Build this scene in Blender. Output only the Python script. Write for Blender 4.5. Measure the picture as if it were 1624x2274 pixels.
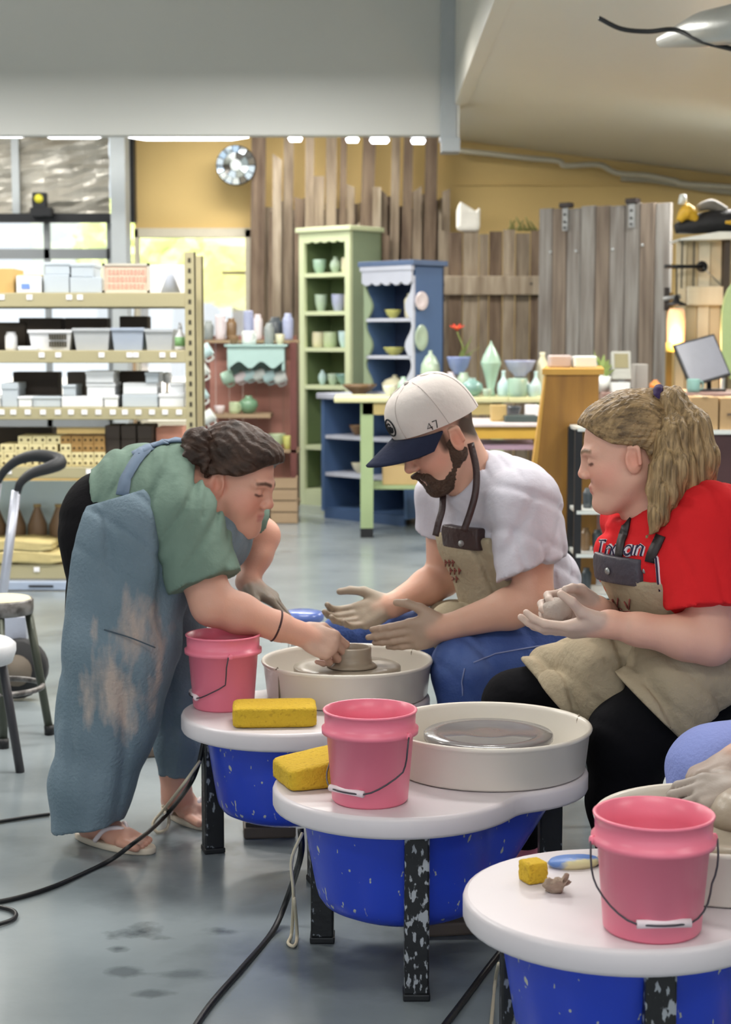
import bpy, bmesh, math, random
import numpy as np
from mathutils import Vector, Matrix, Euler
random.seed(7); rng = np.random.default_rng(7)
for o in list(bpy.data.objects): bpy.data.objects.remove(o)
SC = bpy.context.scene
COL = SC.collection
PI = math.pi

# ------------------------------------------------------------------ camera
F, CX, CY, EYE = 3700.0, 812.0, 1137.0, 1.235
PITCH = math.atan((CY - 755.0) / F)
cam_d = bpy.data.cameras.new('camera'); cam = bpy.data.objects.new('camera', cam_d); COL.objects.link(cam)
cam.location = (0, 0, EYE); cam.rotation_euler = (PI/2 - PITCH, 0, 0)
cam_d.sensor_width = 36; cam_d.lens = 36 * F / 2274.0
cam_d.clip_end = 200
cam_d.dof.use_dof = True; cam_d.dof.focus_distance = 3.3; cam_d.dof.aperture_fstop = 6.5
SC.camera = cam

# ------------------------------------------------------------------ world, sun, exposure
W = bpy.data.worlds.new('world'); SC.world = W; W.use_nodes = True
wb = W.node_tree.nodes['Background']; wb.inputs[0].default_value = (0.86, 0.94, 1.0, 1); wb.inputs[1].default_value = 1.0
sun_d = bpy.data.lights.new('sun', 'SUN'); sun = bpy.data.objects.new('sun', sun_d); COL.objects.link(sun)
sun_d.energy = 9.0; sun_d.angle = 0.02; sun_d.color = (1, .95, .85); sun.rotation_euler = (math.radians(38), 0, 0)
SC.view_settings.view_transform = 'Standard'; SC.view_settings.look = 'None'
SC.view_settings.gamma = 1.0; SC.view_settings.exposure = 0.24
SC.view_settings.use_curve_mapping = False
cy = SC.cycles; cy.max_bounces = 6; cy.diffuse_bounces = 3; cy.glossy_bounces = 3; cy.transmission_bounces = 4; cy.transparent_max_bounces = 8; cy.caustics_reflective = False; cy.caustics_refractive = False; cy.adaptive_threshold = .05
def area_light(x, y, z, sx, sy, power, col=(1, .97, .92)):
    d = bpy.data.lights.new('ceiling_lamp_and_fill', 'AREA'); d.shape = 'RECTANGLE'; d.size = sx; d.size_y = sy
    d.energy = power; d.color = col
    o = bpy.data.objects.new('ceiling_lamp_and_fill', d); COL.objects.link(o); o.location = (x, y, z); return o
for (lx, ly, lw, ul) in ((-2.6, 1.2, 20, 6), (0.2, 1.2, 16, 6), (2.6, 1.2, 16, 6), (-2.6, 4.6, 44, 8), (0.1, 4.6, 40, 4), (2.6, 4.6, 36, 14),
                     (-2.6, 7.4, 60, 8), (0.1, 7.4, 60, 0), (2.6, 7.4, 50, 24), (-3.0, 9.6, 55, 5), (-.6, 9.6, 60, 0), (-3.0, 12.0, 38, 0), (-.6, 12.0, 42, 0), (2.6, 10.6, 60, 0)):
    zl = 2.48 if lx > 2 else (2.72 if ly < 9 else 2.9)
    if ly > 9 and lx < 1: zl = 2.98
    area_light(lx, ly, zl, 1.3, 0.4, lw)
    if ul: area_light(lx, ly, zl+.02, 1.3, 0.3, ul).rotation_euler = (PI, 0, 0)      # unseen upward lights added to brighten the ceiling

# ------------------------------------------------------------------ projection helpers
_c, _s = math.cos(PITCH), math.sin(PITCH)
def ray(px, py):
    xc = (px - CX) / F; yc = (py - CY) / F
    return Vector((xc, _c - yc*_s, -_s - yc*_c))
def U(px, py, Y):
    r = ray(px, py); t = Y / r.y
    return Vector((r.x*t, Y, EYE + r.z*t))
def Z(px, py, z):
    r = ray(px, py); t = (z - EYE) / r.z
    return Vector((r.x*t, r.y*t, z))
def zat(py, Y): return U(CX, py, Y).z
def xat(px, Y, py=900): return U(px, py, Y).x
def mpp(Y): return Y / F        # metres per pixel at depth Y

# ------------------------------------------------------------------ materials
def lin(h):
    h = h.lstrip('#'); v = [int(h[i:i+2], 16)/255 for i in (0, 2, 4)]
    return tuple(c/12.92 if c <= .04045 else ((c+.055)/1.055)**2.4 for c in v)
MATS = {}
def mat(name, hexc, rough=.6, var=.12, scale=10, bump=.05, bscale=60, metal=0, alpha=None, trans=0, spec=.5, hex2=None,
        stretch=(1, 1, 1), detail=4, emit=0, coat=0, sss=0, attr=None, contrast=None):
    if name in MATS: return MATS[name]
    m = bpy.data.materials.new(name); m.use_nodes = True; MATS[name] = m
    nt = m.node_tree; N = nt.nodes; L = nt.links; b = N['Principled BSDF']
    b.inputs['Roughness'].default_value = rough; b.inputs['Metallic'].default_value = metal
    b.inputs['Specular IOR Level'].default_value = spec
    b.inputs['Coat Weight'].default_value = coat
    b.inputs['Transmission Weight'].default_value = trans
    if sss:
        b.inputs['Subsurface Weight'].default_value = sss; b.inputs['Subsurface Scale'].default_value = .01
    if alpha is not None: b.inputs['Alpha'].default_value = alpha
    tc = N.new('ShaderNodeTexCoord'); mp = N.new('ShaderNodeMapping'); mp.inputs['Scale'].default_value = stretch
    L.new(tc.outputs['Object'], mp.inputs['Vector'])
    nz = N.new('ShaderNodeTexNoise'); nz.inputs['Scale'].default_value = scale; nz.inputs['Detail'].default_value = detail
    L.new(mp.outputs['Vector'], nz.inputs['Vector'])
    c1 = lin(hexc)
    c2 = lin(hex2) if hex2 else tuple(c*(1-var) for c in c1)
    if not hex2: c1 = tuple(min(1, c*(1+var)) for c in c1)
    mx = N.new('ShaderNodeMix'); mx.data_type = 'RGBA'
    if contrast:
        rp = N.new('ShaderNodeMapRange'); rp.inputs['From Min'].default_value = contrast[0]; rp.inputs['From Max'].default_value = contrast[1]
        L.new(nz.outputs['Fac'], rp.inputs['Value']); L.new(rp.outputs['Result'], mx.inputs['Factor'])
    else: L.new(nz.outputs['Fac'], mx.inputs['Factor'])
    if attr:
        at = N.new('ShaderNodeAttribute'); at.attribute_name = attr
        mu = N.new('ShaderNodeMix'); mu.data_type = 'RGBA'; mu.blend_type = 'MULTIPLY'; mu.inputs['Factor'].default_value = 1
        mx.inputs['A'].default_value = (1, 1, 1, 1); mx.inputs['B'].default_value = (1-var, 1-var, 1-var, 1)
        L.new(mx.outputs['Result'], mu.inputs['A']); L.new(at.outputs['Color'], mu.inputs['B'])
        L.new(mu.outputs['Result'], b.inputs['Base Color'])
    else:
        mx.inputs['A'].default_value = (*c1, 1); mx.inputs['B'].default_value = (*c2, 1)
        L.new(mx.outputs['Result'], b.inputs['Base Color'])
    if emit:
        b.inputs['Emission Color'].default_value = (*c1, 1); b.inputs['Emission Strength'].default_value = emit
    if bump:
        n2 = N.new('ShaderNodeTexNoise'); n2.inputs['Scale'].default_value = bscale; n2.inputs['Detail'].default_value = 4
        L.new(mp.outputs['Vector'], n2.inputs['Vector'])
        bp = N.new('ShaderNodeBump'); bp.inputs['Strength'].default_value = bump; bp.inputs['Distance'].default_value = .02
        L.new(n2.outputs['Fac'], bp.inputs['Height']); L.new(bp.outputs['Normal'], b.inputs['Normal'])
    return m
def overlay(m, hexc, scale, lo, hi, stretch=(1, 1, 1), detail=3, rough=None, voronoi=False):
    """a second material colour laid over in noise-shaped patches (stains, splashes, wear)"""
    nt = m.node_tree; N = nt.nodes; L = nt.links; b = N['Principled BSDF']
    src = b.inputs['Base Color'].links[0].from_socket
    tc = N.new('ShaderNodeTexCoord'); mp = N.new('ShaderNodeMapping'); mp.inputs['Scale'].default_value = stretch
    L.new(tc.outputs['Object'], mp.inputs['Vector'])
    if voronoi:
        nz = N.new('ShaderNodeTexVoronoi'); nz.inputs['Scale'].default_value = scale; out = nz.outputs['Distance']
    else:
        nz = N.new('ShaderNodeTexNoise'); nz.inputs['Scale'].default_value = scale; nz.inputs['Detail'].default_value = detail; out = nz.outputs['Fac']
    L.new(mp.outputs['Vector'], nz.inputs['Vector'])
    rp = N.new('ShaderNodeMapRange'); rp.inputs['From Min'].default_value = lo; rp.inputs['From Max'].default_value = hi
    L.new(out, rp.inputs['Value'])
    mx = N.new('ShaderNodeMix'); mx.data_type = 'RGBA'; mx.inputs['B'].default_value = (*lin(hexc), 1)
    L.new(rp.outputs['Result'], mx.inputs['Factor']); L.new(src, mx.inputs['A']); L.new(mx.outputs['Result'], b.inputs['Base Color'])
    return m

def stain(m, c, r, hexc, lo=.16, hi=.42, amt=.75, nscale=16, st=(1.6, 1, .55)):
    """a stain with its own place and ragged shape on a surface"""
    nt = m.node_tree; N = nt.nodes; L = nt.links; b = N['Principled BSDF']; src = b.inputs['Base Color'].links[0].from_socket
    ge = N.new('ShaderNodeNewGeometry'); sb = N.new('ShaderNodeVectorMath'); sb.operation = 'SUBTRACT'; sb.inputs[1].default_value = c
    L.new(ge.outputs['Position'], sb.inputs[0])
    dv = N.new('ShaderNodeVectorMath'); dv.operation = 'DIVIDE'; dv.inputs[1].default_value = r; L.new(sb.outputs[0], dv.inputs[0])
    ln = N.new('ShaderNodeVectorMath'); ln.operation = 'LENGTH'; L.new(dv.outputs[0], ln.inputs[0])
    nz = N.new('ShaderNodeTexNoise'); nz.inputs['Scale'].default_value = nscale; nz.inputs['Detail'].default_value = 7
    mp = N.new('ShaderNodeMapping'); mp.inputs['Scale'].default_value = st; L.new(ge.outputs['Position'], mp.inputs[0]); L.new(mp.outputs[0], nz.inputs['Vector'])
    ma = N.new('ShaderNodeMath'); ma.operation = 'MULTIPLY_ADD'; ma.inputs[1].default_value = -.55; L.new(ln.outputs['Value'], ma.inputs[0]); L.new(nz.outputs['Fac'], ma.inputs[2])
    rp = N.new('ShaderNodeMapRange'); rp.inputs['From Min'].default_value = lo; rp.inputs['From Max'].default_value = hi; rp.inputs['To Max'].default_value = amt; L.new(ma.outputs[0], rp.inputs['Value'])
    mx = N.new('ShaderNodeMix'); mx.data_type = 'RGBA'; mx.inputs['B'].default_value = (*lin(hexc), 1); L.new(rp.outputs['Result'], mx.inputs['Factor']); L.new(src, mx.inputs['A']); L.new(mx.outputs['Result'], b.inputs['Base Color'])

# ------------------------------------------------------------------ object helpers
def tag(o, label=None, cat=None, group=None, kind=None):
    if label: o['label'] = label
    if cat: o['category'] = cat
    if group: o['group'] = group
    if kind: o['kind'] = kind
    return o
def thing(name, label, cat, loc=(0, 0, 0), rz=0, group=None, kind=None):
    o = bpy.data.objects.new(name, None); o.empty_display_size = .05; COL.objects.link(o)
    o.location = loc; o.rotation_euler = (0, 0, rz)
    return tag(o, label, cat, group, kind)
class MB:
    """collects shapes into one mesh"""
    def __init__(s): s.v = []; s.f = []; s.sm = []
    def add(s, vs, fs, smooth=False):
        n = len(s.v); s.v += [tuple(v) for v in vs]; s.f += [tuple(i+n for i in f) for f in fs]; s.sm += [smooth]*len(fs); return s
    def box(s, x0, x1, y0, y1, z0, z1, b=0):
        if x0 > x1: x0, x1 = x1, x0
        if y0 > y1: y0, y1 = y1, y0
        if z0 > z1: z0, z1 = z1, z0
        if b:
            bm = bmesh.new(); bmesh.ops.create_cube(bm, size=1)
            for v in bm.verts: v.co = Vector(((x0+x1)/2 + v.co.x*(x1-x0), (y0+y1)/2 + v.co.y*(y1-y0), (z0+z1)/2 + v.co.z*(z1-z0)))
            bmesh.ops.bevel(bm, geom=list(bm.edges), offset=b, segments=2, affect='EDGES', profile=.5)
            bm.verts.index_update()
            s.add([v.co[:] for v in bm.verts], [[v.index for v in f.verts] for f in bm.faces]); bm.free(); return s
        return s.add([(x0,y0,z0),(x1,y0,z0),(x1,y1,z0),(x0,y1,z0),(x0,y0,z1),(x1,y0,z1),(x1,y1,z1),(x0,y1,z1)],
                     [(0,3,2,1),(4,5,6,7),(0,1,5,4),(1,2,6,5),(2,3,7,6),(3,0,4,7)])
    def lathe(s, prof, n=24, c=(0, 0, 0), wob=0):
        """prof: list of (r, z), bottom to top along the outside (may turn back inside)"""
        vs = []; fs = []
        for (r, z) in prof:
            for i in range(n):
                a = 2*PI*i/n; vs.append((c[0]+r*math.cos(a), c[1]+r*math.sin(a), c[2]+z))
        for j in range(len(prof)-1):
            for i in range(n):
                k = (i+1) % n; fs.append((j*n+i, j*n+k, (j+1)*n+k, (j+1)*n+i))
        if prof[0][0] > 1e-5: fs.append(tuple(reversed(range(n))))
        m = (len(prof)-1)*n
        if prof[-1][0] > 1e-5: fs.append(tuple(range(m, m+n)))
        return s.add(vs, fs, True)
    def tube(s, pts, r, n=8, caps=True):
        pts = [Vector(p) for p in pts]; rs = r if isinstance(r, (list, tuple)) else [r]*len(pts)
        vs = []; fs = []; up = Vector((0, 0, 1)); prev = None
        for i, p in enumerate(pts):
            t = (pts[min(i+1, len(pts)-1)] - pts[max(i-1, 0)]).normalized()
            if prev is None:
                a = Vector((1, 0, 0)) if abs(t.z) > .9 else up
                u = t.cross(a).normalized()
            else:
                u = (prev - t*prev.dot(t)).normalized()
            prev = u; w = t.cross(u)
            for k in range(n):
                a = 2*PI*k/n; vs.append(p + (u*math.cos(a) + w*math.sin(a))*rs[i])
        for i in range(len(pts)-1):
            for k in range(n):
                q = (k+1) % n; fs.append((i*n+k, i*n+q, (i+1)*n+q, (i+1)*n+k))
        if caps:
            fs.append(tuple(reversed(range(n)))); m = (len(pts)-1)*n; fs.append(tuple(range(m, m+n)))
        return s.add(vs, fs, True)
    def prism(s, poly, z0, z1, bev=0):
        """vertical extrusion of a plan outline"""
        n = len(poly); rings = [(poly, z0), (poly, z1)]
        if bev:
            def ins(d):
                out = []
                for i in range(n):
                    a = Vector((*poly[i-1], 0)); b = Vector((*poly[i], 0)); c = Vector((*poly[(i+1) % n], 0))
                    t = (c-a).normalized(); nn = Vector((-t.y, t.x, 0)); q = b + nn*d; out.append((q.x, q.y))
                return out
            p2 = ins(bev*.3); p1 = ins(bev)
            rings = [(p1, z0), (p2, z0+bev*.3), (poly, z0+bev), (poly, z1-bev), (p2, z1-bev*.3), (p1, z1)]
        vs = []; fs = []
        for (pl, z) in rings: vs += [(x, y, z) for x, y in pl]
        for j in range(len(rings)-1):
            for i in range(n):
                k = (i+1) % n; fs.append((j*n+i, j*n+k, (j+1)*n+k, (j+1)*n+i))
        s.add(vs, fs, bool(bev)); m = len(rings)-1
        return s.add([(x, y, z0) for x, y in rings[0][0]] + [(x, y, z1) for x, y in rings[-1][0]],
                     [tuple(reversed(range(n))), tuple(range(n, 2*n))])
    def slab(s, poly, axis_y0, axis_y1):
        """outline in x,z extruded along y"""
        n = len(poly); vs = [(x, axis_y0, z) for x, z in poly] + [(x, axis_y1, z) for x, z in poly]
        fs = [tuple(range(n)), tuple(reversed(range(n, 2*n)))] + [(i, (i+n), ((i+1) % n)+n, (i+1) % n) for i in range(n)]
        return s.add(vs, fs)
    def move(s, d, rz=0):
        c, q = math.cos(rz), math.sin(rz)
        s.v = [(x*c - y*q + d[0], x*q + y*c + d[1], z + d[2]) for x, y, z in s.v]; return s
    def xf(s, M): s.v = [tuple(M @ Vector(v)) for v in s.v]; return s
    def mesh(s, name, m):
        me = bpy.data.meshes.new(name); me.from_pydata(s.v, [], s.f); me.update()
        me.polygons.foreach_set('use_smooth', s.sm)
        if m: me.materials.append(m)
        return me
    def build(s, name, m, parent=None, world=False):
        """world=True: coordinates are world ones, re-based on the (unrotated) parent"""
        if parent is not None and world:
            l = parent.location; s.v = [(x-l.x, y-l.y, z-l.z) for x, y, z in s.v]
        o = bpy.data.objects.new(name, s.mesh(name, m)); COL.objects.link(o)
        if parent is not None: o.parent = parent
        return o
def single(name, mb, m, label, cat, group=None, loc=None, rz=0, kind=None):
    """a thing that is one mesh; loc = its base (mesh coordinates are local)"""
    o = mb.build(name, m)
    if loc is not None: o.location = loc; o.rotation_euler = (0, 0, rz)
    return tag(o, label, cat, group, kind)
def struct(name, mb, m):
    o = mb.build(name, m); o['kind'] = 'structure'; return o
def copy_tree(o, loc=None, rz=None, label=None, parent=None, scale=None):
    c = o.copy(); COL.objects.link(c); c.parent = parent
    for ch in o.children: copy_tree(ch, parent=c)
    if loc is not None: c.location = loc
    if rz is not None: c.rotation_euler = (0, 0, rz)
    if scale is not None: c.scale = scale
    if label: c['label'] = label
    return c
def smooth_path(pts, n=8):
    """Catmull-Rom"""
    P = [Vector(p) for p in pts]; P = [P[0]*2-P[1]] + P + [P[-1]*2-P[-2]]; out = []
    for i in range(1, len(P)-2):
        for k in range(n):
            t = k/n; a, b, c, d = P[i-1], P[i], P[i+1], P[i+2]
            out.append(.5*((2*b) + (c-a)*t + (2*a-5*b+4*c-d)*t*t + (3*b-a-3*c+d)*t**3))
    out.append(P[-2]); return out

# ================================================================== the setting
m_floor = mat('polished_concrete', '#98a1a5', rough=.2, scale=1.3, hex2='#757e83', bump=.03, bscale=25, detail=8, contrast=(.3, .7))
overlay(m_floor, '#5b6368', 1.4, .60, .76, detail=9)
for (px_, py_, rx_, ry_, hc_, am_) in ((318, 2070, .10, .07, '#3f454a', .85), (262, 2106, .04, .03, '#3f454a', .7), (495, 2068, .09, .035, '#464c51', .7), (270, 2158, .06, .045, '#4b5156', .6), (400, 2165, .10, .05, '#50575c', .55), (340, 2205, .06, .03, '#464c51', .6),
                                (420, 1960, .42, .28, '#565d62', .55), (620, 2120, .35, .22, '#565d62', .5), (860, 2140, .4, .3, '#4b5257', .6), (440, 1880, .16, .1, '#50575c', .6)):
    stain(m_floor, tuple(Z(px_, py_, 0)), (rx_, ry_, .2), hc_, .1, .4, am_, 14 if rx_ < .2 else 5, (1, 1, 1))
m_yellow = mat('yellow_paint', '#dcbd7c', rough=.7, var=.05, scale=3, bump=.03)
m_white = mat('white_panel', '#dcd9cf', rough=.3, var=.03, scale=1.2, bump=.12, bscale=1.6)
m_white2 = mat('white_bulkhead', '#c6c8c5', rough=.5, var=.04, scale=.8, bump=.06, bscale=1.2)
m_trim = mat('grey_trim', '#b3b9bb', rough=.45, var=.05)
m_steel = mat('galvanised_steel', '#9a9c9c', rough=.4, metal=.6, var=.1)
m_black = mat('black_metal', '#15161a', rough=.45, var=.2)
m_grey_frame = mat('grey_window_frame', '#8e9294', rough=.5, var=.05)
m_glass = mat('window_glass', '#ffffff', rough=.02, trans=1, var=0, bump=0, spec=.3, alpha=.25)

YB = 13.2                                # back wall
def ceil_z(x): return 2.78 - .128*(x - .73)
struct('floor', MB().box(-9, 9, -4, 19, -.12, 0), m_floor)
# sloped ceiling
YK = 11.2                                # bulkhead
xe = xat(975, YK)
xr = xat(1013, YK); xs = [xr, 7]
cm = MB().add([(x, y, ceil_z(x)+t) for t in (0, .12) for y in (-4, YB) for x in xs],
              [(0,2,3,1),(4,5,7,6),(0,1,5,4),(2,6,7,3),(0,4,6,2),(1,3,7,5)])
cm.box(-7, xr+.06, -4, YK+.14, 4.2, 4.3)
cm.box(xr-.02, xr+.06, -4, YK+.14, ceil_z(xr)-.02, 4.2)
xs = [-7, xr]
cm.add([(x, y, 3.12+t) for t in (0, .1) for y in (YK+.12, YB) for x in xs],
       [(0,2,3,1),(4,5,7,6),(0,1,5,4),(2,6,7,3),(0,4,6,2),(1,3,7,5)])
struct('ceiling', cm, m_white)
struct('wall_left', MB().box(-7.1, -7, -4, YB, 0, 4.2), m_white2)
struct('wall_right', MB().box(7, 7.1, -4, YB, 0, 2.2), m_white2)
# back wall with window openings
xwL, xpost0, xpost1 = -7.0, xat(250, YB), xat(303, YB)
xw2a, xw2b = xat(305, YB), xat(562, YB)
zt2 = zat(510, YB); zt1 = zat(495, YB); zb = .55
bw = MB()
bw.box(xw2b, 7.1, YB, YB+.15, 0, 4.0)                # right of the windows
bw.box(xw2a, xw2b, YB, YB+.15, zt2, 4.0)             # above window 2
bw.box(-7.1, xw2b, YB, YB+.15, 0, zb)                # below
bw.box(-7.1, xw2a, YB, YB+.15, zat(300, YB), 4.0)
bw.box(-7.1, -5.4, YB, YB+.15, zb, 4.0)
struct('wall_back', bw, m_yellow)
# horizontal seam trim on the yellow wall to the right
struct('trim_1', MB().box(xat(1010, YB), 7, YB-.015, YB, zat(412, YB), zat(408, YB)), m_yellow)
# window 1: sectional glazed door, plastic-covered upper part
w1 = thing('window_1', None, None, (xat(100, YB), YB, zb), kind='structure')
fr = MB()
zq = lambda py: zat(py, YB)
fr.box(-5.4, xpost0, YB-.05, YB+.03, zq(492), zq(478))
fr.box(-5.4, xpost0, YB-.03, YB+.03, zq(575), zq(553))
fr.box(-5.4, xpost0, YB-.03, YB+.03, zb, zb+.08)
for px in (-120, 112, 250):
    fr.box(xat(px-6, YB), xat(px+6, YB), YB-.03, YB+.03, zb, zq(485))
fr.build('frame', m_grey_frame, w1, world=True)
MB().box(-5.4, xpost0+.02, YB-.10, YB-.05, zq(496), zq(476)).build('track_rail', m_black, w1, world=True)
for a, b_ in ((-120, 112), (112, 250)):
    for y0, y1 in ((553, 495), (740, 575)):
        MB().box(xat(a+6, YB), xat(b_-6, YB), YB+.0, YB+.006, max(zq(y0), zb+.08), zq(y1)).build('pane', m_glass, w1, world=True)
MB().box(xat(40, YB), xat(56, YB), YB-.06, YB-.02, zq(476), zq(305)).build('mullion', m_trim, w1, world=True)
# crinkled plastic sheet over the upper opening
m_foil = mat('crinkled_plastic', '#cfcabd', rough=.25, metal=.12, var=.15, scale=6, bump=.9, bscale=7, hex2='#a9a498')
n, k = 34, 18; vs = []; fs = []
for j in range(k):
    for i in range(n):
        x = -5.4 + (xpost0+5.4)*i/(n-1); z = zq(478) + (zq(300)-zq(478))*j/(k-1)
        y = YB + .03 + .035*math.sin(x*9+2.2*math.sin(z*7)) * math.sin(z*11+x*3) + random.uniform(-.02, .02)
        vs.append((x, y, z))
for j in range(k-1):
    for i in range(n-1): fs.append((j*n+i, j*n+i+1, (j+1)*n+i+1, (j+1)*n+i))
MB().add(vs, fs).build('pale_sheet', m_foil, w1, world=True)
# work lamp on the rail
wl = thing('work_lamp', 'small black work lamp with a yellow face on the dark window rail', 'lamp', U(90, 478, YB-.2))
c = U(88, 445, YB-.2)
MB().box(c.x-.055, c.x+.055, c.y-.03, c.y+.05, c.z-.06, c.z+.06, b=.01).build('housing', m_black, wl, world=True)
lens = MB().lathe([(0, 0), (.034, 0), (.034, .01), (0, .012)], 20).xf(Matrix.Translation(c + Vector((0, -.03, .01))) @ Matrix.Rotation(PI/2, 4, 'X'))
lens.build('lens', mat('lamp_yellow', '#d9cf3a', rough=.3, var=.1), wl, world=True)
MB().box(c.x-.07, c.x+.09, c.y-.03, c.y+.12, zat(480, YB-.2), c.z-.055).build('bracket', m_black, wl, world=True)
# white post between the windows
tag(MB().box(xat(258, YB-.3), xat(290, YB-.3), YB-.42, YB-.15, 0, 3.4).build('trim_2', m_trim), kind='structure')
struct('trim_3', MB().box(xat(291, YB-.2), xat(303, YB-.2), YB-.15, YB-.02, zat(492, YB-.2), 3.4), m_black)
# window 2
w2 = thing('window_2', None, None, (xat(430, YB), YB, zb), kind='structure')
f2 = MB()
f2.box(xw2a, xw2b, YB-.04, YB+.06, zt2-.06, zt2+.01); f2.box(xw2a, xw2b, YB-.04, YB+.06, zb, zb+.05)
f2.box(xw2b-.05, xw2b, YB-.04, YB+.06, zb, zt2); f2.box(xw2a, xw2a+.03, YB-.04, YB+.06, zb, zt2)
f2.build('frame', mat('pale_window_frame', '#d8cfb8', rough=.6), w2, world=True)
MB().box(xat(497, YB), xw2b-.05, YB-.03, YB+.02, zat(609, YB), zat(603, YB)).build('stay_bar', mat('bar_tan', '#8b7d5a'), w2, world=True)
MB().box(xw2a+.03, xw2b-.05, YB, YB+.006, zb+.05, zt2-.06).build('pane', m_glass, w2, world=True)

# bulkhead hanging in front on the left, with its grey end post
zbk = zat(300, YK)
struct('wall_bulkhead', MB().box(-7, xe, YK, YK+.12, zbk, 4.2), m_white2)
ep = MB().box(xe, xat(1010, YK), YK-.03, YK+.14, zat(312, YK), 4.2)
ep.box(xat(978, YK), xat(1018, YK), YK-.05, YK+.14, zat(338, YK), zat(308, YK))
struct('trim_4', ep, mat('bulkhead_post', '#a7adb0', rough=.35, var=.06, metal=.3))
struct('trim_5', MB().box(xat(1010, YK), xat(1017, YK), YK-.02, YK+.14, zat(320, YK), 3.1), mat('pale_edge', '#d4d6d2', rough=.4))
# fluorescent fixtures seen under the bulkhead edge
m_tube = mat('lit_tube', '#fbfbff', emit=6, var=0, bump=0)
YL = 12.2
def strip(px0, px1, py, label):
    a = U(px0, py, YL); b_ = U(px1, py, YL)
    t = thing('strip_light', label, 'ceiling light', ((a.x+b_.x)/2, YL, a.z), group='strip lights beyond the bulkhead')
    MB().box(a.x, b_.x, YL-.06, YL+.06, a.z+.012, a.z+.06).build('housing', m_trim, t, world=True)
    L_ = b_.x - a.x
    MB().tube([(a.x+.01, YL, a.z), (a.x+L_*.15, YL, a.z-.008), (a.x+L_*.85, YL, a.z-.008), (b_.x-.01, YL, a.z)], [.012, .024, .024, .012], 10).build('tube', m_tube, t, world=True)
    r = .006
    hz = 3.13
    MB().tube([((a.x+b_.x)/2, YL, a.z+.05), ((a.x+b_.x)/2, YL, hz)], r, 6).build('hanger', m_steel, t, world=True)
for a, b_, y, lb in ((-160, 84, 296, 'lit strip light above the plastic-covered window at the frame edge'),
                     (92, 238, 298, 'lit strip light above the crinkled plastic and post'),
                     (282, 556, 302, 'long lit strip light above the yellow wall panel'),
                     (640, 672, 305, 'tiny lit strip light above the short grey board near the mirror'),
                     (768, 798, 307, 'tiny lit strip light above the centre of the weathered boards'),
                     (820, 866, 309, 'short lit strip light above the leaning dark board'),
                     (912, 946, 310, 'tiny lit strip light above the last tall boards by the post')):
    strip(a, b_, y, lb)
# pipes and sagging insulation along the wall head on the right
pp = []
for px, py in ((1010, 334), (1090, 342), (1160, 350), (1240, 358), (1256, 368), (1330, 366), (1370, 384), (1440, 390), (1500, 402), (1520, 408), (1640, 416)):
    pp.append(U(px, py, YB-.15))
single('ceiling_pipe', MB().tube(smooth_path(pp, 5), .022, 8), mat('pale_pipe', '#c2bba6', rough=.5), 'pale bent conduit pipe running along the head of the yellow wall', 'pipe')
pp = [U(px, py, YB-.1) for px, py in ((1380, 394), (1450, 398), (1520, 410), (1600, 422), (1700, 430))]
single('insulation_roll', MB().tube(smooth_path(pp, 5), .032, 8), mat('grey_wrap', '#a59f8c', rough=.6), 'grey wrapped bundle sagging under the conduit at the wall head', 'insulation')
# duct and cable at the top right
d0 = U(1500, 62, 8.6)
dt = MB().tube([U(1470, 92, 6.6), U(1560, 66, 6.3), U(1760, 30, 5.6)], [.024, .065, .078], 14)
single('ceiling_duct', dt, mat('duct_grey', '#a9aaa6', rough=.35, metal=.5), 'grey round duct under the ceiling at the top corner', 'duct')
cb = smooth_path([U(1330, 40, 6.4), U(1380, 64, 6.4), U(1440, 70, 6.4), U(1500, 66, 6.35), U(1560, 92, 6.2), U(1640, 112, 6.1)], 6)
single('ceiling_cable', MB().tube(cb, .009, 8), m_black, 'black cable looping under the ceiling beside the grey duct', 'cable')
# outdoors beyond the windows
struct('ground_outside', MB().box(-30, 30, YB+.3, 60, -.3, -.1), mat('pale_paving', '#d8d4cc', rough=.9))
m_leaf = mat('sunlit_leaves', '#c9d88a', rough=.7, var=.3, scale=5, bump=.6, bscale=6)
def bush(px, py, Y, r, lab, m):
    bm = bmesh.new(); bmesh.ops.create_icosphere(bm, subdivisions=4, radius=1)
    for v in bm.verts:
        q = v.co; nn = math.sin(q.x*5+1)*math.sin(q.y*6)*math.sin(q.z*5+2)*.22 + random.uniform(-.07, .07)
        v.co = q*(1+nn)
    mb = MB().add([(v.co.x*r, v.co.y*r, v.co.z*r*.8) for v in bm.verts], [[v.index for v in f.verts] for f in bm.faces]); bm.free()
    p = U(px, py, Y); t = thing('tree', lab, 'tree', (p.x, p.y, -.1), group='trees outside the window')
    mb.move((0, 0, p.z+.1)); mb.build('crown', m, t)
    MB().tube([(0, 0, 0), (0.1, 0, max(.6, p.z))], [.14, .08], 8).build('trunk', mat('bark', '#6b5843', rough=.9, bump=.4), t)
bush(300, 555, 22, .8, 'sunlit green tree outside the window beside the white post', m_leaf)
bush(520, 535, 27, 1.3, 'sunlit yellow-green tree outside the window beside the weathered boards', mat('yellow_leaves', '#dfe29a', rough=.7, var=.25, scale=5, bump=.6, bscale=6))

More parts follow.
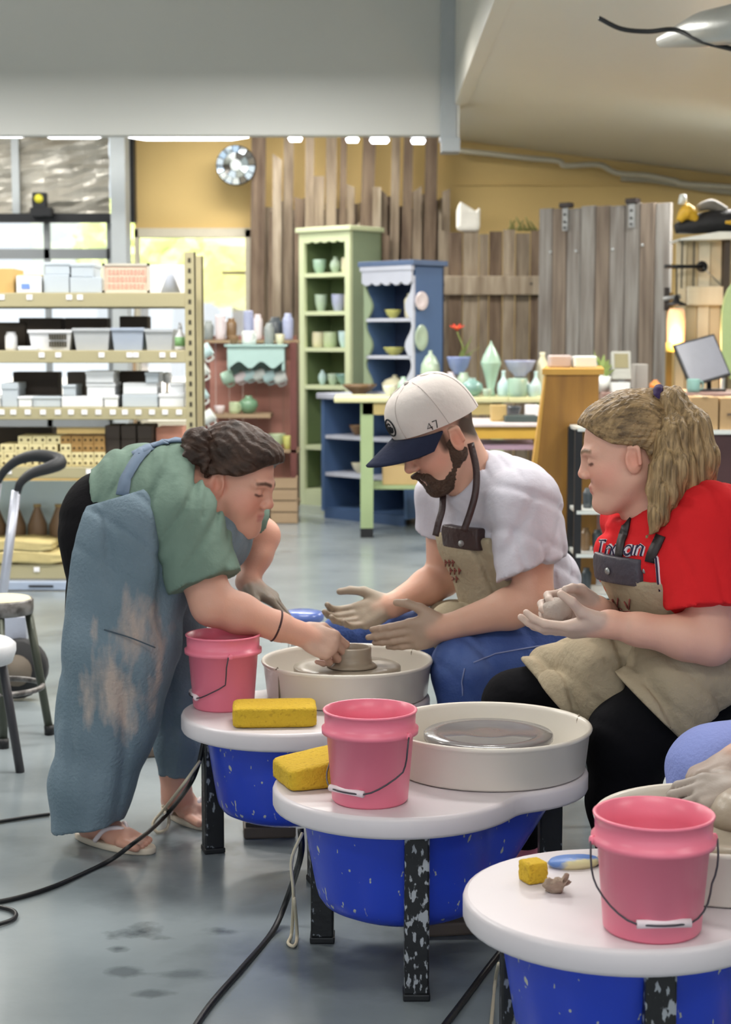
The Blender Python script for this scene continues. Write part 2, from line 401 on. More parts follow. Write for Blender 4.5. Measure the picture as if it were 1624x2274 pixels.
# ================================================================== background furniture and wares
m_gboard = mat('weathered_board', '#a3927d', rough=.85, hex2='#6f5f4f', scale=7, stretch=(3, 3, .35), bump=.5, bscale=14, contrast=(.3, .7))
m_gboard2 = mat('dark_weathered_board', '#85725f', rough=.85, hex2='#574639', scale=7, stretch=(3, 3, .35), bump=.5, bscale=14, contrast=(.3, .7))
m_gboard3 = mat('pale_weathered_board', '#b5a793', rough=.85, hex2='#82725f', scale=7, stretch=(3, 3, .35), bump=.5, bscale=14, contrast=(.3, .7))
m_fence = mat('fence_board', '#a89a86', rough=.9, hex2='#625345', scale=6, stretch=(3, 3, .4), bump=.5, bscale=12, contrast=(.25, .75))
m_barn = mat('barn_board', '#989692', rough=.9, hex2='#665d56', scale=6, stretch=(4, 4, .3), bump=.5, bscale=12, contrast=(.25, .75))
m_barn2 = mat('barn_board_brown', '#8f8274', rough=.9, hex2='#5c5047', scale=6, stretch=(4, 4, .3), bump=.5, bscale=12, contrast=(.25, .75))

# ---- wall of weathered boards of uneven height
bt = thing('board_screen', 'tall screen of weathered grey boards with ragged uneven tops', 'board screen', (xat(780, 12.95), 12.95, 0))
back = [(557, 596, 0, 11), (598, 622, 470, 6), (606, 628, 348, 6), (628, 657, 0, 10), (655, 676, 440, 0), (676, 702, 0, 8), (696, 722, 391, 4),
        (722, 752, 0, 5), (752, 773, 0, 12), (768, 788, 412, 4), (798, 834, 0, 22), (826, 846, 415, 3), (843, 860, 426, 0),
        (864, 890, 0, 10), (890, 918, 0, 12), (914, 936, 419, 2), (938, 972, 0, 10), (972, 980, 470, 0), (979, 998, 422, 2),
        (838, 866, 520, 0), (786, 800, 500, 0)]
for i, (a, b_, top, lean) in enumerate(back):
    Y = 12.95 - (i % 3)*.03 - (.05 if top else 0)
    z1 = 2.90-.12*((i*3) % 4)*.1 if top == 0 else zat(top, Y)
    x0, x1 = xat(a+(1 if top else 3), Y), xat(b_-(1 if top else 4), Y)
    ln = lean*mpp(Y)
    q = .012*((i*7) % 5 - 2)
    mb = MB().add([(x0-ln, Y, 0), (x1-ln, Y, 0), (x1-ln, Y+.022, 0), (x0-ln, Y+.022, 0),
                   (x0+ln*.3, Y, z1+q), (x1+ln*.3, Y, z1-q), (x1+ln*.3, Y+.022, z1-q), (x0+ln*.3, Y+.022, z1+q)],
                  [(0,3,2,1),(4,5,6,7),(0,1,5,4),(1,2,6,5),(2,3,7,6),(3,0,4,7)])
    mb.build('board', (m_gboard, m_gboard3, m_gboard2)[(i*5) % 3 if top else (2, 0)[i % 2]], bt, world=True)
# infill boards behind, up to the mid height
x = 562
while x < 990:
    w = random.randint(22, 34); t = random.randint(430, 470)
    Y = 13.05
    MB().box(xat(x, Y), xat(x+w-1, Y), Y, Y+.02, 0, zat(t, Y)).build('board', random.choice([m_gboard, m_gboard3, m_gboard2]), bt, world=True)
    x += w

# ---- mosaic mirror
mc = U(524, 367, 12.9)
mr = thing('mirror', 'round mosaic mirror hanging on the yellow wall behind the boards', 'mirror', mc)
rm = 44*mpp(12.9)
Rx = Matrix.Translation(mc) @ Matrix.Rotation(PI/2, 4, 'X')
MB().lathe([(0, -.03), (rm*.9, -.03), (rm, -.01), (rm*.97, .0), (0, .0)], 30).xf(Rx).build('backing', m_black, mr, world=True)
m_mir = [mat('mirror_%d' % i, h, rough=.08, metal=.9, var=.05, bump=0) for i, h in enumerate(('#dfe6e8', '#9ea4a0', '#c4d6e6', '#6d6860'))]
for ring, (r0, r1, n) in enumerate(((.0, .28, 1), (.3, .62, 8), (.64, .95, 14))):
    for k in range(n):
        a0, a1 = 2*PI*k/n + .03, 2*PI*(k+1)/n - .03
        st = 6 if n > 1 else 20
        pts = [(r1*rm*math.cos(a0+(a1-a0)*t/st), r1*rm*math.sin(a0+(a1-a0)*t/st)) for t in range(st+1)]
        if r0: pts += [(r0*rm*math.cos(a1+(a0-a1)*t/st), r0*rm*math.sin(a1+(a0-a1)*t/st)) for t in range(st+1)]
        tz = random.uniform(.0, .004)
        MB().prism(pts, .0, .008+tz).xf(Rx @ Matrix.Rotation(random.uniform(-.12, .12), 4, 'X')).build('mirror_piece', random.choice(m_mir), mr, world=True)

# ---- fence panel right of the cabinets
ft = thing('fence_panel', 'weathered plank fence panel with one horizontal rail behind the vases', 'fence', (xat(1085, 12.0), 12.0, 0))
px = 972
tops = [512, 516, 508, 520, 514, 510, 518, 512]; i = 0
while px < 1204:
    w = (24, 31, 36, 22, 30, 28, 33, 26)[i % 8]
    Y = 12.05 - (i % 2)*.015
    MB().box(xat(px, Y), xat(px+w-2, Y), Y, Y+.02, 0, zat(tops[i % 8], Y)).build('plank', (m_fence, m_gboard3, m_gboard2)[(i*2) % 3], ft, world=True)
    px += w; i += 1
MB().box(xat(970, 11.98), xat(1203, 11.98), 11.97, 12.03, zat(655, 12), zat(613, 12), b=.006).build('rail', m_gboard3, ft, world=True)
for k, (px, py) in enumerate(((985, 632), (1180, 630))):
    MB().lathe([(.008, 0), (.008, .008), (0, .009)], 10).xf(Matrix.Translation(U(px, py, 11.968)) @ Matrix.Rotation(PI/2, 4, 'X')).build('bolt', m_black, ft, world=True)
cl = MB().box(0, .17, 0, .06, 0, .17, b=.03); q = U(1015, 518, 11.95)
cl.v = [(x, y, z*(1+.25*math.sin(x*40))) for x, y, z in cl.v]
single('white_cloth', cl, mat('white_rag', '#f2efe6', rough=.9, bump=.5, bscale=20), 'crumpled white cloth on top of the plank fence panel', 'cloth', loc=(q.x, q.y+.05, zat(513, 12.0)))
gp = MB()
for k in range(14):
    a = random.uniform(0, 2*PI); gp.tube([(k*.02, 0, 0), (k*.02+.05*math.cos(a), .02*math.sin(a), .03+random.uniform(0, .07))], [.012, .004], 5)
q = U(1130, 505, 12.05)
single('greenery_sprig', gp, mat('dull_green', '#7d7a45', rough=.8), 'dull green dried sprig lying on the plank fence panel', 'dried plant', loc=(q.x, q.y, zat(512, 12.05)))

# ---- sliding barn door
pL, pR = U(1198, 465, 11.7), U(1492, 444, 11.0)
bd = thing('barn_door', 'grey weathered barn door of vertical planks with two black hangers', 'barn door', (pL.x, pL.y, 0), math.atan2(pR.y-pL.y, pR.x-pL.x))
Ld = math.hypot(pR.x-pL.x, pR.y-pL.y); Hd = (pL.z+pR.z)/2
nb = 9
for i in range(nb):
    x0 = Ld*i/nb; x1 = Ld*(i+1)/nb - .006
    MB().box(x0, x1, -.005*(i % 2), .03, .03+.01*(i % 3), Hd-.006*(i % 3), b=.004).build('plank', (m_barn, m_barn2, m_barn)[i % 3], bd)
MB().box(.02, Ld-.02, .031, .06, .2, .34).build('rail', m_barn2, bd); MB().box(.02, Ld-.02, .031, .06, Hd-.4, Hd-.26).build('rail', m_barn2, bd)
for fx in (.215, .72):
    xx = Ld*fx
    h = MB().box(xx-.045, xx+.045, -.03, .03, Hd-.005, Hd+.03, b=.008)
    hg = h.build('hanger', mat('rust_black', '#2b2220', rough=.6), bd)
    MB().box(xx-.022, xx+.022, -.014, -.006, Hd-.16, Hd).build('strap', m_steel, hg)
    for dz in (.05, .10, .14):
        MB().lathe([(.008, 0), (.008, .01), (0, .011)], 8).xf(Matrix.Translation((xx, -.014, Hd-dz)) @ Matrix.Rotation(PI/2, 4, 'X')).build('bolt', m_black, hg)
for fx, dz in ((.1, .3), (.3, .3), (.58, .3), (.8, .28)):
    MB().lathe([(.009, 0), (.009, .006), (0, .007)], 8).xf(Matrix.Translation((Ld*fx, -.006, Hd-dz)) @ Matrix.Rotation(PI/2, 4, 'X')).build('nail_head', m_trim, bd)

# ---- pots
PROF = {
 'mug': [(.0, 0), (.8, 0), (.95, .06), (1, .3), (1, .95), (.97, 1), (.9, .98), (.88, .1), (0, .08)],
 'cup': [(0, 0), (.55, 0), (.62, .05), (.9, .45), (1, .97), (.96, 1), (.9, .95), (.6, .12), (0, .1)],
 'bowl': [(0, 0), (.4, 0), (.42, .12), (.75, .4), (.97, .9), (1, 1), (.94, .97), (.7, .5), (.3, .22), (0, .2)],
 'vase': [(0, 0), (.45, 0), (.55, .05), (.9, .3), (1, .5), (.85, .72), (.42, .86), (.34, .92), (.42, 1), (.34, .99), (.28, .9), (0, .85)],
 'bottle': [(0, 0), (.8, 0), (.95, .06), (1, .3), (.9, .5), (.45, .66), (.3, .75), (.28, .93), (.38, 1), (.25, .99), (0, .9)],
 'round': [(0, 0), (.4, 0), (.7, .12), (1, .45), (.9, .7), (.5, .85), (.32, .9), (.4, 1), (.3, .99), (0, .9)],
 'egg': [(0, 0), (.35, 0), (.4, .04), (.75, .2), (1, .48), (.92, .68), (.55, .85), (.22, .92), (.17, .97), (.2, 1), (0, .995)],
 'lidded': [(0, 0), (.5, 0), (.45, .06), (.35, .12), (.55, .3), (.85, .5), (1, .58), (1.02, .60), (.98, .62), (.8, .72), (.45, .85), (.2, .92), (.1, .96), (.05, 1), (0, 1)],
 'jar': [(0, 0), (.75, 0), (.85, .05), (.9, .2), (.97, .72), (.8, .84), (.6, .88), (.62, .98), (.55, 1), (0, .98)],
 'casserole': [(0, 0), (.8, 0), (.95, .1), (1, .4), (1.02, .48), (.95, .52), (.75, .7), (.35, .82), (.2, .85), (.2, .97), (.1, 1), (0, 1)],
 'shallow': [(0, 0), (.4, 0), (.42, .15), (.8, .6), (1, 1), (.95, .98), (.6, .5), (0, .3)],
}
GL = {k: mat('glaze_'+k, h, rough=.25, var=.12, scale=14, hex2=h2, bump=.03, coat=.3) for k, h, h2 in (
    ('celadon', '#bccdb9', '#9fb5a0'), ('mint', '#b3cfbb', '#98b9a5'), ('teal', '#8cb2aa', '#719893'), ('cream', '#e2ddc0', '#cfc8a6'), ('white', '#e9ebe6', '#cfd5d2'),
    ('blue', '#8795c2', '#6f7fb4'), ('yellow', '#d0cf7c', '#b5b25c'), ('brown', '#8a6d4c', '#6e5238'), ('green', '#7fa082', '#5f8a6a'), ('lilac', '#b7bcd6', '#9aa2c6'),
    ('pinkwhite', '#e8dfe0', '#d8c8cc'), ('grey', '#9aa09e', '#7c8482'), ('sage', '#c6d2ae', '#a9bb92'), ('dark', '#4b5257', '#343a40'), ('ice', '#cfe6e6', '#b2d2d6'))}
def pot(kind, px, py0, py1, wpx, Y, glaze, label, name=None, cat=None, group=None, handle=None, z0=None):
    p = U(px, py0, Y); H = abs(U(px, py1, Y).z - p.z); R = wpx*mpp(Y)/2
    z = p.z if z0 is None else z0
    mb = MB().lathe([(r*R, t*H) for r, t in PROF[kind]], 22)
    if handle is None:
        return single(name or kind, mb, GL[glaze], label, cat or ('mug' if kind == 'mug' else 'pottery'), group, loc=(p.x, Y, z))
    t = thing(name or kind, label, cat or 'mug', (p.x, Y, z), group=group)
    mb.build('body', GL[glaze], t)
    hp = [Vector((R*.9, 0, H*.8)), Vector((R*1.35, 0, H*.78)), Vector((R*1.5, 0, H*.5)), Vector((R*1.3, 0, H*.25)), Vector((R*.92, 0, H*.22))]
    MB().tube(smooth_path(hp, 4), R*.13, 7).xf(Matrix.Rotation(handle, 4, 'Z')).build('handle', GL[glaze], t)
    return t

# ---- green corner bookcase
TH = math.radians(40); TB = math.radians(45)
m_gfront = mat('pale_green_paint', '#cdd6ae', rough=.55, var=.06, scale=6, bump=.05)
m_gside = mat('green_side', '#8b9b7f', rough=.6, var=.06, scale=6)
m_gin = mat('green_inside', '#7d8f65', rough=.6, var=.08, scale=6)  # side and inside set to darker greens than the front
YN = 12.22
nc = U(780, 1135, YN); nc.z = 0
gb = thing('green_bookcase', 'tall pale green bookcase with scalloped top holding pottery', 'bookcase', nc, -TH)
Wb, Db, Hb = .50, .35, zat(505, YN)
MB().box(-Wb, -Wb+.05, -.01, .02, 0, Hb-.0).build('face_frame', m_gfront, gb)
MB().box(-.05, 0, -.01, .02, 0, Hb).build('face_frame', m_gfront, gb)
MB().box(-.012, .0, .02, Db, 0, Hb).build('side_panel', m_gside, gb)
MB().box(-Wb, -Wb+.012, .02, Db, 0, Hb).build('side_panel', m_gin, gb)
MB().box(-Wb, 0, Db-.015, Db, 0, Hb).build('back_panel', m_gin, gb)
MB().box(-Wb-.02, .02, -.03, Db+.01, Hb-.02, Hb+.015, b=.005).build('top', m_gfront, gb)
pl = [(-Wb+.04, Hb-.02), (-Wb+.04, Hb-.09)]
for k in range(25):
    u = k/24; pl.append((-Wb+.04 + (Wb-.08)*u, Hb-.085-.016*abs(math.sin(u*PI*5))))
pl += [(-.04, Hb-.02)]
MB().slab(pl, -.008, .012).build('valance', m_gfront, gb)
shz = [zat(py, YN) for py in (604, 690, 772, 857, 994)]
for z in shz + [.12]:
    MB().box(-Wb+.012, -.012, -.005, Db-.015, z-.03, z).build('shelf', m_gfront, gb)
MB().box(-Wb+.05, -.05, -.008, .01, 0, .09).build('plinth', m_gfront, gb)
dmp = YN/F
def on_case(root, u, d, z): # local (x=-u) -> world
    return root.matrix_basis @ Vector((u, d, z))
def case_pot(root, kind, u, d, z, R, H, glaze, label, handle=None, name=None, group=None, cat=None):
    root.rotation_euler = root.rotation_euler; bpy.context.view_layer.update()
    p = Matrix.Translation(root.location) @ root.rotation_euler.to_matrix().to_4x4() @ Vector((u, d, z))
    mb = MB().lathe([(r*R, t*H) for r, t in PROF[kind]], 20)
    if handle is None: return single(name or kind, mb, GL[glaze], label, cat or 'pottery', group, loc=p)
    t = thing(name or kind, label, cat or 'mug', p, group=group); mb.build('body', GL[glaze], t)
    hp = [Vector((R*.9, 0, H*.8)), Vector((R*1.35, 0, H*.78)), Vector((R*1.5, 0, H*.5)), Vector((R*1.3, 0, H*.25)), Vector((R*.92, 0, H*.22))]
    MB().tube(smooth_path(hp, 4), R*.13, 7).xf(Matrix.Rotation(handle, 4, 'Z')).build('handle', GL[glaze], t)
    return t
G = 'pottery in the green bookcase'
rows = [
 (shz[0], [('cup', .52, .055, .105, 'mint', 'mint cup on the top shelf of the green bookcase, nearest its edge'), ('vase', .28, .045, .12, 'celadon', 'small pale vase on the top shelf of the green bookcase'), ('mug', .12, .04, .11, 'cream', 'cream tumbler on the top shelf of the green bookcase')]),
 (shz[1], [('cup', .50, .05, .125, 'celadon', 'pale green tumbler on the second shelf of the green bookcase'), ('cup', .24, .055, .125, 'lilac', 'lilac blue tumbler on the second shelf of the green bookcase'), ('mug', .08, .04, .12, 'cream', 'cream tumbler half hidden on the second shelf of the green bookcase')]),
 (shz[2], [('mug', .54, .052, .115, 'cream', 'cream mug on the third shelf of the green bookcase'), ('mug', .36, .055, .115, 'sage', 'pale sage mug on the third shelf of the green bookcase'), ('cup', .14, .055, .12, 'ice', 'icy white goblet on the third shelf of the green bookcase')]),
 (shz[3], [('vase', .48, .035, .11, 'ice', 'slim icy bottle on the fourth shelf of the green bookcase'), ('cup', .32, .045, .085, 'celadon', 'pale bowl cup on the fourth shelf of the green bookcase'), ('bowl', .15, .07, .085, 'teal', 'dark teal bowl on the fourth shelf of the green bookcase')]),
 (shz[4], [('jar', .34, .05, .13, 'ice', 'white jar on the low shelf of the green bookcase')])]
for z, its in rows:
    for kind, u, R, H, g, lb in its:
        case_pot(gb, kind, -.05-u*.66, .10, z, R*.95, H*1.0, g, lb, group=G)

# ---- blue base cabinet and hutch
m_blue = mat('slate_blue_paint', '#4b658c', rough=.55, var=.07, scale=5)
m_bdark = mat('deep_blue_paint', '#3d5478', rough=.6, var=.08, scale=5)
m_bwhite = mat('chalky_white_paint', '#b9bdcb', rough=.6, var=.08, scale=8)
c0 = U(905, 1175, 11.0); c0.z = 0
bb = thing('blue_base_cabinet', 'open slate blue cabinet with white-edged top behind the work table', 'cabinet', c0, -TB)
Wc, Dc, Hc = .83, .40, .83
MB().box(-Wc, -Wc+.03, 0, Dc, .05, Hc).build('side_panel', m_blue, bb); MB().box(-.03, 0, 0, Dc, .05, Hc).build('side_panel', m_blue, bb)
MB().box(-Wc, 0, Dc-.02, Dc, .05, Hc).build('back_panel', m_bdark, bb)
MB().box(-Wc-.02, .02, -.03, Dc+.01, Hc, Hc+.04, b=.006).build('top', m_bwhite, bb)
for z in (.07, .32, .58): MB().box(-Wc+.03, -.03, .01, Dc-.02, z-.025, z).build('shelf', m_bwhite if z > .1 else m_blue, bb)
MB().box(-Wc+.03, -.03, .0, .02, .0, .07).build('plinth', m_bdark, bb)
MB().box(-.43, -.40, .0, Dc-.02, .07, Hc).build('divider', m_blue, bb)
for z, u, g in ((.58, -.62, 'brown'), (.32, -.60, 'cream')):
    case_pot(bb, 'bowl', u, .15, z, .06, .07, g, 'small %s bowl on a shelf inside the blue cabinet' % g, group='bowls in the blue cabinet')
hb0 = on_case(bb, 0, 0, 0)
bpy.context.view_layer.update()
Rb = Matrix.Translation(bb.location) @ Matrix.Rotation(-TB, 4, 'Z')
h0 = Rb @ Vector((-.01, .06, Hc+.04))
ht = thing('blue_hutch', 'slate blue hutch with white scalloped valance and curved shelf sides', 'hutch', h0, -TB)
Wh, Dh = .46, .30; Hh = zat(582, h0.y) - h0.z
zs = [zat(706, h0.y)-h0.z, zat(790, h0.y)-h0.z]
MB().box(-.02, 0, .02, Dh, 0, Hh).build('side_panel', m_blue, ht)
pl = [(-Wh, 0), (-Wh, Hh), (-Wh+.03, Hh)]
MB().box(-Wh, -Wh+.02, .02, Dh, 0, Hh).build('side_panel', m_blue, ht)
for sgn, xx in ((1, -Wh), (-1, 0)):
    pl = [(xx, 0)]
    for k in range(40):
        t = k/39; pl.append((xx + sgn*(.045 + .03*math.sin(t*PI*6)), Hh*t*.9))
    pl += [(xx, Hh*.9)]
    if sgn < 0: pl.reverse()
    MB().slab(pl, 0, .02).build('curved_face', m_bwhite if sgn < 0 else m_gside, ht)
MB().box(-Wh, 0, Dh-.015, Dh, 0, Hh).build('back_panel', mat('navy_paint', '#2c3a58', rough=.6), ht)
MB().box(-Wh-.03, .03, -.03, Dh+.01, Hh-.02, Hh+.015, b=.005).build('top', mat('hutch_cap', '#56698a', rough=.55), ht)
pl = [(-Wh, Hh-.02), (-Wh, Hh-.13)]
for k in range(41):
    u = k/40; pl.append((-Wh + Wh*u, Hh-.125-.022*abs(math.sin(u*PI*5))))
pl += [(0, Hh-.02)]
MB().slab(pl, -.02, .0).build('valance', m_bwhite, ht)
MB().box(-Wh-.01, .01, -.028, .0, Hh-.05, Hh-.02).build('moulding', m_bwhite, ht)
for z in zs: MB().box(-Wh+.02, -.02, .0, Dh-.015, z-.022, z).build('shelf', m_bwhite, ht)
MB().box(-Wh, 0, 0, Dh-.015, -.0, .015).build('bottom_board', m_bwhite, ht)
G = 'pottery on the blue hutch'
case_pot(ht, 'bowl', -.30, .12, zs[0], .058, .06, 'yellow', 'yellow bowl on the upper shelf of the blue hutch', group=G)
case_pot(ht, 'jar', -.12, .12, zs[0], .058, .165, 'cream', 'cream lidded jar on the upper shelf of the blue hutch', group=G)
case_pot(ht, 'bowl', -.29, .12, zs[1], .075, .055, 'yellow', 'yellow-green bowl on the lower shelf of the blue hutch', group=G)
case_pot(ht, 'cup', -.15, .14, zs[1], .03, .045, 'dark', 'small dark cup on the lower shelf of the blue hutch', group=G)
case_pot(ht, 'casserole', -.30, .14, .015, .09, .115, 'cream', 'cream lidded casserole at the foot of the blue hutch', group=G)
case_pot(ht, 'shallow', -.36, -.14, -.0, .12, .07, 'brown', 'wide brown bowl in front of the blue hutch', group=G)
def plate(d, py, R, sz, glaze, lab):
    z = zat(py, h0.y) - h0.z
    mb = MB().lathe([(0, 0), (R*.5, 0), (R, .018), (R*.97, .022), (R*.5, .008), (0, .008)], 26)
    mb.v = [(x*sz, y, q) for x, y, q in mb.v]
    p = Rh @ Vector((.003, d, z))
    mb.xf(Matrix.Rotation(-TB, 4, 'Z') @ Matrix.Rotation(PI/2, 4, 'Y'))
    single('plate', mb, GL[glaze], lab, 'plate', G, loc=p)
Rh = Matrix.Translation(h0) @ Matrix.Rotation(-TB, 4, 'Z')
plate(.06, 668, .062, 1.0, 'pinkwhite', 'round pale plate hung on the side of the blue hutch, upper one')
plate(.06, 750, .062, 1.4, 'celadon', 'oval pale green plate hung on the side of the blue hutch, lower one')

# ---- work table with the celadon wares
m_ttop = mat('cream_table_top', '#d8d6a8', rough=.5, var=.06, scale=4)
m_tleg = mat('green_table_paint', '#9db184', rough=.6, var=.1, scale=6)
YT = 10.35; zT = zat(882, YT)
wt = thing('display_table', 'long cream-topped green work table crowded with celadon vases', 'table', (xat(980, YT), YT, 0))
xa, xb_ = xat(742, YT), xat(1130, YT)
MB().box(xa, xb_, YT, YT+.55, zT-.035, zT, b=.008).build('table_top', m_ttop, wt, world=True)
MB().box(xat(805, YT), xb_-.04, YT+.03, YT+.055, zT-.11, zT-.035).build('apron', mat('ochre_paint', '#c9b57a', rough=.6), wt, world=True)
for px, yy in ((815, YT+.03), (1105, YT+.03), (815, YT+.45), (1105, YT+.45)):
    xx = xat(px, yy)
    g = MB().box(xx-.04, xx+.04, yy, yy+.075, .06, zT-.035).build('leg', m_tleg, wt, world=True)
    MB().box(xx-.04, xx+.04, yy, yy+.075, 0, .06).build('foot', m_black, g, world=False).location = -Vector(wt.location)
MB().box(xat(830, YT), xat(1100, YT), YT+.1, YT+.45, .3, .325).build('lower_shelf', m_tleg, wt, world=True)
cb = MB().box(0, .26, 0, .22, 0, .12, b=.004); q = U(850, 1120, YT+.12)
single('cardboard_box', cb, mat('cardboard', '#c2a878', rough=.85, var=.08), 'shallow cardboard box on the lower shelf of the cream-topped table', 'box', loc=(q.x, YT+.12, .325))
G = 'wares on the cream-topped table'
Yv = YT + .2
zb_ = zT
for kind, px, y0, y1, w, dY, g, lb in (
    ('egg', 956, 868, 768, 44, .32, 'celadon', 'tall celadon egg-shaped vase with narrow neck beside the blue hutch'),
    ('bowl', 1019, 832, 792, 54, .3, 'blue', 'blue footed bowl standing on a pale stack under the red flower'),
    ('jar', 1003, 884, 832, 30, .33, 'pinkwhite', 'pinkish white jar below the blue footed bowl'),
    ('jar', 1030, 884, 832, 32, .24, 'celadon', 'pale celadon jar below the blue footed bowl'),
    ('lidded', 1090, 893, 770, 45, .2, 'mint', 'tall mint lidded urn with pointed finial on the table'),
    ('round', 1048, 893, 852, 50, .12, 'teal', 'squat teal round-bellied pot in front of the lidded urn'),
    ('bottle', 1118, 890, 833, 28, .16, 'ice', 'small pale aqua bottle beside the lidded urn'),
    ('bowl', 1155, 836, 800, 70, .36, 'lilac', 'wide lilac bowl with yellow foot on a white pot'),
    ('casserole', 1152, 885, 836, 52, .38, 'white', 'white pot carrying the wide lilac bowl'),
    ('mug', 1149, 899, 858, 44, .06, 'mint', 'mint green cylinder cup at the front of the table'),
    ('vase', 1204, 890, 795, 32, .4, 'cream', 'cream bulbous vase beside the wooden bookcase'),
    ('bottle', 1190, 890, 836, 26, .3, 'ice', 'small icy bottle at the end of the table'),
    ('vase', 896, 882, 838, 26, .1, 'mint', 'small mint vase at the corner of the blue hutch'),
    ('bowl', 932, 868, 848, 40, .36, 'ice', 'icy white low bowl left of the egg-shaped vase'),
    ('bowl', 975, 890, 858, 46, .1, 'celadon', 'celadon bowl above the cap of the seated potter'),
    ('cup', 1008, 893, 868, 34, .08, 'mint', 'little mint cup left of the squat teal pot'),
    ('cup', 1082, 898, 880, 22, .04, 'celadon', 'tiny celadon cup standing before the lidded urn'),
    ('cup', 1183, 900, 872, 30, .07, 'ice', 'icy cup right of the mint cylinder cup'),
    ('bowl', 865, 884, 862, 30, .33, 'white', 'little white bowl behind the wide brown bowl')):
    Y = YT + dY; stacked = lb.startswith(('blue footed', 'wide lilac'))
    if px > 1120 and not stacked: pass
    pot(kind, px, y0, y1, w, Y, g, lb, group=G, z0=None if stacked else zT)
# widen the table to carry the right-hand wares
MB().box(xb_, xat(1225, YT), YT, YT+.55, zT-.035, zT, b=.008).build('table_extension', m_ttop, wt, world=True)
xx = xat(1205, YT+.4); MB().box(xx-.04, xx+.04, YT+.4, YT+.47, 0, zT-.035).build('leg', m_tleg, wt, world=True)
# flower in the blue bowl
fp = U(1019, 800, YT+.3); fl = thing('red_flower', 'red poppy flower with green leaves rising from the blue bowl', 'flower', (fp.x, fp.y, U(1019, 830, YT+.3).z + .02))
hd = U(1015, 736, YT+.28)
m_stem = mat('stem_green', '#7c8a4a', rough=.8)
MB().tube(smooth_path([fl.location, U(1030, 780, YT+.28), hd], 5), .005, 6).build('stem', m_stem, fl, world=True)
for k in range(6):
    a = 2*PI*k/6; pts = []
    mb = MB(); rr = .046
    g = [(0, 0, 0)] + [(rr*(.4+.6*math.sin(PI*t/6))*math.cos(a+(t-3)*.16), rr*(.4+.6*math.sin(PI*t/6))*math.sin(a+(t-3)*.16)*.6, .02+.018*math.sin(PI*t/6)) for t in range(7)]
    g2 = [(x, y+.004, z+.004) for x, y, z in g]
    mb.add(g+g2, [tuple(range(8)), tuple(reversed(range(8, 16)))]+[(i, i+8, (i+1) % 8+8, (i+1) % 8) for i in range(8)], True)
    mb.xf(Matrix.Translation(hd) @ Matrix.Rotation(math.radians(25), 4, 'X')).build('petal', mat('poppy_red', '#d8452a', rough=.6, var=.2), fl, world=True)
MB().lathe([(0, 0), (.012, 0), (.01, .012), (0, .014)], 10, c=hd+Vector((0, 0, .015))).build('centre', mat('orange_centre', '#c06a1e'), fl, world=True)
for k, (px, py) in enumerate(((1040, 760), (1060, 770), (1075, 765), (1050, 745), (1030, 770))):
    tip = U(px, py, YT+.25+.02*k); b0 = Vector(fl.location)
    mid = (b0+tip)/2 + Vector((0, 0, .03)); sd = Vector((.014, 0, .01))
    mb = MB().add([b0, mid+sd, tip, mid-sd, mid+Vector((0, .006, .002))], [(0, 1, 4), (1, 2, 4), (2, 3, 4), (3, 0, 4), (0, 3, 2, 1)])
    mb.build('leaf', m_stem, fl, world=True)

# ---- second work table, yellow apron
Y2 = 9.0; z2 = zat(940, Y2)
w2t = thing('yellow_table', 'white-topped table with yellow apron behind the seated man in the cap', 'table', (xat(1110, Y2), Y2, 0))
MB().box(xat(1020, Y2), xat(1215, Y2), Y2, Y2+.6, z2-.02, z2, b=.005).build('table_top', mat('pinkish_white_top', '#dcd0cf', rough=.45), w2t, world=True)
MB().box(xat(1026, Y2), xat(1208, Y2), Y2+.02, Y2+.045, z2-.085, z2-.02).build('apron', mat('yellow_stain', '#c89f3f', rough=.55), w2t, world=True)
MB().box(xat(1040, Y2), xat(1200, Y2), Y2+.05, Y2+.5, zat(992, Y2)-.02, zat(988, Y2)).build('lower_shelf', mat('mauve_board', '#a98ea0', rough=.6), w2t, world=True)
for px in (1038, 1200):
    for dy in (.03, .5):
        xx = xat(px, Y2+dy); MB().box(xx-.03, xx+.03, Y2+dy, Y2+dy+.06, 0, z2-.02).build('leg', mat('yellow_stain', '#c89f3f'), w2t, world=True)
def boxthing(name, px0, px1, py0, py1, Y, dep, m, label, cat='box', group=None, z0=None, b=.004, parent_parts=None):
    p0, p1 = U(px0, py0, Y), U(px1, py1, Y)
    h = abs(p1.z-p0.z); w = abs(p1.x-p0.x); zz = min(p0.z, p1.z) if z0 is None else z0
    mb = MB().box(-w/2, w/2, 0, dep, 0, h, b=b)
    return single(name, mb, m, label, cat, group, loc=((p0.x+p1.x)/2, Y, zz))
boxthing('tool_box', 1092, 1126, 942, 906, Y2+.2, .12, mat('tan_box', '#b39a63', rough=.7), 'small tan wooden box on the yellow-apron table', z0=z2)
boxthing('tray', 1122, 1196, 942, 928, Y2+.1, .2, mat('dark_green_tray', '#3d4a48', rough=.5), 'dark green tray on the yellow-apron table', 'tray', z0=z2)
boxthing('white_carton', 1170, 1200, 940, 908, Y2+.4, .12, mat('white_carton', '#e9e9ea', rough=.7), 'white carton behind the dark tray on the yellow-apron table', z0=z2)
pot('bowl', 1140, 942, 912, 36, Y2+.42, 'dark', 'dark bowl behind the dark tray on the yellow-apron table', z0=z2)
for k, (px, g) in enumerate(((1098, 'green'), (1128, 'sage'), (1160, 'dark'))):
    pass

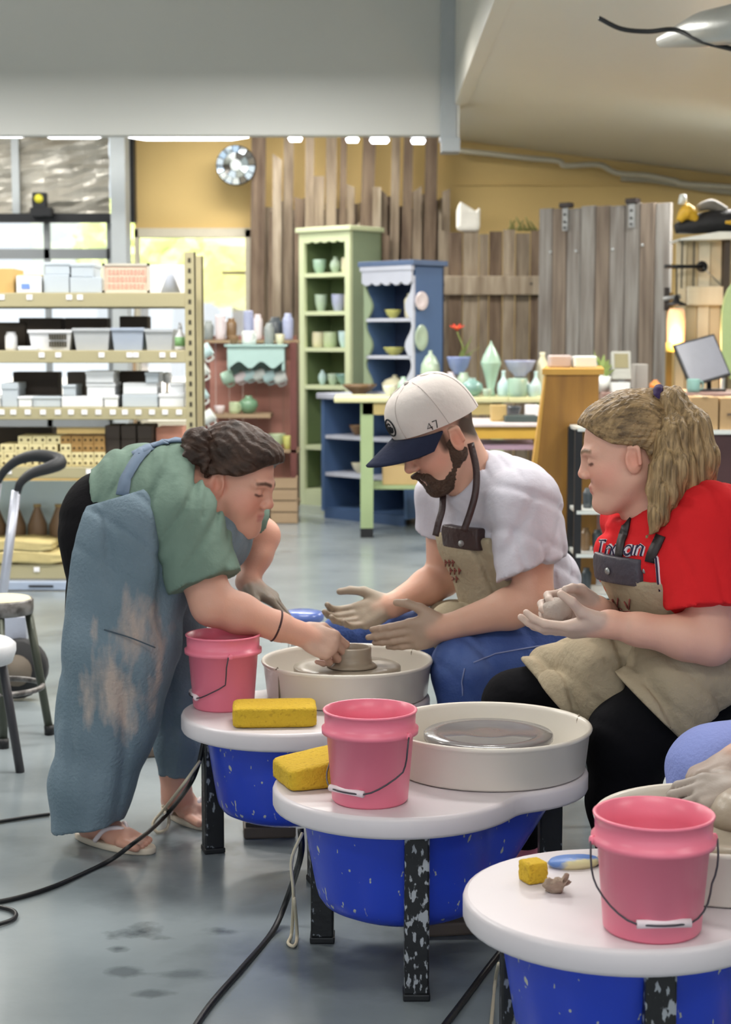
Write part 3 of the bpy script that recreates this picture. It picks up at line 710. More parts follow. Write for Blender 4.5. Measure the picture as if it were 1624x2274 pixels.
# ---- wooden bookcase seen from its side
m_oak = mat('golden_oak', '#a8782f', rough=.45, hex2='#855c23', scale=5, stretch=(3, 3, .4), bump=.1, contrast=(.3, .7))
m_oak2 = mat('oak_edge', '#d0a14a', rough=.45, hex2='#bb8a38', scale=5, stretch=(3, 3, .4), bump=.05)
YO = 7.3; zO = zat(832, YO)
xo0, xo1 = xat(1213, YO), xat(1330, YO)
ob = thing('oak_bookcase', 'golden oak bookcase standing side-on behind the man and the woman in red', 'bookcase', ((xo0+xo1)/2, YO, 0))
sl = .10     # the front edge slopes outwards to the floor
kk = .11                                   # it stands turned a little, receding to the far right
MB().slab([(xo0-sl, 0), (xo1, 0), (xo1, zO), (xo0, zO)], YO, YO+.03).build('side_panel', m_oak, ob, world=True)
MB().slab([(xo0-sl-.045, 0), (xo0-sl+.0, 0), (xo0, zO), (xo0-.006, zO)], YO-.008, YO+.05).build('front_edge', m_oak2, ob, world=True)
MB().slab([(xo0-sl+kk, 0), (xo1+kk, 0), (xo1+kk, zO), (xo0+kk, zO)], YO+.8, YO+.83).build('side_panel', m_oak, ob, world=True)
MB().prism([(xo0-.02, YO-.015), (xo1+.02, YO-.015), (xo1+.02+kk, YO+.85), (xo0-.02+kk, YO+.85)], zO, zO+.025).build('top', m_oak2, ob, world=True)
for z in (.1, .42, .74): MB().prism([(xo0-.0, YO+.03), (xo1, YO+.03), (xo1+kk, YO+.8), (xo0+kk, YO+.8)], z, z+.02).build('shelf', m_oak, ob, world=True)
MB().prism([(xo1-.012, YO+.03), (xo1, YO+.03), (xo1+kk, YO+.8), (xo1+kk-.012, YO+.8)], 0, zO).build('back_panel', m_oak, ob, world=True)
# open metal shelf right of it with dark things
rs = thing('small_shelf_rack', 'dark small shelf rack with white boards between the man and the woman in red', 'shelf', (xat(1330, 7.0), 7.0, 0))
for px in (1287, 1380):
    xx = xat(px, 7.0); MB().box(xx-.015, xx+.015, 7.0, 7.03, 0, .86).build('post', m_black, rs, world=True); MB().box(xx-.015, xx+.015, 7.24, 7.27, 0, .86).build('post', m_black, rs, world=True)
for py in (1134, 1230, 1320, 950): MB().box(xat(1284, 7.0), xat(1384, 7.0), 6.99, 7.28, zat(py, 7.0)-.015, zat(py, 7.0)).build('shelf', GL['white'], rs, world=True)
for k, (px, py, h_, g, lb) in enumerate(((1305, 1134, 44, 'dark', 'dark jar on the upper board of the small shelf rack'), (1330, 1134, 50, 'green', 'dark green jar on the upper board of the small shelf rack'),
                                (1300, 1230, 50, 'brown', 'brown jar on the middle board of the small shelf rack'), (1326, 1230, 46, 'dark', 'dark jar on the middle board of the small shelf rack'),
                                (1302, 1320, 50, 'dark', 'dark jar on the lowest board of the small shelf rack'))):
    pot('jar', px, py, py-h_, 24, 7.12, g, lb, group='jars on the small shelf rack', z0=zat(py, 7.0))
# wares standing on top of the oak bookcase
zz = zO+.025
boxthing('plastic_tub', 1222, 1270, 825, 797, YO+.3, .12, mat('mauve_tub', '#b5a5a0', rough=.5), 'mauve grey tub on top of the oak bookcase', 'tub', z0=zz, b=.008)
boxthing('plastic_tub', 1276, 1326, 825, 798, YO+.25, .12, GL['white'], 'white tub on top of the oak bookcase', 'tub', z0=zz, b=.008)

# ---- shelf counter at the right with plant, gadgets, monitor, boxes
YC = 8.4; zC = zat(872, YC)
ct = thing('counter', 'dark counter carrying boxes, a screen and small gadgets at the frame edge', 'counter', (xat(1520, YC), YC, 0))
MB().box(xat(1340, YC), xat(1900, YC), YC, YC+.6, zC-.04, zC, b=.006).build('counter_top', mat('mauve_wood', '#8d6f66', rough=.5), ct, world=True)
for px in (1350, 1560, 1880): MB().box(xat(px, YC), xat(px+12, YC), YC+.02, YC+.58, 0, zC-.04).build('panel', mat('dark_wine_wood', '#4a2e30', rough=.5), ct, world=True)
MB().box(xat(1350, YC), xat(1890, YC), YC+.56, YC+.59, 0, zC-.04).build('back_panel', mat('dark_wine_wood', '#4a2e30'), ct, world=True)
pp = U(1340, 815, YC+.1)
pt = thing('potted_plant', 'small leafy plant with white blossoms on the dark counter', 'plant', (pp.x, YC+.15, zC))
MB().lathe([(0, 0), (.035, 0), (.05, .08), (.046, .08), (.04, .06), (0, .06)], 16).build('pot', GL['white'], pt)
for k in range(26):
    a = random.uniform(0, 2*PI); r = random.uniform(.02, .09); z1 = random.uniform(.1, .22)
    tip = Vector((r*math.cos(a), r*math.sin(a)*.7, z1)); b0 = Vector((0, 0, .07)); mid = (b0+tip)/2; sd = Vector((.014*math.sin(a), -.014*math.cos(a), .01))
    MB().add([b0, mid+sd, tip, mid-sd, mid+Vector((0, 0, .008))], [(0, 1, 4), (1, 2, 4), (2, 3, 4), (3, 0, 4), (0, 3, 2, 1)]).build('leaf', mat('leaf_pale', '#9fb46c', rough=.6) if k % 3 else GL['white'], pt)
gt = thing('card_reader', 'grey card reader on a stand on the dark counter', 'card reader', (xat(1390, YC), YC+.12, zC))
MB().box(-.055, .055, 0, .08, 0, .02, b=.004).build('base', m_black, gt); MB().box(-.015, .015, .03, .05, .02, .1).build('post', m_steel, gt)
g1 = MB().box(-.05, .05, -.01, .02, 0, .15, b=.006).xf(Matrix.Translation((0, .03, .06)) @ Matrix.Rotation(math.radians(-15), 4, 'X')); go = g1.build('body', mat('gadget_grey', '#a4a49c', rough=.4), gt)
MB().box(-.035, .035, -.013, -.008, .06, .135).xf(Matrix.Translation((0, .03, .06)) @ Matrix.Rotation(math.radians(-15), 4, 'X')).build('screen', mat('screen_tan', '#8b8466', rough=.2), gt)
boxthing('grey_box', 1412, 1440, 872, 812, YC+.25, .15, mat('grey_card', '#9b9892', rough=.7), 'grey upright box behind the card reader', z0=zC)
boxthing('paper_stack', 1360, 1400, 872, 850, YC+.02, .08, GL['white'], 'white folded paper in front of the card reader', 'paper', z0=zC, b=.002)
pot('round', 1455, 872, 845, 26, YC+.1, 'brown', 'orange round pot on the dark counter', z0=zC).data.materials[0] = mat('orange_glaze', '#d8823a', rough=.4)
pot('mug', 1540, 888, 858, 30, YC+.05, 'teal', 'teal mug with dark handle on the dark counter', z0=zC, handle=.2, name='mug')
mt = thing('tablet_stand', 'tilted black-framed tablet screen on a stand at the frame edge', 'tablet', (xat(1600, YC), YC+.25, zC))
Mt = Matrix.Translation((0, 0, .05)) @ Matrix.Rotation(math.radians(18), 4, 'Z') @ Matrix.Rotation(math.radians(-22), 4, 'X') @ Matrix.Rotation(math.radians(-14), 4, 'Y')
MB().box(-.13, .13, -.008, .008, 0, .24, b=.004).xf(Mt).build('frame', m_black, mt)
MB().box(-.118, .118, -.011, -.007, .014, .228).xf(Mt).build('screen', mat('screen_grey', '#7d808a', rough=.25), mt)
MB().box(-.07, .07, -.05, .1, 0, .012).build('base', m_black, mt); MB().tube([(0, .03, .01), (0, .06, .15)], .012, 8).build('post', m_black, mt)
# open-topped cartons on the counter front
YF = 7.6
m_card = mat('cardboard', '#c2a878')
cs = thing('carton_stand', 'dark low stand under the cardboard cartons at the frame edge', 'stand', (xat(1600, YF), YF, 0))
zS = zat(955, YF)
MB().box(xat(1530, YF), xat(1720, YF), YF, YF+.3, zS-.02, zS).build('top', GL['white'], cs, world=True)
MB().box(xat(1545, YF), xat(1710, YF), YF+.02, YF+.28, 0, zS-.02).build('body', mat('dark_wine_wood', '#4a2e30'), cs, world=True)
for px0, px1, py1, lb in ((1538, 1598, 882, 'brown cardboard carton on the dark low stand beside the ponytail'), (1602, 1680, 884, 'brown cardboard carton on the dark low stand cut by the frame')):
    t = thing('carton', lb, 'box', ((xat(px0, YF)+xat(px1, YF))/2, YF+.02, zS), group='cartons on the stand')
    w = (xat(px1, YF)-xat(px0, YF)); h = zat(py1, YF)-zS
    MB().box(-w/2, w/2, 0, .2, 0, h, b=.003).build('body', mat('cardboard_brown', '#b0926a', rough=.85, var=.06), t)
    MB().box(-w*.3, w*.1, -.003, .0, h*.45, h*.52).build('print', mat('print_grey', '#6d5c4c'), t)
    MB().box(-w*.12, w*.12, -.002, .2, h-.001, h+.002).build('tape', mat('tape_tan', '#cbb48a', rough=.3), t)

# ---- pale plank wall with lamp at the right edge
YP = 10.2
m_plank = [mat('pale_plank_%d' % i, h, rough=.8, hex2=h2, scale=5, stretch=(3, 3, .4), bump=.2) for i, (h, h2) in enumerate((('#d8cdb4', '#b9aa8c'), ('#cdbfa2', '#a89674'), ('#ded6c2', '#c2b69c')))]
pw = thing('plank_screen', 'pale plank partition with dark posts behind the hanging lamp', 'partition', (xat(1580, YP), YP, 0))
for i, (a, b_) in enumerate(((1498, 1520), (1521, 1545), (1546, 1572), (1573, 1598), (1612, 1640), (1641, 1670), (1671, 1700))):
    MB().box(xat(a, YP), xat(b_, YP)-.004, YP+.01*(i % 2), YP+.03, 0, zat(536, YP)).build('plank', m_plank[i % 3], pw, world=True)
MB().box(xat(1520, YP), xat(1600, YP), YP-.04, YP, zat(678, YP), zat(636, YP), b=.004).build('rail', m_plank[2], pw, world=True)
MB().box(xat(1598, YP), xat(1611, YP), YP-.05, YP+.05, 0, zat(525, YP)).build('post', mat('dark_brown_post', '#3b332d'), pw, world=True)
MB().box(xat(1478, YP), xat(1490, YP), YP-.02, YP+.03, 0, zat(650, YP)).build('post', mat('ochre_post', '#8a6a2c'), pw, world=True)
for px in (1507, 1533):
    MB().box(xat(px, YP), xat(px+2.5, YP), YP-.012, YP-.008, zat(640, YP), zat(536, YP)).build('cord', m_black, pw, world=True)
zsh = zat(528, YP)
shf = thing('top_shelf', 'white folded board shelf along the top of the pale plank partition', 'shelf', (xat(1570, YP), YP, zsh))
MB().slab([(xat(1496, YP), zat(532, YP)), (xat(1496, YP), zat(536, YP)), (xat(1720, YP), zat(531, YP)), (xat(1720, YP), zat(517, YP)), (xat(1580, YP), zat(517, YP))], YP-.12, YP+.25).build('board', GL['white'], shf, world=True)
# tool bag on the shelf
bg = thing('tool_bag', 'black and yellow tool bag lying on the white shelf board', 'bag', (xat(1570, YP), YP, zat(517, YP)))
def blob(pts, rs, jitter=.0):
    mb = MB(); mb.tube(smooth_path(pts, 4), [r for r in np.interp(np.linspace(0, 1, (len(pts)-1)*4+1), np.linspace(0, 1, len(rs)), rs)], 12); return mb
blob([U(1500, 508, YP), U(1540, 500, YP), U(1590, 492, YP), U(1700, 490, YP)], [.03, .055, .07, .07]).build('body', mat('black_nylon', '#17171b', rough=.6, bump=.4, bscale=20), bg, world=True)
blob([U(1508, 490, YP-.03), U(1528, 470, YP-.03), U(1548, 492, YP-.03)], [.02, .05, .02]).build('yellow_pocket', mat('bag_yellow', '#d6a92c', rough=.5), bg, world=True)
blob([U(1550, 462, YP), U(1580, 455, YP), U(1612, 470, YP)], [.02, .035, .03]).build('grey_flap', mat('bag_grey', '#6f6b64', rough=.6), bg, world=True)
blob([U(1610, 492, YP-.05), U(1640, 494, YP-.05)], [.02, .025]).build('yellow_strap', mat('bag_yellow', '#d6a92c'), bg, world=True)
cpt = U(1517, 440, YP)
single('paper_cup', MB().lathe([(0, 0), (.03, 0), (.02, .055), (0, .06)], 14), GL['white'], 'white upturned paper cup on the tool bag', 'cup', loc=(cpt.x, YP, cpt.z-.035))
# hanging jar lamp on a black bracket
la = thing('jar_lamp', 'glowing frosted jar lamp hanging from a black bracket on the plank partition', 'lamp', U(1502, 592, YP-.25))
a, b_ = U(1478, 592, YP-.25), U(1560, 592, YP-.08)
MB().tube([a, b_], .012, 10).build('bracket', m_black, la, world=True)
MB().lathe([(.034, 0), (.034, .012), (0, .012)], 18).xf(Matrix.Translation(b_) @ Matrix.Rotation(-PI/2, 4, 'X')).build('wall_plate', m_black, la, world=True)
MB().tube([b_, U(1600, 632, YP-.05)], .004, 6).build('cable', m_steel, la, world=True)
c = U(1503, 672, YP-.25)
MB().tube([U(1503, 592, YP-.25), c], .005, 6).build('cord', m_black, la, world=True)
MB().lathe([(.055, 0), (.06, .01), (.02, .03), (.012, .06), (0, .06)], 20, c=c-Vector((0, 0, .02))).build('cap', m_black, la, world=True)
H_ = zat(685, YP-.25) - zat(778, YP-.25)
m_jar = mat('frosted_lit_glass', '#f2bf92', rough=.4, emit=.4, var=.05, bump=0)
jar = MB().lathe([(0, 0), (.045, 0), (.052, .02), (.056, H_*.7), (.05, H_*.92), (.04, H_)], 24, c=(c.x, c.y, zat(778, YP-.25))).build('glass_jar', m_jar, la, world=True)
MB().lathe([(.058, 0), (.0585, .0), (.0585, .055), (.058, .055)], 24, c=(c.x, c.y, zat(781, YP-.25))).build('yellow_label', mat('label_yellow', '#f0c860', rough=.6, emit=.25), la, world=True)
pl_ = bpy.data.lights.new('jar_bulb', 'POINT'); pl_.energy = 9; pl_.color = (1, .55, .22); pl_.shadow_soft_size = .05
po = bpy.data.objects.new('jar_bulb', pl_); COL.objects.link(po); po.location = (c.x-.02, c.y-.12, zat(760, YP))
# pulley iron left of the lamp
pu = thing('iron_bracket', 'rusty iron wall bracket beside the barn door edge', 'bracket', U(1480, 660, YP-.1))
MB().box(xat(1472, YP-.1), xat(1482, YP-.1), YP-.12, YP-.08, zat(690, YP), zat(640, YP)).build('plate', mat('rust_black', '#2b2220'), pu, world=True)
MB().tube([U(1474, 664, YP-.15), U(1512, 658, YP-.15)], .014, 8).build('arm', m_steel, pu, world=True)
# green chair back at the frame edge
gc = thing('green_chair', 'pale green curved chair back at the frame edge', 'chair', (xat(1660, 9.5), 9.5, 0))
gpl = []
for k in range(24):
    t = 2*PI*k/24; gpl.append((.16*math.copysign(abs(math.cos(t))**.7, math.cos(t)), .30*math.copysign(abs(math.sin(t))**.7, math.sin(t))))
cgz = zat(735, 9.5)
MB().slab([(x+.0, z+cgz) for x, z in gpl], -.02, .02).build('backrest', mat('chair_green', '#a9bf86', rough=.5), gc)
MB().box(-.2, .2, -.42, .02, .72, .76, b=.01).build('seat', mat('chair_green', '#a9bf86'), gc)
for sx in (-.17, .17):
    MB().tube([(sx, .0, 0), (sx*.8, .0, cgz-.1)], .015, 8).build('leg', m_steel, gc); MB().tube([(sx, -.4, 0), (sx, -.4, .73)], .015, 8).build('leg', m_steel, gc)

# ================================================================== steel rack on the left
m_rack = mat('rack_beige', '#aca380', rough=.5, var=.05, scale=5)
YR, DR = 8.2, .42
x0r, x1r = xat(-230, YR), xat(413, YR)
rk = thing('storage_rack', 'beige steel storage rack loaded with boxes, bins and bricks', 'rack', ((x0r+x1r)/2, YR, 0))
for (xa, xb_) in ((x1r, xat(437, YR)), (x0r-.05, x0r)):
    for ya in (YR, YR+DR-.05):
        up = MB().box(xa, xb_, ya, ya+.006, 0, zat(560, YR)).box(xb_-.006, xb_, ya, ya+.05, 0, zat(560, YR)).build('upright', m_rack, rk, world=True)
        if ya == YR:
            sl = MB(); z = .06
            while z < zat(570, YR): sl.box(xa+.018, xb_-.022, ya-.002, ya+.001, z, z+.022); z += .05
            o = sl.build('slots', mat('slot_dark', '#3a3528', rough=.7), up); o.location = -rk.location
rows_py = [(650, 682), (778, 806), (905, 932), (1037, 1062), (1254, 1286)]
rz_ = []
for (a, b_) in rows_py:
    z1, z0 = zat(a, YR), zat(b_, YR); rz_.append(z1)
    bmn = MB().box(x0r, x1r, YR-.004, YR+.03, z0, z1, b=.004).build('beam', m_rack, rk, world=True)
    MB().box(x0r, x1r, YR+DR-.03, YR+DR, z0, z1).build('beam', m_rack, rk, world=True)
    MB().box(x0r, x1r, YR+.03, YR+DR-.03, z1-.02, z1-.004).build('deck', mat('deck_board', '#c9bf9c', rough=.8), rk, world=True)
m_tag = mat('tag_white', '#f4f2f4', rough=.6, var=.02)
tags = {0: (4, 66, 154, 178), 1: (93, 130, 226, 288, 302, 361, 385), 2: (4, 30, 62, 96, 129, 158, 188, 219, 251, 278, 308, 338, 367, 398), 3: (198, 240, 20), 4: (82,)}
for r, pxs in tags.items():
    for px in pxs:
        p = U(px, rows_py[r][0]+10, YR)
        MB().box(p.x-.014, p.x+.014, YR-.008, YR-.0035, p.z-.012, p.z+.012).build('price_tag', m_tag, rk, world=True)
def rbox(px0, px1, py1, row, m, label, name='box', cat='box', dy=.05, dep=.25, group=None, stack=None, b=.004, lid=False):
    zb0 = rz_[row] if stack is None else zat(stack, YR+dy)
    a, c = xat(px0, YR+dy), xat(px1, YR+dy); h = zat(py1, YR+dy) - zb0
    if lid:
        t = thing(name, label, cat, ((a+c)/2, YR+dy, zb0), group=group)
        MB().box(-(c-a)/2, (c-a)/2, 0, dep, 0, h*.78, b=b).build('body', m, t)
        MB().box(-(c-a)/2-.004, (c-a)/2+.004, -.004, dep+.004, h*.72, h, b=b).build('lid', m, t); return t
    return single(name, MB().box(-(c-a)/2, (c-a)/2, 0, dep, 0, h, b=b), m, label, cat, group, loc=((a+c)/2, YR+dy, zb0))
m_wbox = mat('white_card', '#e3e6ea', rough=.7, var=.04); m_gbox = mat('blue_grey_card', '#b9c2ca', rough=.7, var=.06)
m_dk = mat('dark_crate', '#3d342d', rough=.7, var=.2); m_tan = mat('tan_card', '#c6a468', rough=.8)
G1 = 'goods on the top rack shelf'
rbox(-60, 36, 596, 0, m_tan, 'tan cardboard box on the top rack shelf at the frame edge', group=G1)
rbox(40, 98, 610, 0, mat('pale_yellow_card', '#d8c58e', rough=.8), 'pale yellow carton on the top rack shelf', group=G1, dy=.1)
pk_ = rbox(42, 96, 613, 0, m_wbox, 'white packet with blue print lying against the pale yellow carton', name='packet', cat='packet', dy=.02, dep=.06, group=G1)
MB().box(-.035, .005, -.003, .0, .02, .044).build('print', mat('print_blue', '#6f8fe0'), pk_)
rbox(102, 158, 610, 0, m_gbox, 'grey carton low on the top rack shelf, holding up two cartons', dy=.04, group=G1); rbox(160, 230, 616, 0, m_gbox, 'grey carton beside the pink sign on the top rack shelf', dy=.04, group=G1)
rbox(106, 160, 582, 0, m_gbox, 'light grey carton stacked on the low grey carton', dy=.05, stack=610, group=G1, lid=True)
rbox(163, 212, 584, 0, m_gbox, 'light grey carton stacked beside its twin above the pink sign level', dy=.05, stack=615.5, group=G1, lid=True)
sg = thing('sign_board', 'pink framed sign with rows of faded red lettering on the top rack shelf', 'sign', (xat(284, YR+.06), YR+.06, rz_[0]))
w = (xat(336, YR)-xat(231, YR))/2; h = zat(585, YR+.06)-rz_[0]
MB().box(-w, w, 0, .012, 0, h).build('board', mat('sign_pink', '#dfc4b0', rough=.7, var=.04), sg)
fr = MB().box(-w, w, -.006, .014, h-.012, h).box(-w, w, -.006, .014, 0, .012).box(-w, -w+.012, -.006, .014, 0, h).box(w-.012, w, -.006, .014, 0, h)
fr.build('frame', mat('sign_frame', '#c8c2b4', rough=.6), sg)
mk = MB()
for r in range(3):
    x = -w+.03
    while x < w-.03:
        q = random.uniform(.006, .014); mk.box(x, x+q, -.003, 0, h*(.72-.24*r)-.014, h*(.72-.24*r)+.01); x += q+.009
mk.build('lettering', mat('faded_red', '#d3a08f', rough=.8), sg)
single('white_panel_board', MB().box(-.09, .09, 0, .012, 0, zat(588, YR+.2)-rz_[0]), m_wbox, 'white panel leaning at the end of the top rack shelf', 'board', loc=(xat(376, YR+.2), YR+.2, rz_[0]), group=G1)
single('grey_cone', MB().lathe([(0, 0), (.05, 0), (.003, zat(594, YR+.1)-rz_[0]), (0, zat(594, YR+.1)-rz_[0])], 20), mat('cone_grey', '#b2b8c6', rough=.6), 'grey cone standing before the white panel on the top rack shelf', 'cone', loc=(xat(382, YR+.1), YR+.1, rz_[0]), group=G1)
# row 2
G2 = 'goods on the second rack shelf'
def bin_(px0, px1, py1, label, m, slots=False, dep=.24):
    a, c = xat(px0, YR+.04), xat(px1, YR+.04); w = c-a; h = zat(py1, YR+.04)-rz_[1]
    t = thing('plastic_bin', label, 'bin', ((a+c)/2, YR+.04, rz_[1]), group=G2)
    k = .86; th = .005
    def ring(s, y0, y1, z): return [(-w/2*s, y0, z), (w/2*s, y0, z), (w/2*s, y1, z), (-w/2*s, y1, z)]
    v = ring(k, .015, dep-.015, 0) + ring(1, 0, dep, h) + ring(.96, .006, dep-.006, h) + ring(k*.95, .02, dep-.02, th)
    f = [(3, 2, 1, 0)] + [(i, (i+1) % 4, 4+(i+1) % 4, 4+i) for i in range(4)] + [(4+i, 4+(i+1) % 4, 8+(i+1) % 4, 8+i) for i in range(4)] + [(8+i, 8+(i+1) % 4, 12+(i+1) % 4, 12+i) for i in range(4)] + [(12, 13, 14, 15)]
    MB().add(v, f).build('tub', m, t)
    MB().box(-w/2-.004, w/2+.004, -.005, .004, h-.014, h+.001, b=.002).build('rim', m, t)
    if slots:
        for r in range(2):
            for q in range(7):
                x = w*(-.02+.06*q); z = h*(.30+.36*r)
                MB().box(x, x+.009, .005, .008, z-.014, z+.014).build('slot', mat('slot_dark', '#3a3528'), t).location = (0, -.004-.004*(r), 0)
    return t
m_clear = mat('cloudy_plastic', '#c7cbd0', rough=.35, var=.08, alpha=.75); m_basket = mat('white_plastic', '#dfe0e4', rough=.4, var=.03)
bin_(66, 161, 733, 'white slotted plastic basket on the second rack shelf', m_basket, True)
bin_(165, 246, 729, 'cloudy bin of cream pieces on the second rack shelf beside the basket', m_clear)
bin_(250, 321, 728, 'cloudy bin with blue contents, middle of the three on the rack', mat('cloudy_plastic_blue', '#b4bfd2', rough=.35, var=.1, alpha=.8))
bin_(324, 386, 731, 'small cloudy bin beside the spray bottle on the rack', m_clear)
for px0, px1, y1, mm, lb in ((170, 240, 745, mat('cream_lumps', '#ddd6bc', rough=.9, bump=.8, bscale=20), 'cream clay pieces inside the cloudy bin beside the basket'), (256, 315, 745, mat('blue_lumps', '#9db0d8', rough=.8, bump=.8, bscale=20), 'blue packets inside the middle cloudy bin')):
    rbox(px0, px1, y1, 1, mm, lb, name='bin_contents', cat='supplies', dy=.07, dep=.16, group=G2, b=.015)
bt_ = thing('spray_bottle', 'white bottle with green label at the end of the second rack shelf', 'bottle', (xat(402, YR+.06), YR+.06, rz_[1]), group=G2)
MB().lathe([(0, 0), (.024, 0), (.026, .01), (.026, .07), (.012, .09), (.01, .105), (0, .105)], 18).build('body', m_basket, bt_)
MB().lathe([(.0265, .02), (.027, .02), (.027, .065), (.0265, .065)], 18).build('green_label', mat('label_green', '#7fae74', rough=.5), bt_)
MB().lathe([(0, .105), (.012, .105), (.006, .135), (0, .135)], 14).build('cap', m_basket, bt_)
single('white_jug', MB().lathe([(0, 0), (.028, 0), (.03, .01), (.03, .07), (.022, .085), (.024, .09), (0, .088)], 18), m_basket, 'white jar standing near the frame edge on the second rack shelf', 'jar', loc=(xat(28, YR+.1), YR+.1, rz_[1]), group=G2)
rbox(42, 84, 769, 1, m_wbox, 'flat white packet at the front of the second rack shelf', name='packet', cat='packet', dy=.0, dep=.12, group=G2)
rbox(-40, 60, 716, 1, m_dk, 'dark crate near the frame edge at the back of the second rack shelf', dy=.24, dep=.15, group=G2)
rbox(46, 140, 706, 1, m_dk, 'dark brown crate behind the slotted basket on the rack', dy=.26, dep=.14, group=G2)
rbox(148, 240, 706, 1, m_dk, 'dark brown crate behind the bin of cream pieces on the rack', dy=.26, dep=.14, group=G2)
rbox(268, 330, 702, 1, m_dk, 'dark brown crate behind the middle cloudy bin on the rack', dy=.26, dep=.14, group=G2)
# row 3: white cartons
G3 = 'white cartons on the third rack shelf'
for k, (a, c, y1, st, lb) in enumerate(((4, 40, 850, None, 'small upright white carton near the frame edge on the third rack shelf'),
    (-40, 3, 880, None, 'flat white carton cut by the frame edge on the third rack shelf'), (41, 71, 880, None, 'flat white carton second from the frame edge on the third rack shelf'), (72, 136, 880, None, 'long flat white carton left of centre on the third rack shelf'),
    (137, 229, 880, None, 'longest flat white carton in the middle of the third rack shelf'), (231, 262, 878, None, 'short white carton ending the middle row of the third rack shelf'),
    (140, 168, 854, 880, 'single white carton perched on the middle row of the third rack shelf'), (194, 256, 850, 880, 'wide white carton in the middle stack, lower one'),
    (192, 254, 824, 850, 'wide white carton on top of the middle stack'), (272, 352, 876, None, 'white carton at the bottom of the stack near the rack post'), (354, 411, 874, None, 'white carton against the rack post, bottom one'),
    (274, 350, 850, 876, 'white carton second in the stack near the rack post'), (324, 353, 827, 850, 'small white carton on top of the stack near the rack post'), (378, 411, 850, 874, 'small white carton against the rack post, top one'))):
    rbox(a, c-1, y1, 2, m_wbox if k % 3 else m_gbox, lb, dy=.04+.01*(k % 2), dep=.2, stack=st, group=G3, lid=(c-a) < 70)
rbox(30, 130, 826, 2, m_dk, 'dark crate behind the flat white cartons near the frame edge', dy=.28, dep=.12, group=G3); rbox(262, 325, 824, 2, m_dk, 'dark crate behind the stack near the rack post', dy=.28, dep=.12, group=G3)
rbox(150, 190, 826, 2, mat('grey_crate', '#6a615a', rough=.7), 'grey crate behind the perched white carton', dy=.28, dep=.12, group=G3)
brush = thing('brush', 'white-headed brush standing in the white cartons near the rack post', 'brush', (xat(363, YR+.14), YR+.28, rz_[2]))
MB().tube([(0, 0, 0), (.004, 0, .12)], .006, 8).build('handle', mat('wood_handle', '#cdb58d'), brush); MB().lathe([(0, 0), (.02, .005), (.026, .03), (.02, .055), (0, .06)], 16, c=(.004, 0, .11)).build('head', m_wbox, brush)
# row 4: cored bricks and dark boxes
G4 = 'cored bricks on the fourth rack shelf'
m_brick = mat('cream_brick', '#dccf9e', rough=.85, var=.06, scale=9); m_brick2 = mat('brown_brick', '#a37f4a', rough=.85, var=.1, scale=9); m_hole = mat('brick_hole', '#4b3a1e', rough=.9)
def brick(px0, px1, y0, y1, m, nh, lb, dy=.04):
    a, c = xat(px0, YR+dy), xat(px1, YR+dy); zb0 = zat(y0, YR+dy) if y0 else rz_[3]; h = zat(y1, YR+dy)-zb0
    t = thing('cored_brick', lb, 'brick', ((a+c)/2, YR+dy, zb0), group=G4); w = c-a
    MB().box(-w/2, w/2, 0, .2, 0, h, b=.003).build('block', m, t)
    for q in range(nh):
        x = w*((q+.5)/nh-.5)
        MB().lathe([(.0065, 0), (.0065, .003), (0, .0031)], 10).xf(Matrix.Translation((x, .001, h/2)) @ Matrix.Rotation(PI/2, 4, 'X')).build('hole', m_hole, t)
ys = [None, 1021, 1004, 986, 968]
for r in range(4):
    for k in range(5):
        px0 = -34 + 32*k + (8 if r % 2 else 0)
        if r == 3 and (k < 2): continue
        if r == 2 and k < 1: continue
        brick(px0, px0+31, ys[r], ys[r+1], m_brick, 2, 'cream cored brick behind the trolley handle, %s course from below, %s from the frame edge' % (('first', 'second', 'third', 'top')[r], ('first', 'second', 'third', 'fourth', 'fifth')[k]))
for r, m in ((0, m_brick), (1, m_brick), (2, m_brick2), (3, m_brick2)):
    for k in range(4):
        px0 = 132 + 25*k
        mm = m_brick if (r < 2 or (r == 2 and k < 1)) else m_brick2
        brick(px0, px0+24, ys[r], ys[r+1], mm, 2, '%s cored brick beside the dark boxes, %s course up, %s from the trolley side' % ('cream' if mm is m_brick else 'brown', ('first', 'second', 'third', 'top')[r], ('first', 'second', 'third', 'last')[k]))
for k, px in enumerate((232, 268, 304)):
    rbox(px, px+33, 975, 3, m_dk, 'dark box on the fourth rack shelf, lower one %s' % ('beside the brown bricks', 'in the middle', 'nearest the rack post')[k], dy=.06, group='dark boxes on the fourth rack shelf')
    rbox(px, px+33, 945, 3, m_dk, 'dark box on the fourth rack shelf, upper one %s' % ('beside the brown bricks', 'in the middle', 'nearest the rack post')[k], dy=.06, stack=975, group='dark boxes on the fourth rack shelf')
rbox(345, 405, 950, 3, mat('coral_card', '#d89a86', rough=.7), 'coral red box at the end of the fourth rack shelf', dy=.15, group='dark boxes on the fourth rack shelf')
rbox(-20, 115, 950, 3, m_dk, 'long dark box behind the cream bricks near the frame edge', dy=.26, dep=.13, group='dark boxes on the fourth rack shelf')
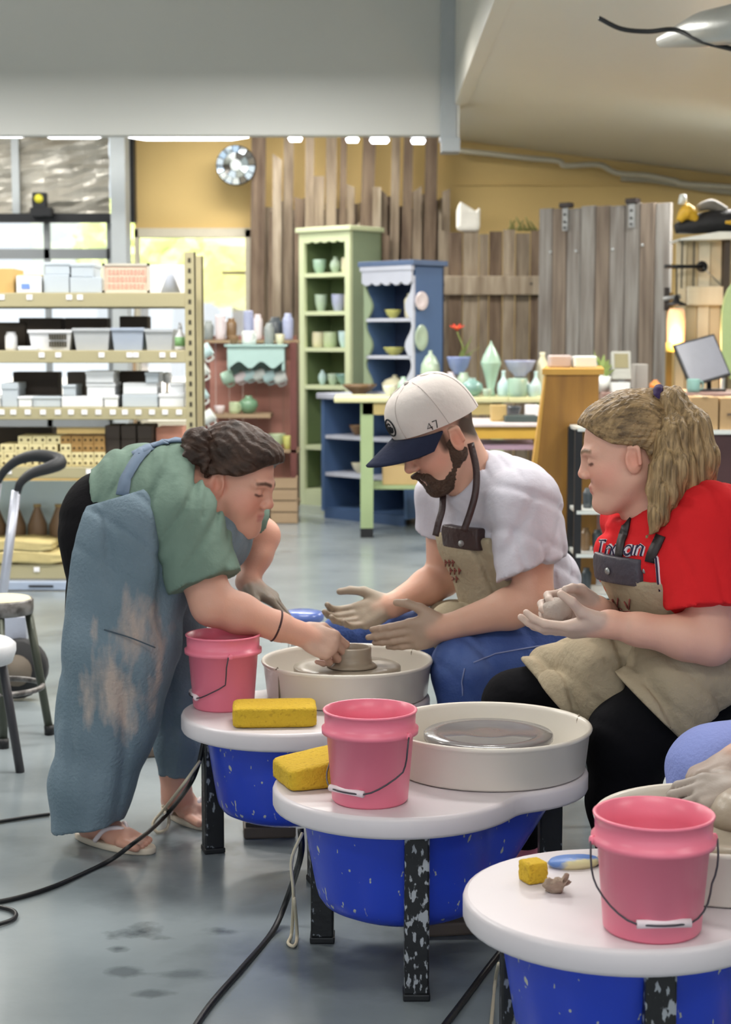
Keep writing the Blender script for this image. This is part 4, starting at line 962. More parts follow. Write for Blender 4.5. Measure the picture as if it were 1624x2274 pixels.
# low row: bottles, bags, blue board
G5 = 'bottles on the low rack shelf'
m_brown = mat('brown_bottle', '#6d5640', rough=.5, var=.1)
for k, px in enumerate((-15, 30, 78, 126)):
    hh = zat(1122, YR+.2)-rz_[4]; R = .05
    t = thing('brown_jug', 'brown shouldered jug on the low rack shelf, %s' % ('cut by the frame', 'behind the trolley shaft', 'between trolley and bent woman', 'half behind the bent woman')[k], 'jug', (xat(px, YR+.26), YR+.26, rz_[4]), group=G5)
    MB().lathe([(0, 0), (R, 0), (R, hh*.62), (R*.35, hh*.92), (R*.35, hh*.95), (0, hh*.95)], 20).build('body', m_brown, t)
    MB().lathe([(0, hh*.95), (R*.4, hh*.95), (R*.4, hh), (0, hh)], 14).build('cap', mat('tan_cap', '#8d7a55', rough=.6), t)
def sack(px, y0, y1, wpx, dy, lab, z0):
    w = wpx*mpp(YR); h = abs(zat(y1, YR)-zat(y0, YR)); bm = bmesh.new(); bmesh.ops.create_cube(bm, size=1)
    bmesh.ops.subdivide_edges(bm, edges=list(bm.edges), cuts=4, use_grid_fill=True)
    for v in bm.verts:
        q = v.co; k = (1-abs(q.x*2)**3*.35); v.co = Vector((q.x*w*(1+.03*math.sin(q.z*9)), q.y*.26, (q.z*k+.5)*h + .006*math.sin(q.x*23+q.y*17)))
    zmin = min(v.co.z for v in bm.verts)
    mb = MB().add([(v.co.x, v.co.y, v.co.z-zmin) for v in bm.verts], [[v.index for v in f.verts] for f in bm.faces], True); bm.free()
    single('clay_bag', mb, mat('bag_paper', '#cdbb83', rough=.7, bump=.5, bscale=12), lab, 'bag', 'clay bags on the low rack shelf', loc=(xat(px, YR+dy), YR+dy, z0))
sack(60, 1254, 1226, 175, .12, 'tan paper clay bag at the bottom of the low rack shelf', rz_[4]); sack(40, 1228, 1204, 160, .12, 'tan paper clay bag lying on top of another on the low rack shelf', rz_[4]+28*mpp(YR))
bl = thing('base_plinth', 'pale blue metal base under the storage rack', 'plinth', (xat(60, YR), YR, 0))
MB().box(x0r+.02, x1r-.02, YR-.05, YR-.01, .005, zat(1292, YR-.05), b=.004).build('face', mat('pale_blue_metal', '#a9b6cc', rough=.4), bl, world=True)
MB().box(xat(60, YR), xat(115, YR), YR-.053, YR-.049, .02, .03).build('slot', m_black, bl, world=True)
# pale sheet standing in for the pale light behind the jugs
rbox(-60, 330, 1068, 4, mat('pale_light_sheet', '#d5e8f2', rough=.3, var=.03), 'pale blue sheet standing in for light at the back of the low rack shelf', name='pale_sheet', cat='sheet', dy=.38, dep=.01, b=0)

# ================================================================== pottery display unit between rack and bookcase
YD = 11.3
m_redw = mat('red_brown_boards', '#b88578', rough=.8, var=.2, scale=4, stretch=(1, 1, 4), hex2='#9c685c')
m_old = mat('old_shelf_wood', '#b39a7c', rough=.8, hex2='#8f785e', scale=6, stretch=(.5, 2, 2))
du = thing('pottery_stand', 'red-brown board display stand with shelves of handmade mugs', 'display stand', (xat(555, YD), YD+.3, 0))
for k in range(7):
    a = 450+30*k; MB().box(xat(a, YD+.36), xat(a+29, YD+.36), YD+.36, YD+.385, 0, zat(745+6*(k % 2), YD)).build('back_board', m_redw, du, world=True)
zsA = zat(755, YD+.2); MB().box(xat(452, YD), xat(662, YD), YD+.22, YD+.36, zsA-.02, zsA).build('shelf', m_old, du, world=True)
zsC = zat(920, YD); MB().box(xat(466, YD), xat(600, YD), YD+.0, YD+.36, zsC-.025, zsC).build('shelf', m_old, du, world=True)
zsE = zat(1000, YD); MB().box(xat(590, YD), xat(662, YD), YD+.05, YD+.36, zsE-.02, zsE).build('shelf', m_old, du, world=True)
for px in (458, 652): MB().box(xat(px-7, YD+.05), xat(px+7, YD+.05), YD+.05, YD+.1, 0, zat(760, YD)).build('post', mat('dark_red_post', '#6b3d38', rough=.7), du, world=True)
MB().box(xat(452, YD), xat(662, YD), YD+.02, YD+.36, .1, .13).build('shelf', m_old, du, world=True)
ms = thing('mint_shelf', 'mint blue shelf with scalloped skirt and hanging mugs on the display stand', 'shelf', (xat(572, YD), YD+.05, zat(805, YD)))
a, c = xat(506, YD), xat(632, YD); z0, z1 = zat(803, YD), zat(765, YD)
m_mint = mat('mint_paint', '#a9c6c2', rough=.6, var=.05)
MB().box(a-.02, c+.02, YD-.03, YD+.22, z1-.015, z1, b=.004).build('top', m_mint, ms, world=True)
pl = [(a, z1-.015), (a, z0-.06)]
for k in range(31):
    u = k/30; pl.append((a+(c-a)*u, z0+.0-.045*abs(math.cos(u*PI*2.5))**2))
pl += [(c, z1-.015)]
MB().slab(pl, YD-.01, YD+.01).build('skirt', m_mint, ms, world=True)
MB().box(a, a+.015, YD, YD+.22, z0-.06, z1-.015).build('bracket', m_mint, ms, world=True); MB().box(c-.015, c, YD, YD+.22, z0-.06, z1-.015).build('bracket', m_mint, ms, world=True)
MB().box(a, c, YD+.205, YD+.22, z0-.09, z1-.015).build('back_rail', m_mint, ms, world=True)
GD = 'pottery on the display stand'
for k, (kind, px, y0, y1, w, g, dY, zz, lb) in enumerate((
    ('jar', 463, 755, 712, 26, 'grey', .3, zsA, 'grey jar at the rack end of the upper display shelf'), ('mug', 490, 755, 700, 24, 'pinkwhite', .28, zsA, 'pinkish mug second on the upper display shelf'),
    ('jar', 514, 755, 706, 26, 'brown', .3, zsA, 'brown jar third on the upper display shelf'), ('mug', 552, 755, 690, 22, 'lilac', .3, zsA, 'tall lilac tumbler in the middle of the upper display shelf'),
    ('jar', 573, 755, 698, 22, 'pinkwhite', .28, zsA, 'pinkish jar right of the lilac tumbler on the upper display shelf'), ('jar', 612, 755, 704, 34, 'dark', .32, zsA, 'dark jar near the end of the upper display shelf'), ('jar', 640, 755, 696, 26, 'lilac', .28, zsA, 'pale lilac jar beside the green bookcase on the upper display shelf'),
    ('mug', 553, 765, 735, 32, 'white', .08, z1, 'white mug on the mint shelf'), ('jar', 598, 765, 718, 24, 'grey', .08, z1, 'tall grey vase on the mint shelf'), ('cup', 520, 765, 745, 22, 'brown', .08, z1, 'brown cup on the mint shelf'), ('cup', 622, 765, 742, 22, 'cream', .08, z1, 'cream cup at the end of the mint shelf'),
    ('round', 552, 920, 880, 44, 'green', .1, zsC, 'round green pot on the lower display shelf'), ('mug', 522, 920, 894, 26, 'sage', .1, zsC, 'sage mug on the lower display shelf'), ('cup', 488, 920, 902, 24, 'pinkwhite', .1, zsC, 'pinkish cup on the lower display shelf'),
    ('bowl', 615, 1000, 966, 40, 'sage', .15, zsE, 'sage bowl on the low side shelf of the display stand'), ('cup', 640, 1000, 970, 24, 'yellow', .12, zsE, 'yellow cup on the low side shelf of the display stand'))):
    pot(kind, px, y0, y1, w, YD+dY, g, lb, group=GD, z0=zz, handle=(-.8 if kind == 'mug' else None), name=kind, cat='mug' if kind == 'mug' else 'pottery')
# hanging mugs on pegs
pg = MB(); G6 = 'mugs hanging under the mint shelf'
for k, (px, py, w, g) in enumerate(((506, 838, 30, 'mint'), (534, 838, 22, 'pinkwhite'), (554, 834, 22, 'ice'), (576, 832, 24, 'white'), (598, 836, 26, 'ice'), (622, 838, 28, 'white'))):
    p = U(px, py, YD+.12); R = w*mpp(YD)/2; H = .085
    t = thing('hanging_mug', 'pale mug hanging on its peg under the mint shelf, %s from the rack side' % ('first', 'second', 'third', 'fourth', 'fifth', 'last')[k], 'mug', p, group=G6)
    Mx = Matrix.Rotation(math.radians(70), 4, 'Y') @ Matrix.Rotation(.5, 4, 'Z')
    MB().lathe([(r*R, q*H-H/2) for r, q in PROF['mug']], 18).xf(Mx).build('body', GL[g], t)
    MB().tube(smooth_path([Vector((R*.9, 0, H*.3)), Vector((R*1.5, 0, H*.25)), Vector((R*1.5, 0, -H*.25)), Vector((R*.9, 0, -H*.3))], 4), R*.14, 7).xf(Mx).build('handle', GL[g], t)
    MB().tube([p+Vector((0, .095, R*1.3)), p+Vector((0, -.01, R*1.2))], .005, 6).build('peg', m_old, ms, world=True)
for k, (px, py) in enumerate(((448, 822), (446, 876), (462, 926), (456, 780))):
    p = U(px, py, YD-.1); R, H = .045, .085
    t = thing('hanging_mug', 'pale mug hanging beside the rack post, %s' % ('second from the top', 'third from the top', 'lowest of the four', 'top one')[k], 'mug', p, group='mugs hanging beside the rack post')
    Mx = Matrix.Rotation(math.radians(60), 4, 'Y')
    MB().lathe([(r*R, q*H-H/2) for r, q in PROF['mug']], 18).xf(Mx).build('body', GL['ice' if k % 2 else 'white'], t)
    MB().tube(smooth_path([Vector((R*.9, 0, H*.3)), Vector((R*1.5, 0, H*.25)), Vector((R*1.5, 0, -H*.25)), Vector((R*.9, 0, -H*.3))], 4), R*.14, 7).xf(Mx).build('handle', GL['white'], t)
    MB().tube([p+Vector((0, .16, R*1.2)), p+Vector((0, -.01, R*1.1))], .005, 6).build('peg', m_old, du, world=True)
# wooden crate and sacks at its foot
for px0, px1, y1, Y, m, lb in ((600, 660, 1060, 11.2, m_old, 'old wooden crate at the foot of the display stand beside the green bookcase'), (470, 590, 1050, 11.25, m_redw, 'red-brown crate at the foot of the display stand')):
    a, c = xat(px0, Y), xat(px1, Y); h = zat(y1, Y)
    t = thing('crate', lb, 'crate', ((a+c)/2, Y, 0), group='crates under the display stand')
    for q in range(4): MB().box(-(c-a)/2, (c-a)/2, -.012, 0, h*q/4+.004, h*(q+1)/4-.004).build('slat', m, t)
    MB().box(-(c-a)/2, (c-a)/2, 0, .02, 0.01, h-.01).build('back_panel', m_dk, t)
    for sx in (-1, 1): MB().box(sx*(c-a)/2-.012*(sx > 0), sx*(c-a)/2+.012*(sx < 0), 0, .12, 0, h).build('side', m, t)

# ================================================================== hand truck and stools at the left edge
YH = 7.0
hd_ = thing('hand_truck', 'silver hand truck with looped black grip beside the rack', 'hand truck', (xat(10, YH), YH, 0))
gr = smooth_path([U(-8, 1075, YH), U(10, 1046, YH), U(40, 1022, YH), U(80, 1012, YH), U(120, 1018, YH), U(133, 1028, YH-.03), U(112, 1038, YH-.08), U(70, 1052, YH-.12), U(46, 1072, YH-.14), U(38, 1095, YH-.14)], 5)
n_ = len(gr)
MB().tube(gr, [.016 + .014*math.sin(PI*i/(n_-1))**2 for i in range(n_)], 10).build('grip', mat('black_foam', '#191b20', rough=.6), hd_, world=True)
MB().tube([U(36, 1090, YH-.14), U(10, 1290, YH-.12), U(-18, 1500, YH-.1)], .02, 12).build('shaft', mat('brushed_aluminium', '#c3c6d4', rough=.35, metal=.6), hd_, world=True)
MB().tube([U(-6, 1072, YH), U(-60, 1500, YH)], .02, 12).build('shaft', mat('brushed_aluminium', '#c3c6d4'), hd_, world=True)
cw = Z(40, 1556, 0); YW = cw.y
MB().tube([(cw.x, YW-.02, .11), (cw.x, YW+.05, .11)], .1, 24).build('tyre', mat('tyre_black', '#2a2a2c', rough=.8), hd_, world=True)
MB().tube([(cw.x, YW-.028, .11), (cw.x, YW-.018, .11)], .055, 18).build('hub', mat('hub_brown', '#7b6f62', rough=.6), hd_, world=True)
MB().tube([(cw.x, YW+.1, .11), (cw.x-.5, YW+.1, .11)], .012, 8).build('axle', m_steel, hd_, world=True)
MB().box(cw.x-.5, cw.x+.02, YW+.06, YW+.10, .2, .28).build('toe_frame', mat('brushed_aluminium', '#c3c6d4'), hd_, world=True)
for py in (1390, 1425): MB().box(xat(-40, YH), xat(30, YH), YH-.12, YH-.08, zat(py, YH)-.012, zat(py, YH)+.012).build('cross_bar', m_steel, hd_, world=True)
# metal stool with wooden seat
fl0 = Z(20, 1682, 0); fl1 = Z(118, 1612, 0)
sc0 = U(-2, 1330, (fl0.y+fl1.y)/2+.05)
st = thing('metal_stool', 'grey metal stool with round cream seat and foot ring at the frame edge', 'stool', (sc0.x, sc0.y, 0))
R = 76*mpp(sc0.y)
zs_ = sc0.z
MB().lathe([(0, .004), (R*.88, .004), (R*.93, .0), (R*.93, -.002), (0, -.002)], 32, c=(sc0.x, sc0.y, zs_)).build('seat_pad', mat('cream_seat', '#d8d0ae', rough=.6), st, world=True)
MB().lathe([(R*.9, -.045), (R*.98, -.045), (R, -.03), (R, -.004), (R*.97, .002), (R*.93, .0), (R*.9, -.02)], 32, c=(sc0.x, sc0.y, zs_)).build('seat_rim', mat('worn_grey_metal', '#8e8a88', rough=.45, metal=.4, hex2='#54504e', scale=25, contrast=(.4, .6)), st, world=True)
for dx, dy in ((1, .25), (.25, -1), (-1, -.2), (-.2, 1)):
    k = 1.35
    MB().tube([(sc0.x+dx*R*.8, sc0.y+dy*R*.8, zs_-.03), (sc0.x+dx*R*k, sc0.y+dy*R*k, .01)], .013, 10).build('leg', mat('dark_olive_metal', '#4e5248', rough=.4, metal=.4), st, world=True)
    MB().tube([(sc0.x+dx*R*k, sc0.y+dy*R*k, 0), (sc0.x+dx*R*k*.99, sc0.y+dy*R*k*.99, .03)], .016, 10).build('foot', m_black, st, world=True)
for zr, kk in ((.16, 1.22),):
    ring = [(sc0.x+R*kk*math.cos(2*PI*i/28), sc0.y+R*kk*math.sin(2*PI*i/28), zr) for i in range(29)]
    MB().tube(ring, .009, 8, caps=False).build('foot_ring', mat('worn_grey_metal', '#8e8a88'), st, world=True)
# small white stool in front, cut by the frame
p = U(-10, 1432, 4.6)
s2 = thing('low_stool', 'low white-topped stool cut by the frame edge before the metal stool', 'stool', (p.x-.08, 4.6, 0))
MB().lathe([(0, -.05), (.125, -.05), (.135, -.02), (.135, 0), (.12, .012), (0, .012)], 28, c=(0, 0, p.z)).build('seat', mat('white_plastic', '#dfe0e4'), s2)
for a in (.6, 2.2, 3.7, 5.3): MB().tube([(.10*math.cos(a), .10*math.sin(a), p.z-.04), (.15*math.cos(a), .15*math.sin(a), 0)], .013, 10).build('leg', mat('dark_metal_leg', '#3f3d42', rough=.4), s2)
# two-wheeled base behind woman: blue stool beyond the wheel
bs = U(672, 1372, 5.3)
b3 = thing('blue_stool', 'low stool with round glossy blue seat beyond the first wheel', 'stool', (bs.x, bs.y, 0))
R = 49*mpp(5.3)
MB().lathe([(0, -.02), (R*.7, -.02), (R*.98, -.006), (R, .006), (R*.96, .018), (R*.6, .024), (0, .026)], 32, c=(0, 0, bs.z)).build('seat', mat('glossy_blue', '#5f74b6', rough=.2, var=.05, bump=0), b3)
for a in (.8, 2.4, 3.9, 5.5): MB().tube([(R*.6*math.cos(a), R*.6*math.sin(a), bs.z-.02), (R*.9*math.cos(a), R*.9*math.sin(a), 0)], .012, 10).build('leg', m_steel, b3)

# ================================================================== pottery wheels
HT = .365
m_table = mat('white_table_plastic', '#dad3d8', rough=.34, var=.025, scale=5, bump=.01)
m_pan = mat('ivory_pan_plastic', '#e6dfd4', rough=.3, var=.02, scale=5, bump=.0)
m_body = mat('royal_blue_plastic', '#2444c8', rough=.32, var=.08, scale=4, bump=.01)
overlay(m_body, '#b9bcae', 60, .68, .71, stretch=(1, 1, .6), detail=2)
overlay(m_body, '#c3c2ae', 22, .665, .69, stretch=(1.5, 1.5, .5), detail=6)
m_leg = mat('black_leg_paint', '#131418', rough=.4, var=.2)
overlay(m_leg, '#8d929a', 70, .62, .66, stretch=(1, 1, .5), detail=3)
m_leg2 = mat('splashed_leg_paint', '#131418', rough=.4, var=.2)
overlay(m_leg2, '#a7abb2', 90, .54, .58, stretch=(1, 1, .45), detail=5)
m_headwet = mat('wet_grey_wheel', '#67656e', rough=.16, hex2='#8d8984', scale=9, bump=.05, bscale=20, coat=.3)
m_slip = mat('tan_slip', '#8f8576', rough=.3, hex2='#a89c8c', scale=9, bump=.15, bscale=30)
m_clay = mat('wet_clay', '#a99b8b', rough=.35, hex2='#948674', scale=12, bump=.1, bscale=40)
LOBE, RL, RD = (-.19, -.125), .245, .205
def radial(cx, cy, inset, th):
    best = 0
    for (ox, oy, r) in ((LOBE[0], LOBE[1], RL-inset), (0, 0, RD-inset)):
        dx, dy = math.cos(th), math.sin(th); fx, fy = cx-ox, cy-oy
        b = fx*dx + fy*dy; c = fx*fx+fy*fy-r*r; q = b*b-c
        if q > 0: best = max(best, -b+math.sqrt(q))
    return best
def outline(inset, n=72, cx=-.11, cy=-.07):
    rr = [radial(cx, cy, inset, 2*PI*i/n) for i in range(n)]
    for _ in range(3): rr = [(rr[i-1]+2*rr[i]+rr[(i+1) % n])/4 for i in range(n)]
    return [(cx+rr[i]*math.cos(2*PI*i/n), cy+rr[i]*math.sin(2*PI*i/n)) for i in range(n)]
def wheel(loc, rot, label, headmat):
    t = thing('pottery_wheel_station', label, 'pottery wheel', loc, rot, group='row of pottery wheels')
    MB().prism(outline(0), HT-.042, HT, bev=.008).build('table_top', m_table, t)
    # blue motor housing, narrowing downwards to the round end
    n = 64; cx, cy = -.175, -.11; vs = []; fs = []; lv = 16
    top = [radial(cx, cy, .058, 2*PI*i/n) for i in range(n)]
    for _ in range(4): top = [(top[i-1]+2*top[i]+top[(i+1) % n])/4 for i in range(n)]
    for j in range(lv):
        q = j/(lv-1); z = .115 + (HT-.042-.115)*q
        for i in range(n):
            rb = .165; k = q**.85
            r = rb + (top[i]-rb)*k
            if q < .18: r *= .80 + .20*math.sqrt(max(0, 1-((.18-q)/.18)**2))
            vs.append((cx+r*math.cos(2*PI*i/n), cy+r*math.sin(2*PI*i/n), z))
    for j in range(lv-1):
        for i in range(n): fs.append((j*n+i, j*n+(i+1) % n, (j+1)*n+(i+1) % n, (j+1)*n+i))
    fs.append(tuple(reversed(range(n)))); fs.append(tuple(range((lv-1)*n, lv*n)))
    MB().add(vs, fs, True).build('motor_housing', m_body, t)
    for k, (x, y) in enumerate(((-.34, 0), (-.155, -.30), (.134, .05))):
        w = .0235
        lg = MB().box(x-w, x+w, y-w, y+w, .012, HT-.042, b=.004).build('leg', m_leg2 if k == 1 else m_leg, t)
        MB().box(x-w-.002, x+w+.002, y-w-.002, y+w+.002, 0, .014, b=.003).build('foot', m_black, lg)
    # splash pan of two halves
    R = .209; h = .091
    prof = [(0, .002), (R*.93, .002), (R*.945, .006), (R*.985, h-.012), (R*1.0, h-.010), (R*1.012, h-.004), (R*1.0, h), (R*.975, h-.002), (R*.965, h-.01), (R*.925, .012), (R*.9, .008), (0, .008)]
    pan = MB().lathe(prof, 56, c=(0, 0, HT)).build('splash_pan', m_pan, t)
    for a in (.35, .35+PI):
        c0, s0 = math.cos(a), math.sin(a)
        MB().tube([(R*.965*c0, R*.965*s0, HT+.012), (R*.972*c0, R*.972*s0, HT+h-.008), (R*.99*c0, R*.99*s0, HT+h+.0015), (R*1.012*c0, R*1.012*s0, HT+h-.004)], .0022, 6).build('seam', mat('seam_brown', '#8a7d6c', rough=.6), pan)
    hz = HT+h-.018
    hd = MB().lathe([(0, HT+.01), (.03, HT+.01), (.03, hz-.018), (.128, hz-.016), (.132, hz-.012), (.132, hz-.002), (.13, hz), (.10, hz+.0008), (.097, hz-.0004), (.06, hz+.0006), (.057, hz-.0004), (.03, hz+.0006), (0, hz+.0004)], 48).build('wheel_head', headmat, t)
    return t
WL = [Vector((-.045, 4.04, 0)), Vector((.251, 3.339, 0)), Vector((.588, 2.676, 0))]
wheel(WL[0], math.radians(17), 'pottery wheel being used, between the bent woman and the man in the cap', m_slip)
wheel(WL[1], 0, 'empty grey-headed pottery wheel in front of the woman in red', m_headwet)
wheel(WL[2], 0, 'nearest pottery wheel with clay scraps on its table, cut by the frame', m_slip)
# the clay pot on the first wheel
pz = HT+.091-.018
cpot = thing('clay_pot', 'low wet clay cylinder being thrown on the first wheel', 'clay pot', WL[0] + Vector((.012, -.015, pz)))
MB().lathe([(0, .002), (.062, .002), (.056, .008), (.049, .012), (.047, .03), (.0475, .047), (.045, .051), (.042, .049), (.041, .03), (.04, .014), (0, .012)], 36).build('wall', m_clay, cpot)
# lump on wheel three
lump = MB().lathe([(0, .0), (.07, .0), (.066, .02), (.055, .04), (.04, .052), (0, .056)], 28)
single('clay_lump', lump, m_clay, 'mound of wet clay on the nearest wheel under the hands', 'clay', loc=WL[2] + Vector((.05, .02, pz)))

# ---- pink buckets
m_pink = mat('translucent_pink', '#f48199', rough=.32, var=.04, scale=3, trans=.0, sss=0, bump=.02)
m_wire = mat('handle_wire', '#4c4a52', rough=.4, metal=.6); m_grip = mat('grip_white', '#eeddE4'.lower(), rough=.4)
def bucket(px, py, rot, label, grip_deg=88, water=.12):
    p = Z(px, py, HT); t = thing('pink_bucket', label, 'bucket', p, rot, group='pink water buckets')
    R0, R1, H = .0725, .089, .177
    prof = [(0, 0), (R0-.004, 0), (R0, .005), (R0+(R1-.003-R0)*.74, H*.74), (R1+.0025, H*.745), (R1+.003, H*.80), (R1-.003, H*.81), (R1-.002, H*.97), (R1, H*.975), (R1+.0008, H*.99), (R1-.001, H), (R1-.005, H*.995), (R1-.0055, H*.8), (R0-.003, .006), (0, .005)]
    MB().lathe(prof, 56).build('pail', m_pink, t)
    rw = R0-.004+(R1-R0)*.74*(water/.131)
    MB().lathe([(0, water), (rw, water), (rw, water+.001), (0, water+.001)], 40).build('slip_water', mat('pink_slip_water', '#cf7f8c', rough=.1, var=.1), t)
    # bail handle: pivots at +-x on the collar
    a = math.radians(grip_deg); Rp = R1+.006; zp = H*.77; L = .112
    pts = []
    for k in range(25):
        u = k/24; ang = PI*u
        x = -Rp*math.cos(ang)*(1.0 + .10*math.sin(ang)); dd = L*math.sin(ang)**.75
        if .36 < u < .64: dd = L*math.sin(PI*.36)**.75 + .0
        pts.append((x, -Rp*.05 - dd*math.cos(a) - (.004 if 0 < k < 24 else 0) , zp - dd*math.sin(a)))
    pts = [(x, min(y, -math.sqrt(max(0, (R0+(R1-R0)*max(0, z)/H+.006)**2 - x*x))) if grip_deg > 60 else y, z) for x, y, z in pts]
    b = MB().tube(pts, .0016, 6).build('bail_wire', m_wire, t)
    mid = [p_ for k, p_ in enumerate(pts) if 9 <= k <= 15]
    MB().tube([Vector(mid[0]), Vector(mid[-1])], .0065, 12).build('grip', m_grip, b)
    for sx in (-1, 1):
        MB().lathe([(.007, 0), (.007, .006), (.004, .008), (0, .008)], 12).xf(Matrix.Translation((sx*(R1-.001), 0, zp)) @ Matrix.Rotation(sx*PI/2, 4, 'Y')).build('handle_boss', m_pink, t)
    return t
bucket(497, 1569, math.radians(-75), 'pink bucket on the first wheel table beside the bent woman')
bucket(822, 1776, math.radians(-38), 'pink bucket on the second wheel table before the empty wheel')
bucket(1448, 2061, math.radians(4), 'pink bucket on the nearest wheel table, largest of the three')

# ---- sponges and scraps
m_sponge = mat('yellow_sponge', '#d2ad2c', rough=.9, var=.08, scale=30, bump=.35, bscale=160)
overlay(m_sponge, '#c09b26', 110, .58, .68, detail=2)
def sponge(px, py, w, d, h, rot, label, wedge=0, m=None, ex=6):
    p = Z(px, py, HT); ex = max(ex, 11); bm = bmesh.new(); bmesh.ops.create_cube(bm, size=2)
    bmesh.ops.subdivide_edges(bm, edges=list(bm.edges), cuts=9, use_grid_fill=True)
    for v in bm.verts:
        q = v.co; nrm = (abs(q.x)**ex+abs(q.y)**ex+abs(q.z)**ex)**(1/ex)
        q = q/nrm if nrm > 1e-6 else q
        zz = (q.z*.5+.5); k = 1-wedge*(.5-q.x*.5)
        v.co = Vector((q.x*w/2, q.y*d/2, zz*h*k)) + Vector((random.uniform(-1, 1), random.uniform(-1, 1), random.uniform(0, 1)))*.0008
    zmin = min(v.co.z for v in bm.verts)
    mb = MB().add([(v.co.x, v.co.y, v.co.z-zmin) for v in bm.verts], [[v.index for v in f.verts] for f in bm.faces], True); bm.free()
    return single('sponge', mb, m or m_sponge, label, 'sponge', 'sponges on the wheel tables', loc=p, rz=rot)
sponge(610, 1605, .19, .115, .046, math.radians(4), 'large yellow sponge on the first wheel table')
sponge(706, 1735, .155, .13, .062, math.radians(20), 'yellow wedge of sponge half behind the second bucket', wedge=.35)
sponge(1184, 1957, .036, .036, .034, math.radians(25), 'small yellow sponge cube on the nearest wheel table', ex=10)
lp = Z(1236, 1981, HT)
bm = bmesh.new(); bmesh.ops.create_icosphere(bm, subdivisions=3, radius=1)
for v in bm.verts:
    q = v.co; k = 1+.35*math.sin(q.x*5+1)*math.sin(q.y*4+q.z*6)+random.uniform(-.08, .08); v.co = Vector((q.x*.021*k, q.y*.013*k, max(0, (q.z+.75)*.012*k + (.008 if q.x > .5 else 0))))
single('clay_scrap', MB().add([tuple(v.co) for v in bm.verts], [[v.index for v in f.verts] for f in bm.faces], True), mat('dry_clay_scrap', '#9c8878', rough=.8, var=.15, bump=.5), 'crumbly brown clay scrap beside the small sponge cube', 'clay', loc=lp)
bm.free()
rp_ = Z(1275, 1922, HT)
rbm = thing('painted_rib', 'oval blue and tan painted pottery rib behind the small sponge cube', 'pottery tool', rp_, math.radians(12))
MB().lathe([(0, 0), (.03, 0), (.034, .006), (.03, .012), (0, .013)], 28).xf(Matrix.Diagonal((1.35, .8, 1, 1))).build('blade', mat('rib_paint', '#5f86cc', rough=.4, hex2='#d5cda0', scale=14, contrast=(.45, .55)), rbm)
MB().lathe([(0, .0), (.012, 0), (.014, .006), (.01, .012), (0, .012)], 18, c=(.052, 0, 0)).build('tip', mat('rib_tan', '#b29a78', rough=.6), rbm)

# ---- cables and twine on the floor
m_cable = mat('black_cable', '#121317', rough=.45, var=.1)
def cable(pts, r, label, m=m_cable, name='power_cable', cat='cable'):
    P = smooth_path(pts, 6); return single(name, MB().tube(P, r, 8), m, label, cat)
def fz(px, py, z=.006): return Z(px, py, z)
cable([U(452, 1648, 3.93), U(440, 1700, 3.93), U(420, 1745, 3.92), fz(378, 1800, .04), fz(335, 1843, .035), fz(292, 1876, .05), fz(235, 1916), fz(120, 1968), fz(20, 1998), fz(-60, 2008)], .0055, 'black cable from the first wheel across the floor in front of the bare feet')
cable([fz(-40, 2004), fz(0, 2014), fz(28, 2022), fz(35, 2034), fz(18, 2046), fz(-40, 2062)], .005, 'black cable loop on the floor at the frame edge')
cable([fz(110, 1808), fz(80, 1812), fz(40, 1818), fz(-50, 1832)], .005, 'short black cable entering behind the denim apron hem')
cable([U(668, 1840, 3.28), U(668, 1900, 3.28), fz(640, 1990, .06), fz(605, 2070), fz(540, 2148), fz(470, 2228), fz(420, 2300)], .0065, 'black cable from the second wheel running to the lower frame edge')
cable([fz(1150, 2070), fz(1125, 2098), fz(1080, 2155), fz(1030, 2222), fz(970, 2300)], .0065, 'black cable on the floor below the nearest wheel table')
m_twine = mat('pale_twine', '#cfc4ad', rough=.9, var=.1)
cable([U(445, 1690, 3.90), U(405, 1745, 3.88), fz(362, 1800, .05), fz(340, 1828, .02), fz(350, 1848), fz(372, 1838, .01), fz(374, 1806, .03), fz(362, 1790, .06)], .004, 'pale twine loop tied to the first wheel cable', m_twine, 'twine', 'twine')
cable([U(672, 1850, 3.26), U(648, 1910, 3.27), U(652, 1985, 3.27), fz(648, 2070, .01), fz(640, 2094), fz(654, 2100), fz(660, 2075, .01), U(654, 1995, 3.26)], .0035, 'pale twine loop hanging by the leg of the second wheel', m_twine, 'twine', 'twine')
cable([U(1108, 2140, 2.9), fz(1100, 2180), fz(1090, 2290)], .0035, 'pale twine under the nearest wheel table', m_twine, 'twine', 'twine')
# ---- foot pedals
def pedal(px, py, w, d, rot, label):
    p = Z(px, py, 0); t = thing('foot_pedal', label, 'foot pedal', p, rot, group='wheel foot pedals')
    MB().box(-w/2, w/2, -d/2, d/2, 0, .03, b=.006).build('base', mat('pedal_brown', '#6f6258', rough=.6, var=.2), t)
    pv = MB().slab([(-w/2+.005, .03), (w/2-.005, .03), (w/2-.005, .075), (-w/2+.005, .04)], -d/2+.008, d/2-.008).build('treadle', mat('pedal_dark', '#4a4340', rough=.6, var=.2), t)
    for k in range(5): MB().box(-w*.35+k*w*.16, -w*.35+k*w*.16+.006, -d/2+.012, d/2-.012, .049+k*.006*w/.12, .053+k*.007*w/.12).build('tread_rib', mat('pedal_brown', '#6f6258'), pv)
pedal(598, 1850, .13, .10, .1, 'brown foot pedal under the first wheel')
pedal(1010, 2055, .22, .13, .15, 'dark brown foot pedal under the second wheel')
pedal(320, 1676, .10, .09, .3, 'brown pedal on the floor between the legs of the bent woman')


